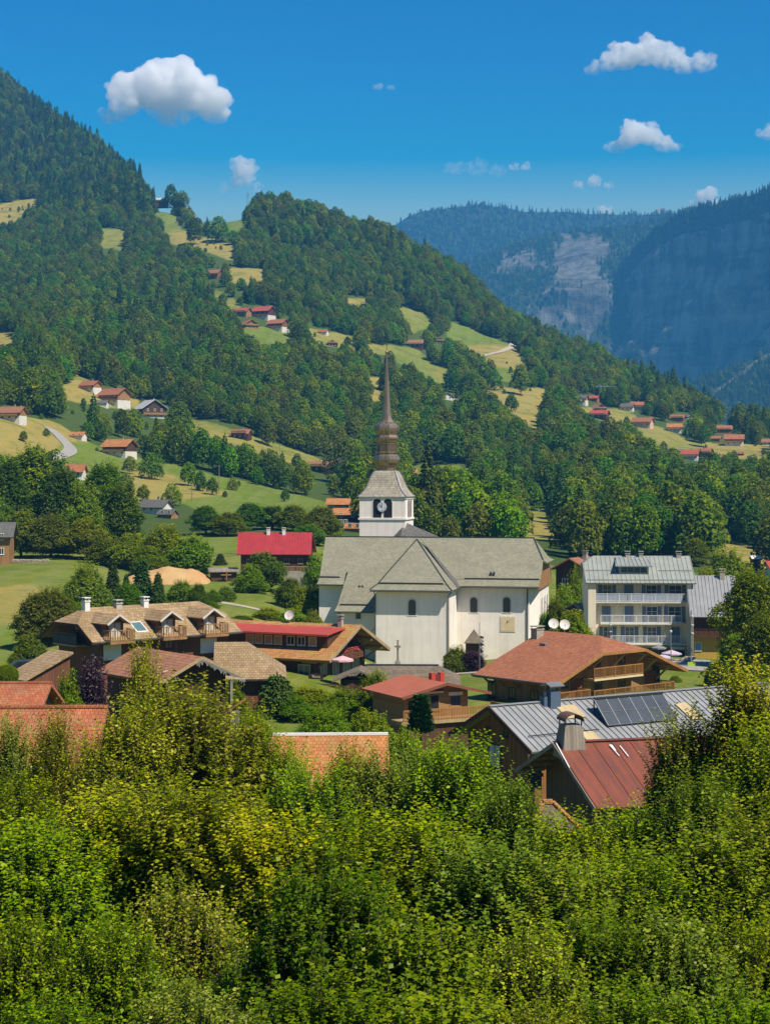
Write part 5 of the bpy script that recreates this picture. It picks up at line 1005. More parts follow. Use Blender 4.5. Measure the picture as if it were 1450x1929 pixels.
def simple_house(name, label, cat, p, yaw, W, L, hw, hr, mats, ov=0.7, ax='y', low=0.0, nwin=2, chim=True, balc=False, group=None, zb=-3, wins=True):
    """gable house: ridge along y (gable to the front) or x; wall may have a rendered ground floor"""
    B = Bld(name, label, cat, p, yaw, group); wall, roof, lowm = mats; A0, A1 = (-W/2-ov, W/2+ov); t = 0.18
    m = MB(); roof_gable(m, A0, A1, -ov, L+ov, hw-0.25, hw+hr, ax, t); rf = B.part('roof', m, roof); rp = (A0, A1, hw-0.25, hw+hr, t)
    m = MB(); walls_gable(m, -W/2, W/2, 0, L, low if low else zb, rp, ax); B.part('wall', m, wall)
    q = mp(ax)
    if low: a, b = q(-W/2-0.04, -0.04, zb), q(W/2+0.04, L+0.04, low); m = MB(); m.box(a.x, b.x, a.y, b.y, zb, low); B.part('ground_floor', m, lowm)
    if chim: c = q(W*0.18, L*0.55, 0); m = MB(); chimney(m, c.x, c.y, hw+hr*0.4, hw+hr+0.6, 0.6); B.part('chimney', m, STONE, rf)
    if wins:
        for fl in range(2 if hw > 4.2 else 1):
            z = 0.9+fl*2.7
            for i in range(nwin):
                x = -W/2+W*(i+0.75)/(nwin+0.5)
                if ax == 'y': window(B, (x,-0.04 if z < low else 0,z), vX(), vY(-1), 0.95, 1.25, WHITEP, GLASS, (2,1), 0.09)
                else: window(B, (0.6+L*(i+0.4)/nwin,-W/2-(0.04 if z < low else 0),z), vX(), vY(-1), 0.95, 1.25, WHITEP, GLASS, (2,1), 0.09)
    if balc:
        z = low if low else 2.6; m = MB()
        if ax == 'y': m.box(-W/2+0.2, W/2-0.2, -1.0, -0.05, z-0.12, z+0.04); railing(m, (-W/2+0.2,-0.95,z), (W/2-0.2,-0.95,z), 0.9, 0.3, 0.06, 0.1, True)
        else: m.box(0.4, L-0.4, -W/2-1.0, -W/2-0.05, z-0.12, z+0.04); railing(m, (0.4,-W/2-0.95,z), (L-0.4,-W/2-0.95,z), 0.9, 0.3, 0.06, 0.1, True)
        B.part('balcony', m, W_MID)
    return B
def roof_only(name, label, u, v, Y, yaw, x1, run, drop, hz, mat, back=True, ov=0.5, verge=None, ridge=None, hip0=0.0, hip1=0.0):
    """house seen mostly as its near roof slope: ridge starts at pixel (u,v)"""
    p = P(u, v, Y); B = Bld(name, label, 'house' if name == 'house' else 'shed', p, yaw); hz += 8; m = MB(); m.slab([(0,0,0),(x1,0,0),(x1+hip1,-run,-drop),(-hip0,-run,-drop)], 0.18)
    m.slab([(0,0,0),(x1,0,0),(x1+hip1,run,-drop),(-hip0,run,-drop)], 0.18)
    if hip1: m.slab([(x1,0,0),(x1+hip1,-run,-drop),(x1+hip1,run,-drop)], 0.18)
    if hip0: m.slab([(0,0,0),(-hip0,-run,-drop),(-hip0,run,-drop)], 0.18)
    rf = B.part('roof', m, mat); m = MB(); m.bar((0,0,0.04), (x1,0,0.04), 0.26, 0.13); B.part('ridge_cap', m, ridge or mat, rf)
    m = MB(); k = (run-ov)/run
    if hip0 or hip1: m.box(-hip0+ov, x1+hip1-ov, -run+ov, run-ov, -drop-hz, -drop*k-0.25)
    else: walls_gable(m, -run+ov, run-ov, 0.5, x1-0.5, -drop-hz, (-run, run, -drop, 0, 0.18), 'x')
    B.part('wall', m, W_OLD); return B
roof_only('house', 'house with wide orange-red tiled roof half hidden by the lookout trees', -60, 1333, 82, 1, P(203,1327,82).x-P(-60,1333,82).x, 4.8, 3.0, 5, T_SAL)
roof_only('house', 'low weathered orange roof just behind the wide orange-red one', -60, 1287, 100, 0, P(98,1285,100).x-P(-60,1287,100).x, 4.2, 1.6, 5, T_SAL)
B_ = roof_only('house', 'house with bright orange tiled roof and white ridge amid the trees', 514, 1384.7, 92, 2, P(731,1377,92).x-P(514,1384,92).x, 4.6, 2.5, 4, T_ORG, ridge=WHITEP, hip0=1.3)
B_ = roof_only('shed', 'small brown-roofed shed with a tall boarded chimney', 452, 1372, 97, 0, P(492,1372,97).x-P(452,1372,97).x, 1.3, 0.7, 4, T_BRN)
m = MB(); m.hexa([(-0.45,-1.1,-1.0),(0.1,-1.1,-1.0),(0.1,-0.6,-1.0),(-0.45,-0.6,-1.0),(-0.36,-1.05,1.15),(0.02,-1.05,1.15),(0.02,-0.65,1.15),(-0.36,-0.65,1.15)]); m.mat(1); m.slab([(-0.75,-1.2,1.0),(-0.75,-0.5,1.0),(0.35,-0.5,1.75),(0.35,-1.2,1.75)], 0.05); B_.part('chimney', m, [W_GREY, T_SAL])
B_ = roof_only('shed', 'little shed roof with orange ridge tiles below the rusty barn', 1022, 1512, 62, 2, 0.35, 1.25, 0.8, 3, T_OLD, ridge=T_ORG, hip0=0.5, hip1=0.9); m = MB()
for a, b in (((0,0,0.03),(-0.5,-1.25,-0.77)),((0.35,0,0.03),(1.25,-1.25,-0.77))): m.bar(a, b, 0.16, 0.08)
B_.part('hip_tiles', m, T_ORG)
p = P(-14, 1052, 325); simple_house('house', 'wooden house with grey roof cut by the left edge above the field', 'house', (p.x-3, p.y, p.z), 6, 9, 6.5, 4.4, 2.4, (W_MID, T_DARKSL, STONE), 0.9, 'x', 0, 2, False)
p = P(1075, 1100, 262); simple_house('house', 'dark timber house half hidden just right of the church', 'house', (p.x, p.y, 26-152/3270*262-5.2), -30, 5.0, 6, 3.8, 1.5, (W_DARK, T_BRN, STONE), 0.8, 'y')
p = P(1086, 1172, 226); B_ = simple_house('house', 'low house with pale roof and a red roof vent behind the leafy tree', 'house', (p.x, p.y, p.z), 24, 5, 4, 1.7, 0.8, (W_DARK, W_GREY, STONE), 0.5, 'x', 0, 1, False); m = MB(); m.tube((1.8,0,2.3), (1.8,0,3.6), 0.12, 0.12, 8); m.mat(1); m.lathe([(0.1,0),(0.42,0.25),(0.45,0.6),(0.3,0.85),(0.05,0.95)], (1.8,0,3.4), 10); B_.part('roof_vent', m, [ZINC, m_plain('vent_red', (0.42,0.05,0.04), 0.5, 0.1)])
p = P(1446, 1094, 400); simple_house('house', 'house with bright red roof at the right edge of the photo', 'house', p, 4, 7, 9, 3.0, 1.6, (WHITE, S_RED, STONE), 0.7, 'x', 0, 3, False)
p = P(1414, 1058, 440); simple_house('hut', 'tiny hut with white roof in the brown field on the right', 'hut', p, 8, 1.8, 2.2, 1.0, 0.5, (W_DARK, WHITEP, STONE), 0.25, 'x', 0, 1, False, wins=False)
p = P(-8, 1298, 132); 
B_ = Bld('lean_to', 'lean-to with tan tiled roof at the corner of the guest house', 'shed', P(45, 1282, 140), 41.7); m = MB(); m.slab([(0,0,0),(0,3.4,0),(4.6,3.4,2.0),(4.6,0,2.0)], 0.18); B_.part('roof', m, T_TAN); m = MB(); m.hexa([(0.4,0.3,-3),(4.5,0.3,-3),(4.5,3.1,-3),(0.4,3.1,-3),(0.4,0.3,-0.1),(4.5,0.3,1.7),(4.5,3.1,1.7),(0.4,3.1,-0.1)]); B_.part('wall', m, W_RED)
# ------------------------------------------------------------------ chalets on the hillside, each on the ground where its sight line meets the slope
HROOF = {'red': T_RED, 'crm': m_tile('far_red_tile', (0.36,0.07,0.05), (0.46,0.11,0.08), (0.30,0.06,0.045)), 'org': T_ORG, 'sal': T_SAL, 'brn': T_BRN, 'gry': T_DARKSL, 'pal': m_sheet('pale_far_sheet', (0.52,0.53,0.52), 0.4)}
HWALL = {'mid': W_MID, 'drk': W_DARK, 'red': W_BARN, 'wht': WHITE, 'pnk': m_plaster('pink_render', (0.62,0.46,0.36))}
for (u, v, wp, yaw, ax, rk, wk, low, nm, lab, grp) in CHALETS:
    p = hit_ground(u, v, 420 if v < 985 else 380); W_ = wp/F*p.y; big = W_ > 8.5
    if ax == 'x': W, L = W_*0.62, W_*0.86
    else: W, L = W_*0.82, W_*0.9
    hw = min(5.2, W_*0.32) if low else min(4.0, W_*0.24); hr = W*0.36
    loc = Vector((p.x, p.y, p.z)); a = R(yaw)
    if ax == 'x': loc -= Vector((math.cos(a), math.sin(a), 0))*L/2
    B = simple_house(nm, lab, 'house' if nm == 'house' else nm, loc, yaw, W, L, hw, hr, (HWALL[wk], HROOF[rk], WHITE), min(1.0, W_*0.075), ax, 1.9 if low and hw > 3.0 else 0, 3 if big else 2, big, big and wk != 'wht', grp, -4)
    if 'solar' in lab or u == 455:
        m = MB(); s = hr+0.25; hf = W/2+min(1.0, W_*0.075)
        for i in range(2): c = lambda x, t: (x, -hf*(1-t), hw-0.25+s*t+0.05); m.slab([c(L*(0.3+0.24*i), 0.35), c(L*(0.5+0.24*i), 0.35), c(L*(0.5+0.24*i), 0.75), c(L*(0.3+0.24*i), 0.75)], 0.05)
        B.part('solar_panel', m, GLASSB)
# ------------------------------------------------------------------ roads, mound, pool, poles, parasols, wires
def strip(name, label, pts, w, mat, lift=0.06, n=8):
    """a road laid on the ground along world points"""
    P_ = []
    for a, b in zip(pts, pts[1:]):
        for i in range(n): P_.append(a.lerp(b, i/n))
    P_.append(pts[-1]); sm = P_[:]
    for _ in range(6): sm = [sm[0]]+[(sm[i-1]+sm[i]*2+sm[i+1])/4 for i in range(1, len(sm)-1)]+[sm[-1]]
    V, Fc = [], []; k = 5
    for i, p in enumerate(sm):
        d = (sm[min(i+1, len(sm)-1)]-sm[max(i-1, 0)]); d.z = 0; d.normalize(); s = Vector((-d.y, d.x, 0))
        for j in range(k): q = p+s*w*(j/(k-1)-0.5); V.append((q.x, q.y, ground(q.x, q.y)+lift))
    for i in range(len(sm)-1):
        for j in range(k-1): a = i*k+j; Fc.append((a, a+k, a+k+1, a+1))
    return tag(link(name, np_mesh(name, np.array(V), np.array(Fc), mat)), label, kind='structure')
ROADM = m_plain('worn_asphalt', (0.30,0.285,0.26), 0.95, 0.15, 0.3); GRAV = m_plain('gravel_path', (0.40,0.35,0.27), 0.95, 0.15, 0.5)
strip('road', 'pale lane bending down the dry meadow', [hit_ground(u, v, 500) for u, v in ((92,806),(104,815),(118,828),(134,845),(132,853),(112,861),(88,868),(60,880))], 5.0, ROADM, 0.25)
strip('path', 'pale garden path behind the guest houses', [hit_ground(u, v, 200) for u, v in ((385,1131),(430,1138),(475,1146),(520,1158))], 2.2, GRAV)
strip('path', 'light track between the middle meadows', [hit_ground(u, v, 900) for u, v in ((905,672),(940,664),(962,656),(966,648))], 5.0, GRAV, 0.4)
strip('path', 'gravel yard below the church', [P(600,1268,226), P(720,1268,222), P(860,1262,221), P(980,1250,222), P(1060,1240,216)], 11.0, GRAV)
strip('road', 'asphalt street in front of the hotel', [P(1100,1240,203), P(1180,1250,200), P(1340,1262,198), P(1480,1262,196)], 17.0, ROADM, 0.1)
def mound():
    c = hit_ground(315, 1096, 200); g = np.random.default_rng(3); n = 60; V, Fc = [], []
    w = 168/F*c.y; xs = np.linspace(-0.5, 0.5, n)
    for i in range(n):
        for j in range(n):
            x, y = xs[i]*w, xs[j]*11; r = max(0, 1-(xs[i]*2)**2)**0.8*max(0, 1-(xs[j]*2)**2); V.append((c.x+x, c.y+y, 0))
    V = np.array(V); gzv = height(V[:,0], V[:,1]); X = (V[:,0]-c.x)/w*2; Yv = (V[:,1]-c.y)/5.5
    prof = np.clip(1-X**2, 0, 1)**0.6*np.clip(1-Yv**2, 0, 1)**0.8*(1-0.25*np.clip(-X, 0, 1)+0.0*X); V[:,2] = gzv-0.25+prof*2.7*(0.85+0.35*fbm(V[:,0], V[:,1], 2.2, 4, 9))
    Fc = [(i*n+j, (i+1)*n+j, (i+1)*n+j+1, i*n+j+1) for i in range(n-1) for j in range(n-1)]
    t = NT('earth'); o = t.obj(); f = t.noise(o, 0.12, 5); f2 = t.noise(o, 2.5, 6); t.surf(t.mix(f2, t.mix(t.ramp(f, [(0.42,0),(0.6,1)]), (0.52,0.21,0.07), (0.55,0.38,0.17)), (0.42,0.27,0.12)), 0.95, f2, 0.8, 0.1)
    me = np_mesh('earth_mound', V, np.array(Fc), t.m); me.polygons.foreach_set('use_smooth', [True]*len(me.polygons)); tag(link('earth_mound', me), 'mound of orange and sandy earth beyond the timber guest house', 'mound')
mound()
def pool():
    p = P(1301, 1284, 186); z = p.z; B = Bld('swimming_pool', 'bright blue swimming pool on a pale terrace by the big chalet', 'pool', p, 8); m = MB(); w, d = 2.3, 4.6
    m.box(-w-2.2, -w, -d-0.6, d+1.5, -3, 0.05); m.box(w, w+4, -d-0.6, d+1.5, -3, 0.05); m.box(-w, w, -d-0.6, -d, -3, 0.05); m.box(-w, w, d, d+1.5, -3, 0.05); B.part('deck', m, m_plain('pool_deck', (0.52,0.44,0.34), 0.85, 0.12, 1)); m = MB(); m.box(-w, w, -d, d, -0.6, -0.06)
    t = NT('pool_water'); n = t.noise(t.obj(), 1.6, 3); t.surf(t.mix(n, (0.02,0.22,0.42), (0.05,0.36,0.58)), 0.08, n, 0.2, 0.05, spec=0.5); B.part('water', m, t.m)
    m = MB(); m.bar((-w-1.4,d+0.8,0.05), (-w-1.4,d+0.8,1.3), 0.06); m.bar((-w-0.8,d+0.8,0.05), (-w-0.8,d+0.8,1.3), 0.06); m.bar((-w-1.4,d+0.8,1.3), (-w-0.8,d+0.8,1.3), 0.06); B.part('ladder', m, WHITEP)
pool()
def parasol(u, v, Y, r, col, lab, tilt=0.0, h=2.3, group='parasols on the terraces', up=True):
    top = P(u, v, Y); B = Bld('parasol', lab, 'parasol', (top.x, top.y, top.z-h), 12, group); m = MB(); k = 8; base = len(m.v)
    a = Vector((0,0,h)); ring = [Vector((r*math.cos(i*math.pi/4+0.3), r*math.sin(i*math.pi/4+0.3), h-r*0.33+tilt*math.cos(i*math.pi/4+0.3))) for i in range(k)]
    for i in range(k):
        j = (i+1) % k; m.slab([a, ring[i], ring[j]], 0.02); m.poly([ring[i], ring[j], ring[j]-Vector((0,0,0.16)), ring[i]-Vector((0,0,0.16))])
    B.part('canopy', m, m_plain('canvas_'+lab.split()[0], col, 0.85, 0.12, 3)); m = MB(); m.tube((0,0,-0.4), (0,0,h+0.15), 0.03, 0.03, 8); m.lathe([(0.25,0),(0.25,0.06),(0.05,0.1)], (0,0,0), 12); B.part('pole', m, W_PALE)
parasol(1264, 1224, 205, 1.2, (0.50,0.40,0.50), 'lilac parasol in front of the hotel ground floor')
parasol(1248, 1232, 209, 1.1, (0.46,0.42,0.52), 'greyish parasol half hidden left of the lilac one')
parasol(1290, 1236, 203, 1.2, (0.40,0.32,0.22), 'tan parasol tilted beside the lamp posts', 0.35)
parasol(645, 1235, 158.5, 1.05, (0.62,0.38,0.40), 'faded pink parasol on the guest house terrace')
parasol(1240, 1215, 207, 0.9, (0.20,0.21,0.23), 'dark parasol closest to the big chalet roof')
def pole(u, vt, vb, Y, lab, kind='lamp', r=0.06, name='street_lamp'):
    b = P(u, vb, Y); t = P(u, vt, Y); B = Bld(name, lab, 'lamp' if kind == 'lamp' else 'pole', b, 0); h = t.z-b.z; m = MB(); m.tube((0,0,-1.5), (0,0,h), r, r*0.7, 8); B.part('post', m, ZINC)
    if kind == 'lamp':
        m = MB(); m.tube((0,0,h-0.35), (0,0,h), 0.03, 0.03, 6); m.lathe([(0.05,0),(0.11,0.06),(0.13,0.2),(0.07,0.28),(0.02,0.3)], (0,0,h-0.05), 12); B.part('lantern', m, WHITEP)
    return B, h
pole(1263, 1191, 1250, 200, 'street lamp standing before the lilac parasol')
B_, h = pole(1301, 1150, 1280, 196, 'tall grey pole with a square lime-green sign', 'pole', 0.09, 'sign_pole'); z = P(1301,1254,196).z-P(1301,1280,196).z; m = MB(); m.box(-0.42, 0.42, -0.16, -0.10, z-0.42, z+0.42); B_.part('sign', m, m_plain('lime_green', (0.36,0.55,0.05), 0.5, 0.08))
for q in (0.93, 0.8, 0.68): m = MB(); m.bar((0,-0.1,h*q), (0.28,-0.1,h*q-0.1), 0.05, 0.12); B_.part('fitting', m, WHITEP)
B_, h = pole(1148, 1172, 1215, 205, 'thin mast with small fittings left of the hotel balconies', 'pole', 0.05, 'mast')
for q in (0.9, 0.6): m = MB(); m.bar((0,-0.05,h*q), (0.22,-0.05,h*q-0.06), 0.05, 0.1); B_.part('fitting', m, WHITEP)
B_, h = pole(903, 1172, 1250, 214, 'tall thin pole with a fabric decoration by the shrine', 'pole', 0.05, 'flag_pole')
g = np.random.default_rng(8)
for i in range(7): z = h*0.62-i*0.42; m = MB(); m.hexa([(0.05,-0.03,z),(0.42+0.2*g.random(),-0.1,z-0.15),(0.42,0.05,z-0.12),(0.05,0.03,z),(0.05,-0.03,z+0.25),(0.45,-0.1,z+0.1+0.1*g.random()),(0.42,0.05,z+0.1),(0.05,0.03,z+0.25)]); B_.part('pennant', m, [m_plain('pennant_grey', (0.35,0.34,0.36), 0.8, 0.2) if 'pennant_grey' not in bpy.data.materials else bpy.data.materials['pennant_grey']][0] if i % 2 else STEEL)
# utility poles across the meadow and their wires; wires to the crimson house
up_ = []
for i, (u, vt, vb, Y0) in enumerate(((413,876,930,420),(362,912,944,420),(527,835,898,420),(410,905,962,480))):
    if i == 3: continue
    b = hit_ground(u, vb, 450); t = P(u, vt, b.y); B = Bld('utility_pole', ('tall utility pole in the middle of the green meadow','short utility pole at the lower edge of the green meadow','utility pole before the dark wood above the meadow')[i], 'pole', b, 0, 'utility poles in the meadow'); m = MB(); m.tube((0,0,-1), (0,0,t.z-b.z), 0.16, 0.11, 7); B.part('post', m, W_GREY); m = MB(); m.bar((-0.8,0,t.z-b.z-0.3), (0.8,0,t.z-b.z-0.3), 0.12); B.part('cross_arm', m, W_GREY); up_.append(t)
def wire(a, b, sag, lab):
    m = MB(); pts = [a.lerp(b, i/14)-Vector((0,0,sag*4*(i/14)*(1-i/14))) for i in range(15)]; m.path(pts, 0.025, 4); tag(m.build('power_line', STEEL), lab, 'wire', 'power lines by the crimson-roofed house')
for i, d in enumerate((0, 3.5, 7.0)): wire(P(265,1012+d,335), P(449,1042+d*0.6,302), 1.2, ('upper wire','middle wire','lower wire')[i]+' running to the crimson-roofed house')
# lattice mast on the skyline meadow, crane in the right-hand hamlet
def mast():
    b = hit_ground(467, 405, 1500); t = P(467, 363, b.y); h = t.z-b.z; B = Bld('pylon', 'slim lattice pylon on the skyline beside the ridge wood', 'pylon', b, 10); m = MB(); w = 1.3
    for sx in (-1, 1):
        for sy in (-1, 1): m.bar((sx*w,sy*w,-1), (sx*0.35,sy*0.35,h), 0.28)
    for i in range(9):
        z0, z1 = h*i/9, h*(i+1)/9; a, c = w-(w-0.35)*i/9, w-(w-0.35)*(i+1)/9; s = 1 if i % 2 else -1
        m.bar((-s*a,-a,z0), (s*c,-c,z1), 0.16); m.bar((-a,-s*a,z0), (-c,s*c,z1), 0.16)
    B.part('frame', m, ZINC); m = MB(); m.bar((-3,0,h-1.5), (3,0,h-1.5), 0.3); m.bar((-2,0,h-4), (2,0,h-4), 0.3); B.part('cross_arm', m, ZINC)
mast()
def crane():
    b = hit_ground(1130, 757, 900); t = P(1130, 725, b.y); h = t.z-b.z; B = Bld('crane', 'slender building crane beside the crimson-roofed hamlet chalet', 'crane', b, 15); m = MB()
    for sx in (-0.5, 0.5):
        for sy in (-0.5, 0.5): m.bar((sx,sy,0), (sx,sy,h), 0.15)
    for i in range(8): s = 1 if i % 2 else -1; m.bar((-0.5*s,-0.5,h*i/8), (0.5*s,-0.5,h*(i+1)/8), 0.1)
    B.part('tower', m, ZINC); m = MB(); m.bar((-3,0,h-1.0), (11,0,h-1.2), 0.45); m.bar((0,0,h-1), (0,0,h+1.2), 0.2); m.bar((0,0,h+1.2), (8,0,h-1), 0.08); m.bar((0,0,h+1.2), (-3,0,h-1), 0.08); m.box(-3.4,-2.4,-0.5,0.5,h-1.8,h-0.8); B.part('jib', m, ZINC)
crane()
# log pile by the left edge house, parked car behind the round bush, retaining wall near the crimson house
def logs():
    p = hit_ground(52, 1060, 250); B = Bld('log_pile', 'row of stacked pale logs along the top of the left field', 'log pile', (p.x, p.y, p.z), 0); m = MB(); g = np.random.default_rng(6)
    for i in range(34):
        for j in range(3 if g.random() > 0.3 else 2): x = -3.9+i*0.235+g.normal()*0.02; m.tube((x+0.11*(j % 2),-0.5+g.normal()*0.03,0.12+j*0.2), (x+0.11*(j % 2),0.5,0.12+j*0.2), 0.105, 0.105, 7)
    B.part('logs', m, m_plain('cut_logs', (0.40,0.33,0.27), 0.9, 0.35, 5))
logs()
def car():
    p = P(44, 1276, 146); B = Bld('parked_car', 'dark parked car glimpsed right of the clipped round bush', 'car', p, 20); m = MB()
    pr = [(-2.1,0.35),(-2.15,0.75),(-1.7,0.95),(-1.1,1.0),(-0.5,1.42),(0.9,1.45),(1.6,1.05),(2.1,0.95),(2.15,0.4)]
    for y, w in ((-0.85,0),(0.85,0)): m.poly([(x,y,z) for x, z in (pr if y > 0 else pr[::-1])])
    for (xa, za), (xb, zb) in zip(pr, pr[1:]): m.poly([(xa,-0.85,za),(xb,-0.85,zb),(xb,0.85,zb),(xa,0.85,za)])
    B.part('body', m, m_plain('car_grey', (0.06,0.065,0.075), 0.25, 0.05, metallic=0.5)); m = MB(); m.slab([(-1.05,-0.7,1.03),(-0.52,-0.66,1.43),(-0.52,0.66,1.43),(-1.05,0.7,1.03)], -0.02); m.slab([(0.92,-0.66,1.46),(1.58,-0.7,1.08),(1.58,0.7,1.08),(0.92,0.66,1.46)], -0.02)
    for y in (-0.862, 0.862): m.poly([(-0.95,y,1.02),(1.4,y,1.05),(0.85,y,1.38),(-0.5,y,1.36)][::(1 if y < 0 else -1)])
    B.part('windows', m, GLASS)
    for x in (-1.35, 1.35):
        for y in (-0.8, 0.8): m = MB(); m.tube((x,y-0.1,0.33), (x,y+0.1,0.33), 0.33, 0.33, 16); B.part('wheel', m, STEEL)
car()
def garden_wall():
    p = hit_ground(398, 1096, 220); B = Bld('shed', 'dark open shed with plank roof beyond the earth mound', 'shed', p, 10); m = MB(); m.box(0, 4.4, 0, 2.4, -0.5, 1.7); B.part('wall', m, W_DARK); m = MB(); m.slab([(-0.4,-0.6,1.75),(4.8,-0.6,1.75),(4.8,2.8,2.3),(-0.4,2.8,2.3)], 0.1); B.part('roof', m, W_GREY); m = MB(); m.bar((2.6,-0.7,-0.3), (2.6,-0.7,1.9), 0.18); m.bar((1.6,-0.7,1.2), (3.4,-0.7,1.2), 0.18); B.part('rail', m, W_HON)
garden_wall()
# ------------------------------------------------------------------ trees
def unit(a): return a/np.maximum(np.linalg.norm(a, axis=-1, keepdims=True), 1e-9)
def leaves_at(rng, base, dirs, up, L, W, fold=0.25):
    """one folded four-point leaf per row: base point, direction, approximate blade normal"""
    n = len(base); d = unit(dirs); s = unit(np.cross(d, up)+1e-6); nn = np.cross(s, d)
    Lr = (L*(0.7+0.6*rng.random(n)))[:,None]; Wr = Lr*(W/L)
    tip = base+d*Lr+nn*(-0.18*Lr); mid = base+d*Lr*0.45
    a = mid+s*Wr*0.5+nn*Wr*fold; b = mid-s*Wr*0.5+nn*Wr*fold
    v = np.stack([base, a, tip, b], 1).reshape(-1, 3); f = np.arange(n*4).reshape(-1, 4)
    return v, f
def blob_points(rng, blobs, n, depth=(0.72, 1.06), bottom=-0.6):
    """points near the surface of a union of lobes, with outward directions"""
    bl = np.array(blobs, float); area = (bl[:,3]*bl[:,4]+bl[:,4]*bl[:,5]+bl[:,3]*bl[:,5]); pr = area/area.sum()
    P_, D_, K_ = [], [], []; got = 0
    while got < n:
        k = rng.choice(len(bl), size=n, p=pr); d = unit(rng.normal(size=(n, 3)))
        d = d[d[:,2] > bottom+rng.random(n)*0.3-0.15]; k = k[:len(d)]
        c, r = bl[k,:3], bl[k,3:6]; rr = rng.uniform(depth[0], depth[1], len(d))[:,None]
        p = c+d*r*rr; keep = np.ones(len(d), bool)
        for j in range(len(bl)):
            q = np.linalg.norm((p-bl[j,:3])/bl[j,3:6], axis=1); keep &= ~((q < 0.78) & (k != j))
        p, dd, k = p[keep], unit(d/r)[keep], k[keep]; P_.append(p); D_.append(dd); K_.append(k); got += len(p)
    return np.concatenate(P_)[:n], np.concatenate(D_)[:n], np.concatenate(K_)[:n]
def crown_blobs(rng, w, h, z0, n, flat=1.0, taper=0.5, ls=1.0):
    """lobes filling a crown w wide, from z0 to z0+h"""
    B = [(0, 0, z0+h*0.48, w*0.34*ls, w*0.34*ls, h*0.42*(0.5+0.5*ls))]
    for i in range(n):
        t = (i+0.5)/n; z = z0+h*(0.12+0.80*t); prof = math.sin(math.pi*min(1, 0.22+0.74*t))**0.8*(1-taper*max(0, t-0.55))
        a = i*2.39996+rng.random()*0.9; r = w*0.5*prof*(0.42+(0.34+0.3*(1-ls))*rng.random()); s = w*(0.13+0.11*rng.random())*(1-0.3*t)*ls
        B.append((r*math.cos(a), r*math.sin(a), z, s, s, s*0.85*flat))
    return B
def sprigs(rng, p, d, n_leaf, sl, L, W, up=0.5, droop=0.0, leafup=0.7):
    """each point grows a twig carrying n_leaf alternate leaves; returns leaves and twig axes"""
    n = len(p); ax = unit(d+np.array([0,0,up])*(0.5+rng.random((n,1)))+rng.normal(size=(n,3))*0.25); sl_ = (sl*(0.6+0.8*rng.random(n)))[:,None]
    t = (np.arange(n_leaf)+0.6)/n_leaf
    side = unit(np.cross(ax, rng.normal(size=(n,3)))); side2 = np.cross(ax, side)
    bases, dirs, ups, tint = [], [], [], []
    ct = rng.random(n)
    for i, tt in enumerate(t):
        ph = i*2.4+rng.random(n)*0.8; o = side*np.cos(ph)[:,None]+side2*np.sin(ph)[:,None]
        b = p+ax*sl_*tt+np.array([0,0,-1])*droop*tt*tt*sl_
        bases.append(b); dirs.append(unit(o*0.8+ax*0.55+np.array([0,0,-0.15-droop]))); ups.append(unit(np.array([0,0,1.0])*leafup+np.array([0.22,-0.16,0])+ax*0.2+rng.normal(size=(n,3))*0.30)); tint.append(np.clip(ct*0.55+rng.random(n)*0.45+(tt-0.5)*0.22, 0, 1))
    return np.concatenate(bases), np.concatenate(dirs), np.concatenate(ups), np.concatenate(tint), ax, sl_
def twig_mesh(p, ax, sl, r=0.012):
    """thin three-sided twigs"""
    n = len(p); s = unit(np.cross(ax, np.array([0.3,0.2,1.0]))); s2 = np.cross(ax, s); v = []; 
    for k in range(3):
        o = s*math.cos(k*2.094)+s2*math.sin(k*2.094); v.append(p+o*r)
    v.append(p+ax*sl); v = np.stack(v, 1).reshape(-1, 3); b = np.arange(n)[:,None]*4
    f = np.concatenate([b+np.array([[0,1,3]]), b+np.array([[1,2,3]]), b+np.array([[2,0,3]])])
    return v, f
BARK = m_wood('bark', (0.06,0.045,0.03), (0.13,0.10,0.075), 0.08)
def trunk_mesh(rng, h, r, blobs, lean=0.0, nl=10):
    m = MB(); pts = [Vector((0,0,-0.6))]; k = 5; zt = h
    for i in range(1, k+1):
        z = zt*i/k; pts.append(Vector((rng.normal()*0.03*zt*i/k, rng.normal()*0.03*zt*i/k, z)))
    for i in range(k): m.tube(pts[i], pts[i+1], r*(1-0.75*i/k), r*(1-0.75*(i+1)/k), 7)
    bl = [b for b in blobs[1:]]; rng.shuffle(bl)
    for b in bl[:nl]:
        c = Vector(b[:3]); z = max(0.3*zt, min(zt*0.9, c.z-0.5*math.hypot(c.x, c.y)-0.2)); i = min(k-1, int(z/zt*k)); s = pts[i].lerp(pts[i+1], z/zt*k-i)
        md = s.lerp(c, 0.5)+Vector((rng.normal()*0.1, rng.normal()*0.1, 0.15)); rr = r*0.36*(1-0.5*z/zt); m.tube(s, md, rr, rr*0.7, 5); m.tube(md, c, rr*0.7, rr*0.25, 5)
    me = m.build('trunk', BARK); d = me.data; bpy.data.objects.remove(me); return d
class Kind:
    """meshes of one tree shape: crown, trunk (+ fine twigs)"""
    def __init__(s, crown, trunk, twigs=None, h=1.0, w=1.0): s.crown, s.trunk, s.twigs, s.h, s.w = crown, trunk, twigs, h, w
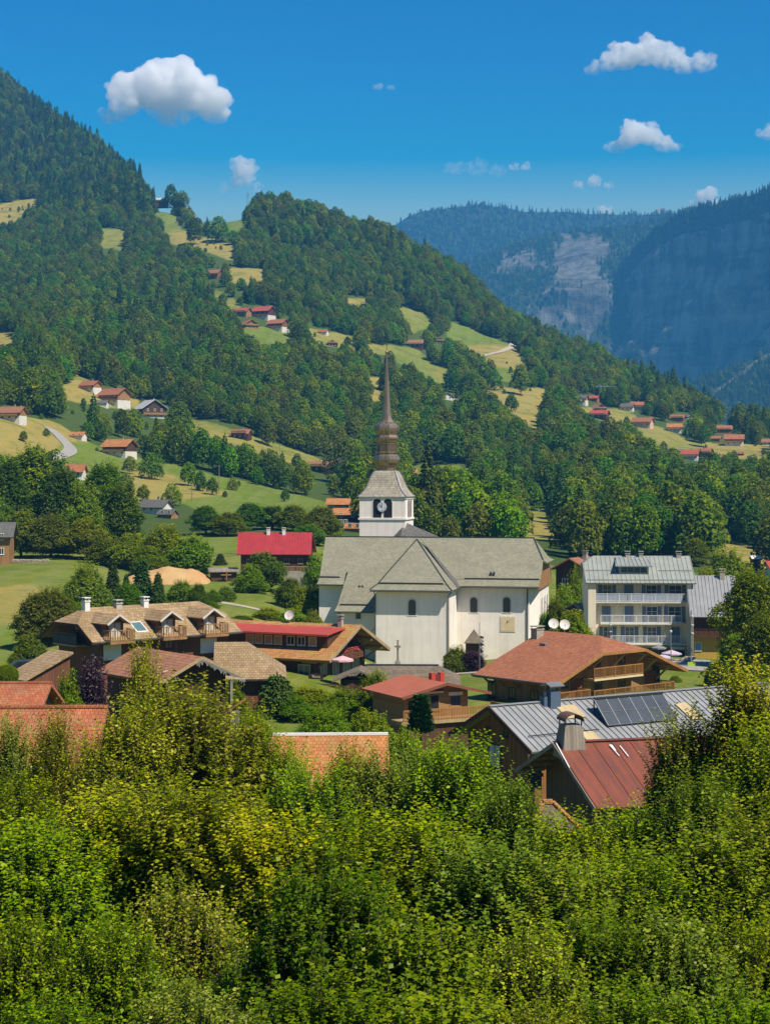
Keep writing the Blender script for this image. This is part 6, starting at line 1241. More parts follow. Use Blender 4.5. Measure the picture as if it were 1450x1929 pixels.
def broadleaf(seed, mat, w, h, z0, nlobe, nsp, nleaf, sl, L, W, up=0.4, droop=0.0, depth=(0.72,1.06), shoots=0, trunk_r=0.18, taper=0.5, twigs=False, bottom=-0.6, inner=0.08, shootl=2.6, ls=1.0):
    rng = np.random.default_rng(seed); B = crown_blobs(rng, w, h-z0, z0, nlobe, taper=taper, ls=ls)
    p, d, k = blob_points(rng, B, nsp, depth, bottom)
    lob = rng.random(len(B))
    b, dr, u, t, ax, ll = sprigs(rng, p, d, nleaf, sl, L, W, up, droop)
    t = np.clip(t*0.75+np.tile(lob[k], nleaf)*0.25, 0, 1)
    V, Fc = leaves_at(rng, b, dr, u, L, W); T = np.repeat(t, 4)
    tv = [(p, ax, ll)]
    if shoots:
        top = np.argsort(-(p[:,2]+rng.random(len(p))*h*0.5))[:shoots]
        b2, d2, u2, t2, ax2, l2 = sprigs(rng, p[top], d[top]*0.35+np.array([0,0,0.5]), nleaf*3, sl*shootl, L, W, 1.3, 0.0)
        v2, f2 = leaves_at(rng, b2, d2, u2, L, W); Fc = np.concatenate([Fc, f2+len(V)]); V = np.concatenate([V, v2]); T = np.concatenate([T, np.repeat(np.clip(t2+0.15, 0, 1), 4)])
        tv.append((p[top], ax2, l2))
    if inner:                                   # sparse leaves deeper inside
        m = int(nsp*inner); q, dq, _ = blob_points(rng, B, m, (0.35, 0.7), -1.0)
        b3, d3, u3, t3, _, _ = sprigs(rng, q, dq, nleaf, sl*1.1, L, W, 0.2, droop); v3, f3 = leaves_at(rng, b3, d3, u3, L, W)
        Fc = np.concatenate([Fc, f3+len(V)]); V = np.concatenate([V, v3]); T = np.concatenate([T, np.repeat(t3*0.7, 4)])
    crown = np_mesh('crown', V, Fc, mat, T)
    tw = None
    if twigs:
        vs_, fs_ = [], []; o = 0
        for a in tv:
            v_, f_ = twig_mesh(*a); vs_.append(v_); fs_.append(f_+o); o += len(v_)
        tw = np_mesh('twigs', np.concatenate(vs_), np.concatenate(fs_), BARK)
    return Kind(crown, trunk_mesh(rng, z0+(h-z0)*0.72, trunk_r, B), tw, float(np.percentile(V[:,2], 99.85)), float(2*np.percentile(np.abs(V[:,0]), 98.5)))
def conifer(seed, mat, w, h, z0, n, L, W, power=0.9, droop=0.35, dense=1.0):
    rng = np.random.default_rng(seed); t = rng.random(n)**0.75; t = 1-t; t = np.clip(t, 0.0, 0.995)
    lay = np.floor(t*h/(0.055*h))*0.055+0.03*rng.random(n); t = np.clip(lay, 0, 0.995)
    a = rng.random(n)*6.283; prof = (1-t)**power*(0.75+0.35*np.sin(a*3+np.floor(t*20)*2.1)*0.4+0.25*rng.random(n))
    r = w*0.5*prof*(0.35+0.65*rng.random(n)**0.5); o = np.stack([np.cos(a), np.sin(a), np.zeros(n)], 1)
    p = o*r[:,None]; p[:,2] = z0+(h-z0)*t-r*droop*0.5
    tp = np.arange(n) < 8; p[tp] = np.array([0,0,h*0.97]); 
    d = unit(o+np.array([0,0,-droop])+rng.normal(size=(n,3))*0.3); d[tp] = np.array([0,0,1.0])
    V, Fc = leaves_at(rng, p, d, unit(np.array([0,0,1.0])+rng.normal(size=(n,3))*0.45), L, W, 0.1)
    T = np.repeat(np.clip(rng.random(n)*0.6+0.4*rng.random(), 0, 1), 4)
    m = MB(); m.tube((0,0,-0.6), (0,0,h*0.93), w*0.035+0.04, 0.02, 6); o_ = m.build('trunk', BARK); me = o_.data; bpy.data.objects.remove(o_)
    return Kind(np_mesh('crown', V, Fc, mat, T), me, None, h, w)
LF_FAR = m_leaf('leaves_hill', (0.048,0.105,0.024), (0.130,0.215,0.036), (0.30,0.35,0.058), 0.34, 0.0, 0.18, (0.16,0.24,0.03))
LF_CON = m_leaf('needles', (0.028,0.070,0.028), (0.060,0.118,0.036), (0.11,0.17,0.042), 0.15, 0.0, 0.12, (0.07,0.12,0.03))
LF_VIL = m_leaf('leaves_village', (0.042,0.085,0.012), (0.105,0.170,0.020), (0.24,0.29,0.036), 0.34, 0.02, 0.16, (0.16,0.24,0.02))
LF_BRT = m_leaf('leaves_bright', (0.070,0.145,0.014), (0.155,0.245,0.020), (0.29,0.34,0.034), 0.38, 0.02, 0.10, (0.24,0.32,0.02))
LF_PUR = m_leaf('leaves_purple', (0.022,0.010,0.020), (0.045,0.020,0.038), (0.080,0.035,0.060), 0.15, 0.06, 0.05, (0.12,0.03,0.07))
LF_FG1 = m_leaf('leaves_yellowish', (0.042,0.092,0.010), (0.150,0.218,0.020), (0.44,0.45,0.075), 0.32, 0.018, 0.08, (0.45,0.48,0.02))
LF_FG2 = m_leaf('leaves_green', (0.038,0.098,0.011), (0.112,0.205,0.019), (0.29,0.365,0.048), 0.32, 0.018, 0.08, (0.36,0.48,0.02))
LF_FG3 = m_leaf('leaves_hazel', (0.034,0.092,0.006), (0.092,0.178,0.010), (0.20,0.275,0.020), 0.32, 0.02, 0.06, (0.32,0.48,0.02))
# hill trees (leaf clumps 0.5-0.9 m), village trees (0.2-0.35 m), lookout trees (real leaves)
HILL = [broadleaf(100+i, LF_FAR, w, h, z0, nl, ns, 3, 0.9, 0.85, 0.62, 0.35, 0.1, taper=tp) for i, (w, h, z0, nl, ns, tp) in enumerate([
    (10,14,1.5,14,520,0.5),(9,16,1.5,16,520,0.6),(12,13.5,1.2,16,600,0.4),(7.5,15,1.5,13,440,0.7),(11,15.5,1.2,18,600,0.5),(8,11,1.0,12,420,0.5)])]
SPRUCE = [conifer(140+i, LF_CON, w, h, 0.8, n, 1.1, 0.5, pw) for i, (w, h, n, pw) in enumerate([(5.5,20,1300,0.95),(4.5,17,1100,0.85),(6,22,1400,1.0)])]
SNAG = conifer(150, m_leaf('dead_needles', (0.05,0.035,0.03), (0.09,0.065,0.055), (0.13,0.10,0.09), 0.05, 0.0, 0.05, (0.1,0.07,0.05)), 3.4, 17, 2, 380, 0.8, 0.2, 0.8)
VILL = [broadleaf(200+i, LF_VIL, w, h, z0, nl, ns, 5, 0.75, 0.36, 0.24, 0.45, 0.1, shoots=60, taper=tp, trunk_r=0.28) for i, (w, h, z0, nl, ns, tp) in enumerate([
    (9,13,1.2,18,2600,0.5),(8,18,1.5,22,3000,0.5),(11,12,1.0,22,3000,0.4),(6,15,1.0,16,2200,0.6)])]
BRIT = [broadleaf(220+i, LF_BRT, w, h, z0, nl, ns, 5, 0.7, 0.34, 0.22, 0.4, 0.1, shoots=40, taper=tp, trunk_r=0.22) for i, (w, h, z0, nl, ns, tp) in enumerate([
    (8,9,0.6,18,2600,0.4),(7,8,0.5,14,2200,0.5)])]
SPRV = [conifer(240+i, LF_CON, w, h, 0.5, n, 0.7, 0.28, pw) for i, (w, h, n, pw) in enumerate([(4.5,11,3200,0.95)])]
TREE_N = {}
def plant(kind, loc, h=None, w=None, rz=0.0, name='broadleaf_tree', label=None, group=None, cat='tree', sink=0.3):
    """one tree object: crown mesh carrying trunk (and twigs) as parts under an Empty"""
    r = empty(name, loc, rz); sz = (h/kind.h) if h else 1.0; sx = (w/kind.w) if w else sz; r.scale = (sx, sx, sz); r.location.z -= sink
    link('crown', kind.crown, r); link('trunk', kind.trunk, r)
    if kind.twigs: link('twigs', kind.twigs, r)
    return tag(r, label, cat, group)
# ------------------------------------------------------------------ the woods on the hillside
HOUSE_RECTS = [(h[0]-h[2]*0.58, h[1]-h[2]*0.55, h[0]+h[2]*0.58, h[1]+5) for h in CHALETS]
rngf = np.random.default_rng(7)
fy = []; y = 430.0
rows = []
while y < 2700:
    sp = 7.2 if y < 1900 else 8.2
    xs = np.arange(-0.34*y-40, 0.34*y+40, sp); rows.append(np.stack([xs+rngf.uniform(-2.9, 2.9, len(xs)), np.full(len(xs), y)+rngf.uniform(-2.9, 2.9, len(xs))], 1)); y += sp
pt = np.concatenate(rows); tx, ty = pt[:,0], pt[:,1]; tz = height(tx, ty)
hs_ = (0.46+0.62*fbm(tx, ty, 40, 3, 61)+0.46*rngf.random(len(tx))**1.5)*np.where(ty > 1700, 1.22, 1.0); th = 14.0*hs_
# keep only what lies before or just behind the skyline
cols = np.round((tx/ty)*400).astype(int); e_top = (tz+th*0.9-ZC)/ty; e_gr = (tz-ZC)/ty
order = np.argsort(ty); run = {}; keep = np.ones(len(tx), bool)
for i in order:
    c = cols[i]; m = max(run.get(c, -9), run.get(c-1, -9), run.get(c+1, -9))
    if e_top[i] < m-0.012: keep[i] = False
    run[c] = max(run.get(c, -9), e_gr[i])
u0 = CX+F*tx/ty; v0 = HV-F*(tz-ZC)/ty; hp = F*th/ty
jx_ = (fbm(tx, ty, 26, 3, 21)-0.47)*34
for dr, poly in MEADOWS:
    for k in (0.0, 0.3, 0.7, 1.0): keep &= ~inpoly(u0+jx_, v0-hp*k*0.8, poly)
for x0, y0, x1, y1 in HOUSE_RECTS:
    for k in (0.0, 0.35, 0.7, 1.0): keep &= ~((u0 > x0) & (u0 < x1) & (v0-hp*k > y0) & (v0-hp*k < y1))
for (a, b, c, d) in ROADS_PX:
    tt = np.clip(((u0-a)*(c-a)+(v0-b)*(d-b))/((c-a)**2+(d-b)**2), 0, 1); keep &= np.hypot(u0-a-(c-a)*tt, v0-b-(d-b)*tt) > 9
keep &= rngf.random(len(tx)) > 0.04
tx, ty, tz, th, u0, v0, hp, hs_ = [q[keep] for q in (tx, ty, tz, th, u0, v0, hp, hs_)]
# which kind grows where: spruces near the high left crest and in scattered stands
st = fbm(tx, ty, 160, 3, 31); pc = np.where(st > 0.58, 0.14, 0.02); pc = np.where((u0 < 330) & (ty > 1750), 0.45, pc); pc = np.where((u0 > 1180) & (ty > 1050), np.maximum(pc, 0.22), pc)
con = rngf.random(len(tx)) < pc
kidx = np.where(con, 6+rngf.integers(0, 3, len(tx)), rngf.integers(0, 6, len(tx)))
dead = con & (u0 < 190) & (v0 < 420) & (rngf.random(len(tx)) < 0.22); kidx = np.where(dead, 9, kidx)
bush = (~con) & (fbm(tx, ty, 60, 3, 41) > 0.60); kidx = np.where(bush & (kidx < 6), 5, kidx)
scl = hs_*np.where(bush, 0.65, 1.0)
KINDS = HILL+SPRUCE+[SNAG]
inframe = (u0 > -10) & (u0 < 1460) & (v0-hp > -20)
near = np.argsort(np.where(inframe, ty, 1e9))[:N_SINGLE]
single = np.zeros(len(tx), bool); single[near] = True
def zone(u, v, y):
    if u < 345: return ('dark leafy tree at the foot of the hillside meadow on the left', 'trees below the left hillside meadow')
    if u < 720: return ('leafy tree in the dark wood between the church spire and the left meadow', 'trees in the wood left of the spire')
    if u < 960: return ('leafy tree in the wood rising directly behind the church roof', 'trees in the wood behind the church')
    if u < 1130: return ('leafy tree beside the sunlit meadow right of the church', 'trees by the meadow right of the church')
    return ('leafy tree in the wood behind the grey-roofed hotel', 'trees in the wood behind the hotel')
for i in near:
    k = KINDS[kidx[i]]; la, gr = zone(u0[i], v0[i], ty[i]); cn = kidx[i] >= 6
    plant(k, (tx[i], ty[i], tz[i]), k.h*scl[i], k.w*scl[i], rngf.random()*6.28, 'spruce_tree' if cn else 'broadleaf_tree', la.replace('leafy', 'pointed dark') if cn else la, gr+(' spruces' if cn else ''), 'tree', 0.4)
# the rest: one mass of woodland, its trees set by geometry nodes
src = bpy.data.collections.new('woodland_trees')
for j, k in enumerate(KINDS):
    me = bpy.data.objects.new('hill_tree_%02d' % j, k.crown); src.objects.link(me)
def wood(name, xyz, kid, scale, label, squash=None):
    n = len(xyz); me = bpy.data.meshes.new(name); me.vertices.add(n); me.vertices.foreach_set('co', np.ascontiguousarray(xyz, np.float32).ravel())
    for nm, ty_, val in (('kid', 'INT', kid), ('scl', 'FLOAT', scale), ('rot', 'FLOAT', np.random.default_rng(3).random(n)*6.28)):
        at = me.attributes.new(nm, ty_, 'POINT'); at.data.foreach_set('value', np.ascontiguousarray(val, np.int32 if ty_ == 'INT' else np.float32))
    me.update(); o = bpy.data.objects.new(name, me); COL.objects.link(o); tag(o, label, kind='stuff')
    g = bpy.data.node_groups.new(name, 'GeometryNodeTree'); g.interface.new_socket('Geometry', in_out='INPUT', socket_type='NodeSocketGeometry'); g.interface.new_socket('Geometry', in_out='OUTPUT', socket_type='NodeSocketGeometry')
    N = g.nodes.new; gi, go = N('NodeGroupInput'), N('NodeGroupOutput'); ip = N('GeometryNodeInstanceOnPoints'); ci = N('GeometryNodeCollectionInfo'); ci.inputs['Collection'].default_value = src
    ci.inputs['Separate Children'].default_value = True; ci.inputs['Reset Children'].default_value = True
    def att(nm, t):
        a = N('GeometryNodeInputNamedAttribute'); a.data_type = t; a.inputs['Name'].default_value = nm; return a.outputs['Attribute']
    l = g.links.new; l(gi.outputs[0], ip.inputs['Points']); l(ci.outputs[0], ip.inputs['Instance']); ip.inputs['Pick Instance'].default_value = True
    l(att('kid', 'INT'), ip.inputs['Instance Index']); l(att('scl', 'FLOAT'), ip.inputs['Scale'])
    cb = N('ShaderNodeCombineXYZ'); l(att('rot', 'FLOAT'), cb.inputs['Z']); l(cb.outputs[0], ip.inputs['Rotation'])
    l(ip.outputs[0], go.inputs[0]); md = o.modifiers.new('trees', 'NODES'); md.node_group = g
    return o
rest = ~single
bs = []; y = 480.0                                   # hedge bushes and young trees dotted over the meadows
while y < 1900: xs = np.arange(-0.3*y, 0.3*y, 13.0); bs.append(np.stack([xs+rngf.uniform(-6, 6, len(xs)), np.full(len(xs), y)+rngf.uniform(-6, 6, len(xs))], 1)); y += 13.0
bp = np.concatenate(bs); bx0, by0 = bp[:,0], bp[:,1]; bz0 = height(bx0, by0); bu, bv = CX+F*bx0/by0, HV-F*(bz0-ZC)/by0; bk = np.zeros(len(bx0), bool)
for dr, poly in MEADOWS: bk |= inpoly(bu, bv, poly)
bk &= (fbm(bx0, by0, 55, 3, 71) > 0.50) & (rngf.random(len(bx0)) < 0.55) & (bv < 925)
wd_ = np.zeros(len(bx0), bool)
for dr, poly in MEADOWS: wd_ |= inpoly(bu, bv, poly)
bk |= ~wd_ & (rngf.random(len(bx0)) < 0.6) & (bv < 935)                # undergrowth along the wood edges and around the chalets
for x0, y0, x1, y1 in HOUSE_RECTS: bk &= ~((bu > x0) & (bu < x1) & (bv > y0) & (bv < y1+10))
for (a, b, c, d) in ROADS_PX:
    tt = np.clip(((bu-a)*(c-a)+(bv-b)*(d-b))/((c-a)**2+(d-b)**2), 0, 1); bk &= np.hypot(bu-a-(c-a)*tt, bv-b-(d-b)*tt) > 7
bn = int(bk.sum())
wood('forest', np.concatenate([np.stack([tx, ty, tz-0.4], 1)[rest], np.stack([bx0, by0, bz0-0.5], 1)[bk]]), np.concatenate([kidx[rest], rngf.integers(0, 6, bn)]), np.concatenate([scl[rest], 0.16+0.30*rngf.random(bn)**1.6]), 'dense mixed wood covering the hillside')
print('FOREST', len(tx), 'single', len(near), 'max D of singles', ty[near].max())
# ------------------------------------------------------------------ village trees and bushes (column, top row, distance, width in photo pixels)
def spot(u, Y): x = (u-CX)/F*Y; return Vector((x, Y, ground(x, Y)))
grv = np.random.default_rng(12)
def vt(k, u, vtop, Y, wpx, label, group=None, name='broadleaf_tree', cat='tree', vb=None):
    p = spot(u, Y)
    if vb: p.z = P(u, vb, Y).z
    h = P(u, vtop, Y).z-p.z; return plant(k, p, max(h, 0.8), wpx/F*Y, grv.random()*6.28, name, label, group, cat)
V0, V1, V2, V3 = VILL; B0, B1 = BRIT; S0 = SPRV[0]
gA = 'tall trees at the edge of the left field'
for k, u, t, Y, w, l in ((V1,8,862,372,105,'tall olive tree at the left edge behind the grey-roofed house'),(V3,62,838,380,90,'tallest dark tree over the left field, its top against the dry meadow'),(V1,112,880,360,100,'broad dark tree in the middle of the tall row above the left field'),(B0,152,905,352,90,'yellow-green tree shining amid the tall dark row'),(V1,196,868,364,96,'dark tall tree ending the row right of the yellow-green one'),(V3,232,905,356,70,'slimmer dark tree at the right end of the tall row'),
    (V0,40,960,340,90,'lower leafy tree in front of the tall row at the left'),(V2,96,965,338,100,'round lower tree before the broad dark one'),(V0,165,975,334,90,'mid-green tree at the foot of the yellow-green one'),(V2,-40,900,360,110,'big tree cut by the left edge above the field')): vt(k, u, t, Y, w, l, gA)
gB = 'light green trees beyond the earth mound'
for k, u, t, Y, w, l in ((B0,250,1002,322,90,'bright green tree left of the earth mound top'),(B0,312,985,318,110,'largest bright green tree directly above the earth mound'),(B1,362,1005,312,80,'bright green tree at the right end above the earth mound'),(V2,205,1010,326,80,'mid-green tree at the right end of the field edge'),(B1,284,1030,308,70,'low bright green tree touching the earth mound')): vt(k, u, t, Y, w, l, gB)
gC = 'dark trees behind the crimson-roofed house'
for k, u, t, Y, w, l in ((V1,388,950,405,62,'dark tree over the end of the power lines'),(V0,428,962,398,70,'dark tree just left of the crimson roof'),(V1,470,944,420,62,'dark tree behind the left chimney of the crimson roof'),(V3,512,950,425,60,'dark tree behind the middle of the crimson roof'),(V0,553,948,420,70,'dark tree behind the right end of the crimson roof'),(V2,602,950,390,78,'dark round tree between crimson roof and church tower'),(V0,640,1000,360,46,'small tree at the foot of the church tower'),(V2,580,985,380,70,'dark tree filling the gap right of the crimson roof')): vt(k, u, t, Y, w, l, gC)
gD = 'garden trees behind the timber guest house'
for k, u, t, Y, w, l in ((B0,162,1056,226,92,'bright broad tree by the left field, behind the white chimney'),(V2,92,1102,205,130,'dark rounded tree left of the timber guest house'),(V0,58,1190,178,70,'leafy bush at the left corner of the timber guest house'),(V2,120,1120,212,90,'dark tree between the field and the guest house roof'),(B1,342,1088,246,56,'young loose tree in front of the earth mound'),(V0,372,1095,240,40,'small bush by the path end of the earth mound'),(V2,245,1092,230,60,'dark purple-green tree behind the guest house chimneys'),(B1,425,1100,262,36,'small round bush below the dark shed'),(B1,402,1106,258,30,'smallest bush below the dark shed')): vt(k, u, t, Y, w, l, gD)
for u, t, Y, w, l in ((213,1056,240,46,'dark spruce right of the bright broad tree'),(268,1050,238,60,'spruce standing before the orange end of the earth mound'),(298,1075,236,40,'shorter spruce right of the one before the earth mound'),(415,1040,330,30,'slender pale spruce left of the crimson-roofed house'),(238,1078,232,34,'small dark spruce behind the guest house ridge')): vt(S0, u, t, Y, w, l, 'spruces behind the timber guest house', 'spruce_tree')
gE = 'trees left of the church'
for k, u, t, Y, w, l in ((V0,500,1036,285,84,'loose apple-like tree in front of the crimson-roofed house'),(B0,470,1060,280,60,'lighter tree left of the apple-like one'),(V0,545,1085,265,60,'green tree against the church, below the crimson house wall'),(B1,592,1040,300,56,'sunlit tree touching the left end of the church roof'),(B0,575,1100,252,70,'bright bush beside the church lean-to'),(V2,600,1100,262,60,'dark tree in the shade of the church end wall'),(B1,505,1140,238,60,'low light hedge behind the lichen-roofed guest house'),(B1,550,1142,236,60,'low hedge right of the satellite dish'),(B1,590,1145,234,40,'last low bush of the hedge by the church')): vt(k, u, t, Y, w, l, gE)
gF = 'trees between the church and the hotel'
for k, u, t, Y, w, l in ((B0,1078,1146,198,110,'bright chestnut-like tree behind the big chalet roof'),(B0,1062,1098,246,60,'light green tree at the right end of the church'),(B1,1085,1066,256,46,'yellow-green tree before the dark gabled house'),(V2,1044,1120,230,50,'green tree touching the church end wall'),(V0,1030,1150,226,44,'small tree at the foot of the church buttress')): vt(k, u, t, Y, w, l, gF)
gG = 'trees behind and beside the hotel'
for k, u, t, Y, w, l in ((V2,1428,1062,196,150,'big dark tree covering the yellow house, right edge'),(V2,1452,1150,170,130,'dark tree at the right edge below the big dark one'),(B0,1368,1030,318,110,'round bright green tree above the yellow house roof'),(V1,1308,1012,420,50,'dark upright tree just right of the hotel ridge'),(V0,1240,1002,450,70,'dark bushy tree behind the hotel chimneys'),(V0,1185,1015,440,60,'dark tree behind the left half of the hotel roof'),(B1,1330,1066,300,60,'light bush between hotel and grey metal roof'),(V0,1415,1070,300,60,'loose tree left of the bright red edge roof'),(V0,1385,1190,182,60,'leafy tree under the big dark one by the yellow wall'),(B1,1345,1236,172,36,'yellowish shrub beside the pool'),(V2,1428,1245,160,110,'dark bush right of the yellowish pool shrub')): vt(k, u, t, Y, w, l, gG)
vt(B1, 862, 1212, 222, 60, 'round green tree growing before the church nave wall', vb=1280)
PURP = broadleaf(260, LF_PUR, 2.6, 5.2, 0.3, 12, 1500, 6, 0.7, 0.20, 0.12, 1.6, 0.0, shoots=160, taper=0.7, trunk_r=0.08)
vt(PURP, 176, 1232, 126, 62, 'dark purple bush with upright sprays before the guest house', name='purple_shrub', cat='shrub'); vt(PURP, 890, 1222, 221, 46, 'dark reddish bush growing over the wayside shrine', name='purple_shrub', cat='shrub', vb=1262)
vt(B1, 130, 1258, 122, 72, 'bright leafy bush left of the purple one', name='garden_bush', cat='shrub')
BALL = broadleaf(262, LF_BRT, 2.0, 1.9, 0.05, 1, 5200, 5, 0.10, 0.07, 0.05, 0.3, 0.0, depth=(0.97,1.02), shoots=0, taper=0.0, trunk_r=0.06, bottom=-1.0, inner=0.5)
for j in range(1): pass
vt(BALL, 13, 1246, 138, 46, 'clipped round bright green bush at the left edge', name='clipped_bush', cat='shrub', vb=1286)
gM = 'garden trees in the middle between the lookout trees and the church'
VM = [broadleaf(270+i, m, w, h, 0.3, nl, ns, 6, 0.5, 0.17, 0.10, 0.6, 0.05, shoots=90, taper=tp, trunk_r=0.12) for i, (m, w, h, nl, ns, tp) in enumerate([(LF_VIL,5,5.5,16,2800,0.5),(LF_BRT,5,4.5,16,2800,0.4),(LF_FG2,4,6,14,2600,0.6)])]
PINE = conifer(280, LF_CON, 4.0, 4.2, 0.3, 3600, 0.42, 0.15, 0.45, 0.1)
for k, u, t, Y, w, l in ((VM[1],585,1286,146,100,'yellow-green bush below the lichen-roofed guest house'),(VM[1],652,1290,142,100,'weeping yellow-green bush in the middle garden'),(VM[2],708,1256,142,78,'upright green tree hiding the end of the long low house'),(VM[0],745,1300,138,60,'dark green bush left of the small honey chalet'),(VM[1],615,1325,128,130,'low bright shrub over the bright orange roof ridge'),(VM[0],560,1304,140,70,'green bush in the shade beside the blue-green pine'),(VM[1],700,1330,124,110,'bright low shrub left of the cypress'),(VM[2],430,1275,140,80,'loose green tree left of the blue-green pine'),(VM[1],770,1362,112,80,'bright bush at the foot of the cypress'),(VM[0],385,1290,126,80,'green bush below the icicle-light gable'),(VM[2],828,1390,104,76,'green bush before the grey-roofed barn gable'),(VM[1],480,1330,128,80,'light shrub at the edge of the small lawn'),(VM[0],350,1300,120,80,'dark bush under the annex roof')): vt(k, u, t, Y, w, l, gM)
for u, t, Y, w, l in ((522,1264,142,84,'blue-green pine with dark round crown in the middle garden'),(468,1262,146,64,'light green conifer below the hipped tan roof')): vt(PINE, u, t, Y, w, l, 'conifers in the middle garden', 'pine_tree')
CYP = conifer(284, m_leaf('cypress', (0.010,0.040,0.014), (0.022,0.075,0.022), (0.045,0.11,0.03), 0.15, 0.03, 0.05, (0.05,0.1,0.02)), 1.6, 3.6, 0.1, 5200, 0.26, 0.10, 0.30, -0.9)
vt(CYP, 792, 1302, 116, 46, 'dense dark cypress column before the small honey chalet', name='cypress_tree', vb=1378)
# single trees and bushes on the hillside meadows
gH = 'single trees in the hillside meadows'
for u, vb, hp_, k, l in ((245,893,36,0,'left one of two trees casting shadows on the green meadow'),(285,903,52,2,'right, darker one of two trees casting shadows on the green meadow'),(355,915,46,5,'first tree of the little group in the green meadow'),(378,925,40,1,'middle tree of the little group in the green meadow'),(400,932,34,5,'last, round tree of the little group in the green meadow'),(424,937,14,5,'tiny lone tree in the lower green meadow'),(45,832,22,5,'small round tree in the dry meadow by the lane'),(322,390,44,1,'tallest tree beside the hut on the skyline'),(344,388,30,2,'round tree right of the skyline hut'),(333,398,36,0,'tree below the skyline hut'),(365,462,54,3,'tall tree in the tan upper meadow'),(412,458,52,0,'tree left of the pylon meadow'),(440,462,30,5,'small bush below the pylon meadow'),(270,945,34,5,'bush left of the pale grey-roofed house'),(325,952,44,2,'dark tree behind the pale grey-roofed house'),(930,735,40,2,'tree at the upper corner of the tan triangular meadow'),(980,745,60,3,'dark tree standing in the tan triangular meadow'),(962,775,34,5,'round bush in the tan triangular meadow'),(537,945,24,5,'round bush on the lower edge of the green meadow'),(585,570,0,5,''),(505,840,52,1,'tree in the narrow dry meadow left of the spire'),(655,655,22,5,'bush right of the upper hamlet'),(760,640,40,0,'tree between the two upper green meadows'),(1040,985,34,5,'bush in the sunny meadow above the hotel'),(436,560,30,5,'round orchard tree above the upper hamlet'),(455,548,26,5,'second orchard tree above the upper hamlet'),(420,575,24,5,'lowest orchard tree above the upper hamlet')):
    if not hp_: continue
    p = hit_ground(u, vb, 420); k = (HILL+SPRUCE)[k]; h = hp_/F*p.y; plant(k, p, h, k.w/k.h*h*1.05, grv.random()*6.28, 'broadleaf_tree' if k in HILL else 'pine_tree', l, gH)
# ------------------------------------------------------------------ the trees right below the lookout
def fgk(seed, mat, w, h, z0, nl, ns, nleaf, sl, L, W, up, shoots, taper=0.5, r=0.10, droop=0.05): return broadleaf(seed, mat, w, h, z0, nl, ns, nleaf, sl, L, W, up*0.5, droop, (0.78, 1.06), shoots, r, taper, True, -0.7, 0.07, 3.4 if h > 8 else 2.2, 0.62 if h > 8 else 0.72)
FY = [fgk(300, LF_FG1, 4.6, 10, 1.5, 58, 7600, 8, 0.42, 0.098, 0.066, 0.9, 520), fgk(301, LF_FG1, 3.6, 10.5, 1.5, 50, 6600, 8, 0.44, 0.098, 0.064, 1.1, 520, 0.75)]
FG = [fgk(310, LF_FG2, 4.6, 9.5, 1.2, 58, 7600, 8, 0.42, 0.105, 0.068, 0.9, 480), fgk(311, LF_FG2, 4.0, 10, 1.2, 54, 7000, 8, 0.42, 0.104, 0.064, 1.0, 480, 0.7)]
FS = [fgk(320, LF_FG3, 4.2, 5.4, 0.3, 54, 6200, 8, 0.42, 0.088, 0.068, 0.5, 220, 0.35, 0.07, 0.15), fgk(321, LF_FG3, 3.8, 5.0, 0.3, 50, 5600, 8, 0.40, 0.090, 0.070, 0.5, 200, 0.45, 0.07, 0.15)]
FSY = fgk(330, LF_FG1, 3.8, 4.6, 0.3, 50, 6400, 8, 0.36, 0.062, 0.044, 0.8, 300, 0.4, 0.06); FSG = fgk(331, LF_FG2, 4.0, 5.0, 0.3, 50, 6400, 8, 0.40, 0.080, 0.058, 0.8, 300, 0.4, 0.06)
gL = 'trees just below the lookout'
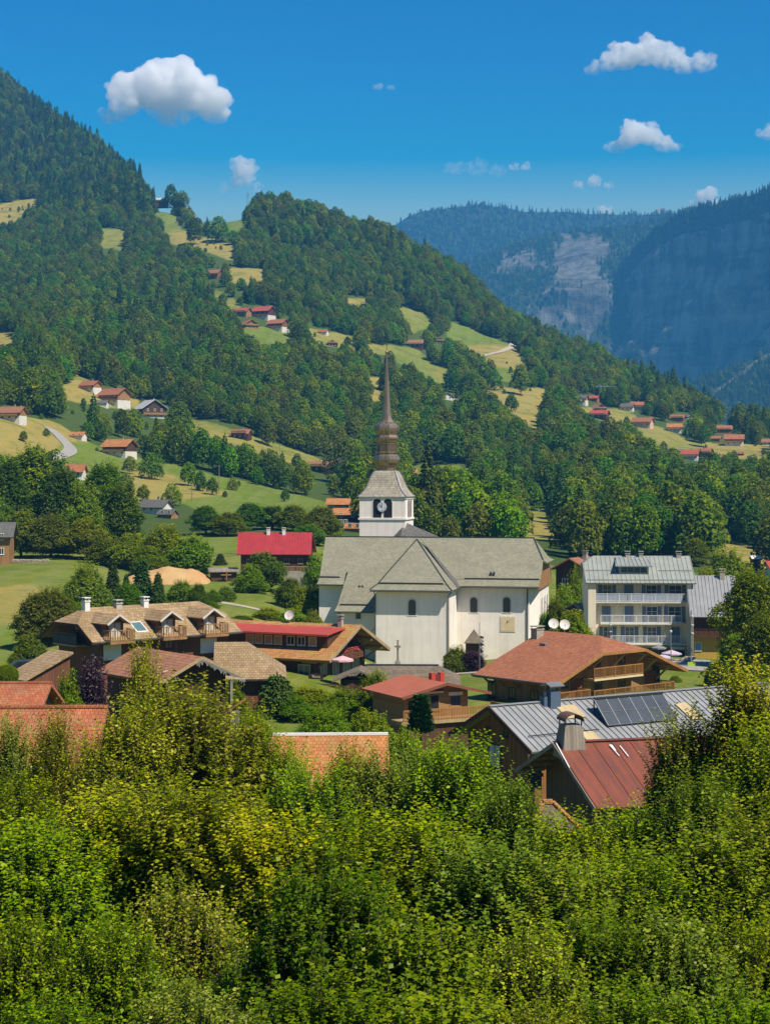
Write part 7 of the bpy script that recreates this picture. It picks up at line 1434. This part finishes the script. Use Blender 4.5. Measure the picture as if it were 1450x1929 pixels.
for k, u, t, Y, w, l in (
  (FY[1],22,1338,59,110,'slim yellow-green tree at the left edge before the wide orange-red roof'),(FY[1],172,1372,58,110,'slim yellow-green tree before the right end of the wide orange-red roof'),(FY[0],250,1318,55,230,'yellow-green tree between the thin pointed one and the red roof end'),(FG[0],545,1392,57,130,'green tree whose thin top covers the left end of the bright orange roof'),(FG[1],650,1392,56,130,'slim green tree rising before the middle of the bright orange roof'),
  (FY[1],104,1330,57,130,'yellow-green tree with thin top in front of the wide orange-red roof'),(FG[0],18,1450,52,240,'green tree in the lower left before the wide orange-red roof'),(FY[1],272,1200,62,130,'thin pointed yellow-green tree reaching the brown annex roof'),(FY[0],345,1270,57,330,'broad yellow-green tree filling the left middle, below the annex'),(FY[0],205,1440,54,200,'yellow-green tree at the right end of the wide orange-red roof'),(FG[1],472,1338,58,210,'green tree with long leaves left of the bright orange roof'),(FG[0],585,1432,50,250,'green tree whose shoots cover the bright orange roof'),(FG[1],712,1405,54,200,'green tree at the right end of the bright orange roof'),(FG[0],858,1378,53,260,'bright green tree left of the grey-roofed barn wall'),(FG[1],965,1452,49,200,'bright green tree directly below the boarded barn gable'),(FG[0],1085,1518,45,260,'green tree in front of the rusty-roofed barn wall'),(FG[1],1200,1508,46,220,'green tree below the rusty roof end'),(FY[0],1290,1335,55,200,'olive-yellow tree covering the right part of the solar panels'),(FY[1],1402,1236,54,230,'tallest yellow-green tree at the right, below the dark one'),(FG[0],1450,1350,47,260,'dark green tree cut by the right edge'),(FG[1],1318,1440,45,260,'dense dark tree right of the rusty roof'),
  (FG[1],70,1530,38,330,'shaded green tree in the lower left corner'),(FY[1],215,1470,40,300,'yellowish tree low on the left'),(FY[0],372,1452,39,380,'large yellowish tree in the lower left middle'),(FY[1],505,1520,37,300,'yellowish tree beside the big hazel bush'),(FG[0],650,1520,37,360,'green tree above the big hazel bush'),(FG[1],800,1510,38,330,'green tree in the centre below the honey chalet'),(FG[0],930,1560,36,340,'leafy green tree in the lower centre right'),(FG[1],1065,1605,35,320,'green tree under the little orange-ridged shed'),(FG[0],1195,1585,36,340,'green tree low on the right'),(FG[1],1335,1545,37,340,'dark green tree low on the right edge side'),(FG[0],1450,1500,38,320,'shaded tree in the lower right corner')): vt(k, u, t, Y, w*(1.22 if Y > 42 else 1.25)*(0.75 if u == 272 else 1), l, gL)
gS = 'bushes at the foot of the lookout'
for k, u, t, Y, w, l in ((FSG,40,1690,27,420,'green bush at the bottom left edge'),(FSG,210,1700,27,420,'dense green bush right of the bottom left edge'),(FSY,345,1640,29,380,'yellowish bush in the lower left with fine leaves'),(FS[0],600,1585,25.5,520,'big hazel bush with round leaves, bottom centre'),(FS[1],790,1690,24,460,'hazel bush right of the biggest one'),(FSY,985,1715,25,430,'yellow-leaved bush at the bottom right of centre'),(FS[1],1130,1690,26,430,'bright hazel bush on the lower right'),(FSG,1270,1700,26,420,'green bush in the lower right'),(FSG,1420,1700,27,420,'dark green bush at the bottom right edge'),
  (FSY,360,1815,20,420,'lowest yellowish bush at the bottom left of centre'),(FS[0],600,1800,19.5,560,'lowest hazel bush at the bottom centre'),(FSG,90,1840,20,480,'lowest green bush at the bottom left'),(FS[1],830,1830,19.5,500,'lowest hazel bush right of centre'),(FSY,1010,1850,19.5,420,'lowest yellow-leaved bush at the bottom edge'),(FSG,1200,1820,20,500,'lowest green bush at the bottom right'),(FS[0],1390,1840,20,500,'lowest hazel bush in the bottom right corner')): vt(k, u, t, Y, w, l, gS, 'hazel_bush' if k in FS else 'leafy_bush', 'bush')
gN = 'low garden shrubs between the village houses'
for k, u, t, Y, w, l in ((VM[1],940,1246,214,60,'low shrub by the shrine in front of the church'),(VM[0],985,1236,212,50,'low dark shrub below the sundial wall'),(VM[2],1175,1226,196,44,'shrub peeping over the big chalet ridge'),(VM[1],1272,1266,176,24,'flowering bush at the right eave of the big chalet'),(VM[0],700,1262,206,50,'shrub at the foot of the stone cross'),(VM[0],455,1158,228,50,'dark shrub right of the garden path'),(VM[1],395,1128,246,40,'light shrub left of the garden path'),(VM[2],300,1118,242,50,'loose green bush below the sandy mound')): vt(k, u, t, Y, w, l, gN, 'garden_bush', 'shrub')
# trees just outside the frame, so the wood below the lookout goes on to both sides
gO = 'trees beyond the sides of the photo'
for k, u, t, Y, w in ((FG[0],1580,1330,50,260),(FY[0],1720,1380,48,260),(FG[1],1600,1500,38,340),(FY[0],1800,1520,38,340),(FS[0],1640,1740,25,460),(FG[0],-130,1420,52,260),(FY[1],-260,1400,50,240),(FG[1],-150,1540,38,340),(FSG,-180,1720,26,440),(V2,1560,1110,190,150),(V1,1640,1060,230,120),(V0,1530,1190,150,110),(V2,1620,1220,130,150),(V0,1560,1060,330,80),(V1,-160,900,350,110),(V2,-220,960,320,120)): vt(k, u, t, Y, w, 'leafy tree standing beyond the side edge of the photo', gO)
# ------------------------------------------------------------------ far mountains, real distances of 4 to 9 km
def m_mount(name, rock, rock2, green, thr, sx=1.0):
    t = NT(name); o = t.obj(); n = t.noise(o, 0.006, 9, 0.62); n2 = t.noise(o, 0.05, 6, 0.7)
    st = t.noise(t.mapping(o, (0.03*sx, 0.03*sx, 0.006)), 1.0, 7, 0.65); ld = t.noise(t.mapping(o, (0.002, 0.002, 0.03)), 1.0, 5, 0.6)
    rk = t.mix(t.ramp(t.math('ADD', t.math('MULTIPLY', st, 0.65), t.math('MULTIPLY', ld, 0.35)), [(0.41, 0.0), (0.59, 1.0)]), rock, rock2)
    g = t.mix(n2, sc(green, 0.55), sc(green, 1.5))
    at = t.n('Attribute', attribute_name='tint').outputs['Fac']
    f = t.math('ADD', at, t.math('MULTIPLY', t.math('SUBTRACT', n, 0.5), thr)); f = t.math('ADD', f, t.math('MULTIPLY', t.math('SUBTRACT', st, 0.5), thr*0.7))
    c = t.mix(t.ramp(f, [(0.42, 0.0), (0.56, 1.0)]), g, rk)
    return t.surf(c, 0.95, t.math('ADD', n2, t.math('MULTIPLY', st, 1.5)), 1.0, 9.0, spec=0.05)
def mountain(name, label, ridge, D0, D1, depth, zb, mat, prof, rockfn, amp=60, ns=240, nt=110, back=900, seed=0, lean=0.0):
    """ridge: (u,v) outline; its distance runs from D0 to D1; the face comes depth metres forward while it falls to zb"""
    ru = np.array([p[0] for p in ridge], float); rv = np.array([p[1] for p in ridge], float)
    u = np.linspace(ru[0], ru[-1], ns); v = np.interp(u, ru, rv); D = D0+(D1-D0)*(u-u[0])/(u[-1]-u[0])
    x = (u-CX)/F*D; z = ZC-(v-HV)/F*D
    z = z+(fbm(x, D, 90, 3, seed+9)-0.47)*amp*0.2
    tx_, ty_ = np.gradient(x), np.gradient(D); L = np.hypot(tx_, ty_); nx_, ny_ = ty_/L, -tx_/L      # horizontal normal towards the viewer
    nx_, ny_ = np.convolve(np.pad(nx_, 8, mode='edge'), np.ones(17)/17, 'valid'), np.convolve(np.pad(ny_, 8, mode='edge'), np.ones(17)/17, 'valid')
    T = np.concatenate([np.linspace(-1, 0, 18)[:-1], np.linspace(0, 1, nt)])
    X, Y, Z, K = [], [], [], []
    for t in T:
        if t < 0: out, zz = t*back, z+(zb-z)*(-t)**1.2*0.8
        else:
            a, b = prof(t); out, zz = a*depth, z+(zb-z)*b
        n = (fbm(x*1.0+out, zz*1.3+D*0.5, 260, 5, seed)-0.48)*amp*2.0*min(1, abs(t)*5)+(fbm(x+out, zz*0.25+D*0.5, 60, 3, seed+3)-0.48)*amp*0.6*min(1, abs(t)*6)
        X.append(x+nx_*(out+n)); Y.append(D+ny_*(out+n)); Z.append(zz+(fbm(x, D-out, 120, 3, seed+5)-0.47)*amp*0.4*min(1, abs(t)*5)); K.append(np.full(ns, t))
    X, Y, Z, K = map(np.array, (X, Y, Z, K)); U = CX+F*X/Y; V = HV-F*(Z-ZC)/Y
    rock = rockfn(U, V, K); n_ = np.arange(X.size).reshape(X.shape)
    q = np.stack([n_[1:,:-1], n_[1:,1:], n_[:-1,1:], n_[:-1,:-1]], -1).reshape(-1, 4)
    me = np_mesh(name, np.stack([X, Y, Z], -1).reshape(-1, 3), q, mat, rock.ravel()); me.polygons.foreach_set('use_smooth', [True]*len(me.polygons))
    tag(link(name, me), label, kind='structure'); return X, Y, Z, K, rock
def softpoly(U, V, poly, j=10):
    m = np.zeros(U.shape); g = np.random.default_rng(1)
    nz = (fbm(U*1.0, V*1.0, 22, 4, 77)-0.47)*70; nz2 = (fbm(U+500, V, 22, 4, 78)-0.47)*50
    for k in range(8): m += inpoly(U+nz*(j > 5)+g.normal()*j, V+nz2*(j > 5)+g.normal()*j, poly)
    return m/8*(0.55+0.9*fbm(U, V, 14, 4, 79) if j > 5 else 1)
slope = lambda t: (t, t**0.85)
M_A = m_mount('far_forest', (0.10,0.09,0.06), (0.2,0.18,0.13), (0.035,0.055,0.022), 0.3)
M_B = m_mount('pale_cliff', (0.065,0.064,0.05), (0.20,0.198,0.158), (0.045,0.065,0.022), 1.6)
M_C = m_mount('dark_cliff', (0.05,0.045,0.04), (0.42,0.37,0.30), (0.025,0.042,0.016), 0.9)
MA = mountain('far_mountain_ridge', 'hazy blue wooded mountain ridge on the horizon', [(560,470),(680,446),(745,424),(770,408),(800,398),(850,391),(905,386),(950,392),(1000,399),(1060,399),(1120,403),(1200,406),(1290,401),(1420,392),(1560,380)], 6900, 6700, 2000, -60, M_A, slope, lambda U, V, K: np.full(U.shape, 0.1), 60, seed=50)
MB_ = mountain('cliff_mountain', 'wooded mountain with tan rock slabs and a pale cliff', [(700,560),(800,525),(870,500),(930,474),(985,458),(1040,442),(1100,434),(1180,427),(1240,412),(1300,397),(1400,388),(1500,384)], 5600, 5500, 1300, -60, M_B,
    lambda t: (t*1.0 if t < 0.45 else 0.45+(t-0.45)*0.35, t*0.62 if t < 0.45 else 0.279+(t-0.45)*1.31),
    lambda U, V, K: np.clip(0.95*softpoly(U, V, [(1055,452),(1100,445),(1150,468),(1165,485),(1110,492),(1130,520),(1100,545),(1050,540),(1035,490)])+1.0*softpoly(U, V, [(1085,560),(1120,535),(1148,540),(1140,600),(1110,640),(1085,620)])+0.7*softpoly(U, V, [(1000,600),(1050,585),(1060,640),(1010,640)])+0.45*softpoly(U, V, [(930,480),(1010,470),(1040,520),(950,520)])+0.3*(K > 0.4), 0, 1)+0.12, 70, seed=60)
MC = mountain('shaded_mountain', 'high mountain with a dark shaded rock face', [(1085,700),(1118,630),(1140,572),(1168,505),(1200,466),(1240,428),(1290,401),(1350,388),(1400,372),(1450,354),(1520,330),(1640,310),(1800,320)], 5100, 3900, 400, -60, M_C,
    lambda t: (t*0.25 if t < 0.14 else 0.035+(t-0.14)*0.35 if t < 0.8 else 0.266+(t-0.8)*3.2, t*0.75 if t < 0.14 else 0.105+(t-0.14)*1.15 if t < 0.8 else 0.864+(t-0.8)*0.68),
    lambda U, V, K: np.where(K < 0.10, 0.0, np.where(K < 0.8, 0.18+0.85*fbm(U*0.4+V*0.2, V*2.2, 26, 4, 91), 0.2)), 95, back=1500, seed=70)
MD = mountain('sunlit_slope', 'wooded slope with a pale diagonal scree track at the valley end', [(1180,800),(1240,760),(1285,728),(1335,708),(1400,684),(1450,662),(1530,622),(1700,560)], 3800, 3500, 800, -60, M_B, slope,
    lambda U, V, K: 0.1+0.9*softpoly(U, V, [(1338,742),(1452,660),(1456,672),(1344,748)], 2)*(K > 0), 30, seed=80)
ME = mountain('distant_peak', 'small bare peak far behind the ridge', [(1180,420),(1225,403),(1238,393),(1250,392),(1264,403),(1310,425)], 7350, 7350, 500, 100, M_C, slope, lambda U, V, K: np.full(U.shape, 0.7), 40, ns=60, nt=40, seed=90)
g5 = np.random.default_rng(5); FP, FK, FS = [], [], []
for (X, Y, Z, K, rk), n, s, tmax in ((MA, 30000, 1.15, 0.6), (MB_, 14000, 0.95, 1.0), (MC, 7000, 1.0, 0.11), (MD, 9000, 0.9, 0.8), (ME, 0, 1, 0)):
    a, b = X.shape; i = g5.random(n)*(a-1.01); j = g5.random(n)*(b-1.01)
    if tmax < 0.2: i = 8+g5.random(n)*26
    i0, j0 = i.astype(int), j.astype(int); fi, fj = i-i0, j-j0
    bi = lambda Q: (Q[i0,j0]*(1-fi)+Q[i0+1,j0]*fi)*(1-fj)+(Q[i0,j0+1]*(1-fi)+Q[i0+1,j0+1]*fi)*fj
    x, y, z, k, r = bi(X), bi(Y), bi(Z), bi(K), bi(rk); ok = (k > -0.06) & (k < tmax) & (r+g5.normal(size=n)*0.12 < 0.45) & (np.abs(x/y) < 0.27)
    FP.append(np.stack([x, y, z-1.5], 1)[ok]); FK.append(np.where(g5.random(ok.sum()) < 0.7, 6+g5.integers(0, 3, ok.sum()), g5.integers(0, 6, ok.sum()))); FS.append((s*(0.7+0.6*g5.random(n)))[ok])
wood('mountain_woods', np.concatenate(FP), np.concatenate(FK), np.concatenate(FS), 'far conifer woods on the distant mountains')
# ------------------------------------------------------------------ the air between: one even box of haze
hz = NT('haze'); hv = hz.n('VolumePrincipled'); hv.inputs['Color'].default_value = (0.10, 0.46, 1.0, 1); hv.inputs['Density'].default_value = 1.05e-4; hv.inputs['Anisotropy'].default_value = 0.0
hz.t.links.new(hv.outputs[0], hz.out.inputs['Volume'])
m = MB(); m.box(-5000, 5000, -400, 7800, min(-140, float(GZ[GY < 8000].min())-2), 1260)
hb = m.build('haze', hz.m); tag(hb, 'thin blue summer haze filling the valley', kind='stuff')
# ------------------------------------------------------------------ clouds, far beyond and above the haze
def m_cloud(name, dens, thr, sc_):
    t = NT(name); o = t.obj(); n = t.noise(o, 5.5/sc_, 9, 0.72); z = t.math('DIVIDE', t.n('SeparateXYZ', Vector=o).outputs[2], sc_)
    f = t.ramp(t.math('ADD', n, t.math('MULTIPLY', t.math('SUBTRACT', z, 0.45), 0.10)), [(thr+0.02, 0.0), (thr+0.26, 1.0)]); f = t.math('MULTIPLY', f, t.math('MULTIPLY_ADD', t.ramp(z, [(0.08, 0.0), (0.42, 1.0)]), 0.9, 0.1)); v = t.n('VolumePrincipled'); v.inputs['Color'].default_value = (1.0, 1.0, 1.0, 1); v.inputs['Anisotropy'].default_value = 0.0
    t.t.links.new(t.math('MULTIPLY', f, dens), v.inputs['Density']); t.t.links.new(v.outputs[0], t.out.inputs['Volume'])
    t.m.cycles.volume_step_rate = 0.2; return t.m
def cloud(u0_, u1_, v0_, v1_, D, puffs, label, dens=0.03, thr=0.40, seed=0):
    """a billowing closed shape (remeshed from many spheres, flatter below) filled with droplets"""
    g = np.random.default_rng(seed); w = (u1_-u0_)/F*D; h = (v1_-v0_)/F*D; c = P((u0_+u1_)/2, v1_, D); m = MB()
    def ball(x, y, z, r, lev):
        z = max(z, r*0.35); m.lathe([(0.02*r, -0.45*r)]+[(r*math.cos(q), r*(math.sin(q) if q > 0 else math.sin(q)*0.45)) for q in np.linspace(-1.4, 1.4, 6)]+[(0.02*r, r)], (x, y, z), 9)
        if lev:
            for k in range(9 if lev == 2 else 6):
                a = unit(g.normal(size=(1,3)))[0]; a[2] = a[2] if a[2] > -0.1 else -a[2]; q = r*(0.30+0.28*g.random()); ball(x+a[0]*r*0.92, y+a[1]*r*0.92, z+a[2]*r*0.86, q, lev-1)
    for (px_, pz, pr) in puffs: ball((px_-0.5)*w, g.normal()*0.05*w, pz*h, pr*h*0.86, 2)
    m.v = [(x, y, z if z > 0.10*h else 0.10*h+(z-0.10*h)*0.18) for x, y, z in m.v]
    o = m.build('cloud', m_cloud('cloud_%d' % seed, dens, thr, h)); o.location = c
    md = o.modifiers.new('join', 'REMESH'); md.mode = 'VOXEL'; md.voxel_size = max(h*0.018, 3.0)
    return tag(o, label, 'cloud', 'white clouds in the blue sky')
cloud(172,425,108,248,11500,[(0.14,0.16,0.18),(0.25,0.3,0.27),(0.40,0.52,0.42),(0.55,0.50,0.46),(0.70,0.48,0.42),(0.85,0.36,0.34),(0.60,0.2,0.3),(0.92,0.2,0.2)],'large puffy white cloud above the left wooded mountain',0.030,0.36,1)
cloud(1100,1350,70,150,12000,[(0.10,0.2,0.26),(0.20,0.3,0.32),(0.3,0.42,0.44),(0.45,0.5,0.47),(0.62,0.36,0.42),(0.76,0.28,0.36),(0.88,0.28,0.36)],'long white cloud highest on the right of the sky',0.026,0.40,2)
cloud(1140,1282,222,294,12500,[(0.16,0.2,0.30),(0.3,0.34,0.36),(0.42,0.52,0.45),(0.6,0.42,0.42),(0.78,0.24,0.32),(0.9,0.15,0.24)],'white cloud below the long high one on the right',0.028,0.38,3)
cloud(1425,1500,226,278,12500,[(0.3,0.4,0.4),(0.6,0.5,0.45)],'white cloud cut by the right edge of the photo',0.022,0.40,4)
cloud(400,512,296,375,12500,[(0.55,0.62,0.36),(0.5,0.35,0.34),(0.25,0.15,0.22),(0.75,0.16,0.22)],'ragged cloud rising above the meadow saddle and pylon',0.026,0.42,5)
cloud(692,760,150,176,13000,[(0.3,0.4,0.4),(0.65,0.35,0.35)],'faint thin cloud alone in the upper middle sky',0.012,0.40,6)
cloud(1065,1165,328,364,13500,[(0.25,0.3,0.35),(0.55,0.45,0.42),(0.8,0.3,0.3)],'low white cloud over the far blue ridge',0.024,0.40,7)
cloud(945,1020,302,330,13500,[(0.3,0.35,0.4),(0.6,0.45,0.42)],'small cloud left of the low one over the far ridge',0.020,0.40,8)
cloud(840,960,285,350,13500,[(0.15,0.4,0.3),(0.5,0.35,0.35),(0.8,0.3,0.3)],'faint veil of cloud above the middle of the far ridge',0.006,0.42,9)
cloud(1290,1372,352,405,14000,[(0.45,0.55,0.42),(0.25,0.25,0.28),(0.7,0.25,0.3)],'white cloud peeping over the shaded mountain crest',0.030,0.38,10)
cloud(1115,1165,382,412,14000,[(0.4,0.45,0.42),(0.65,0.35,0.35)],'small white cloud sitting on the far ridge line',0.030,0.38,11)
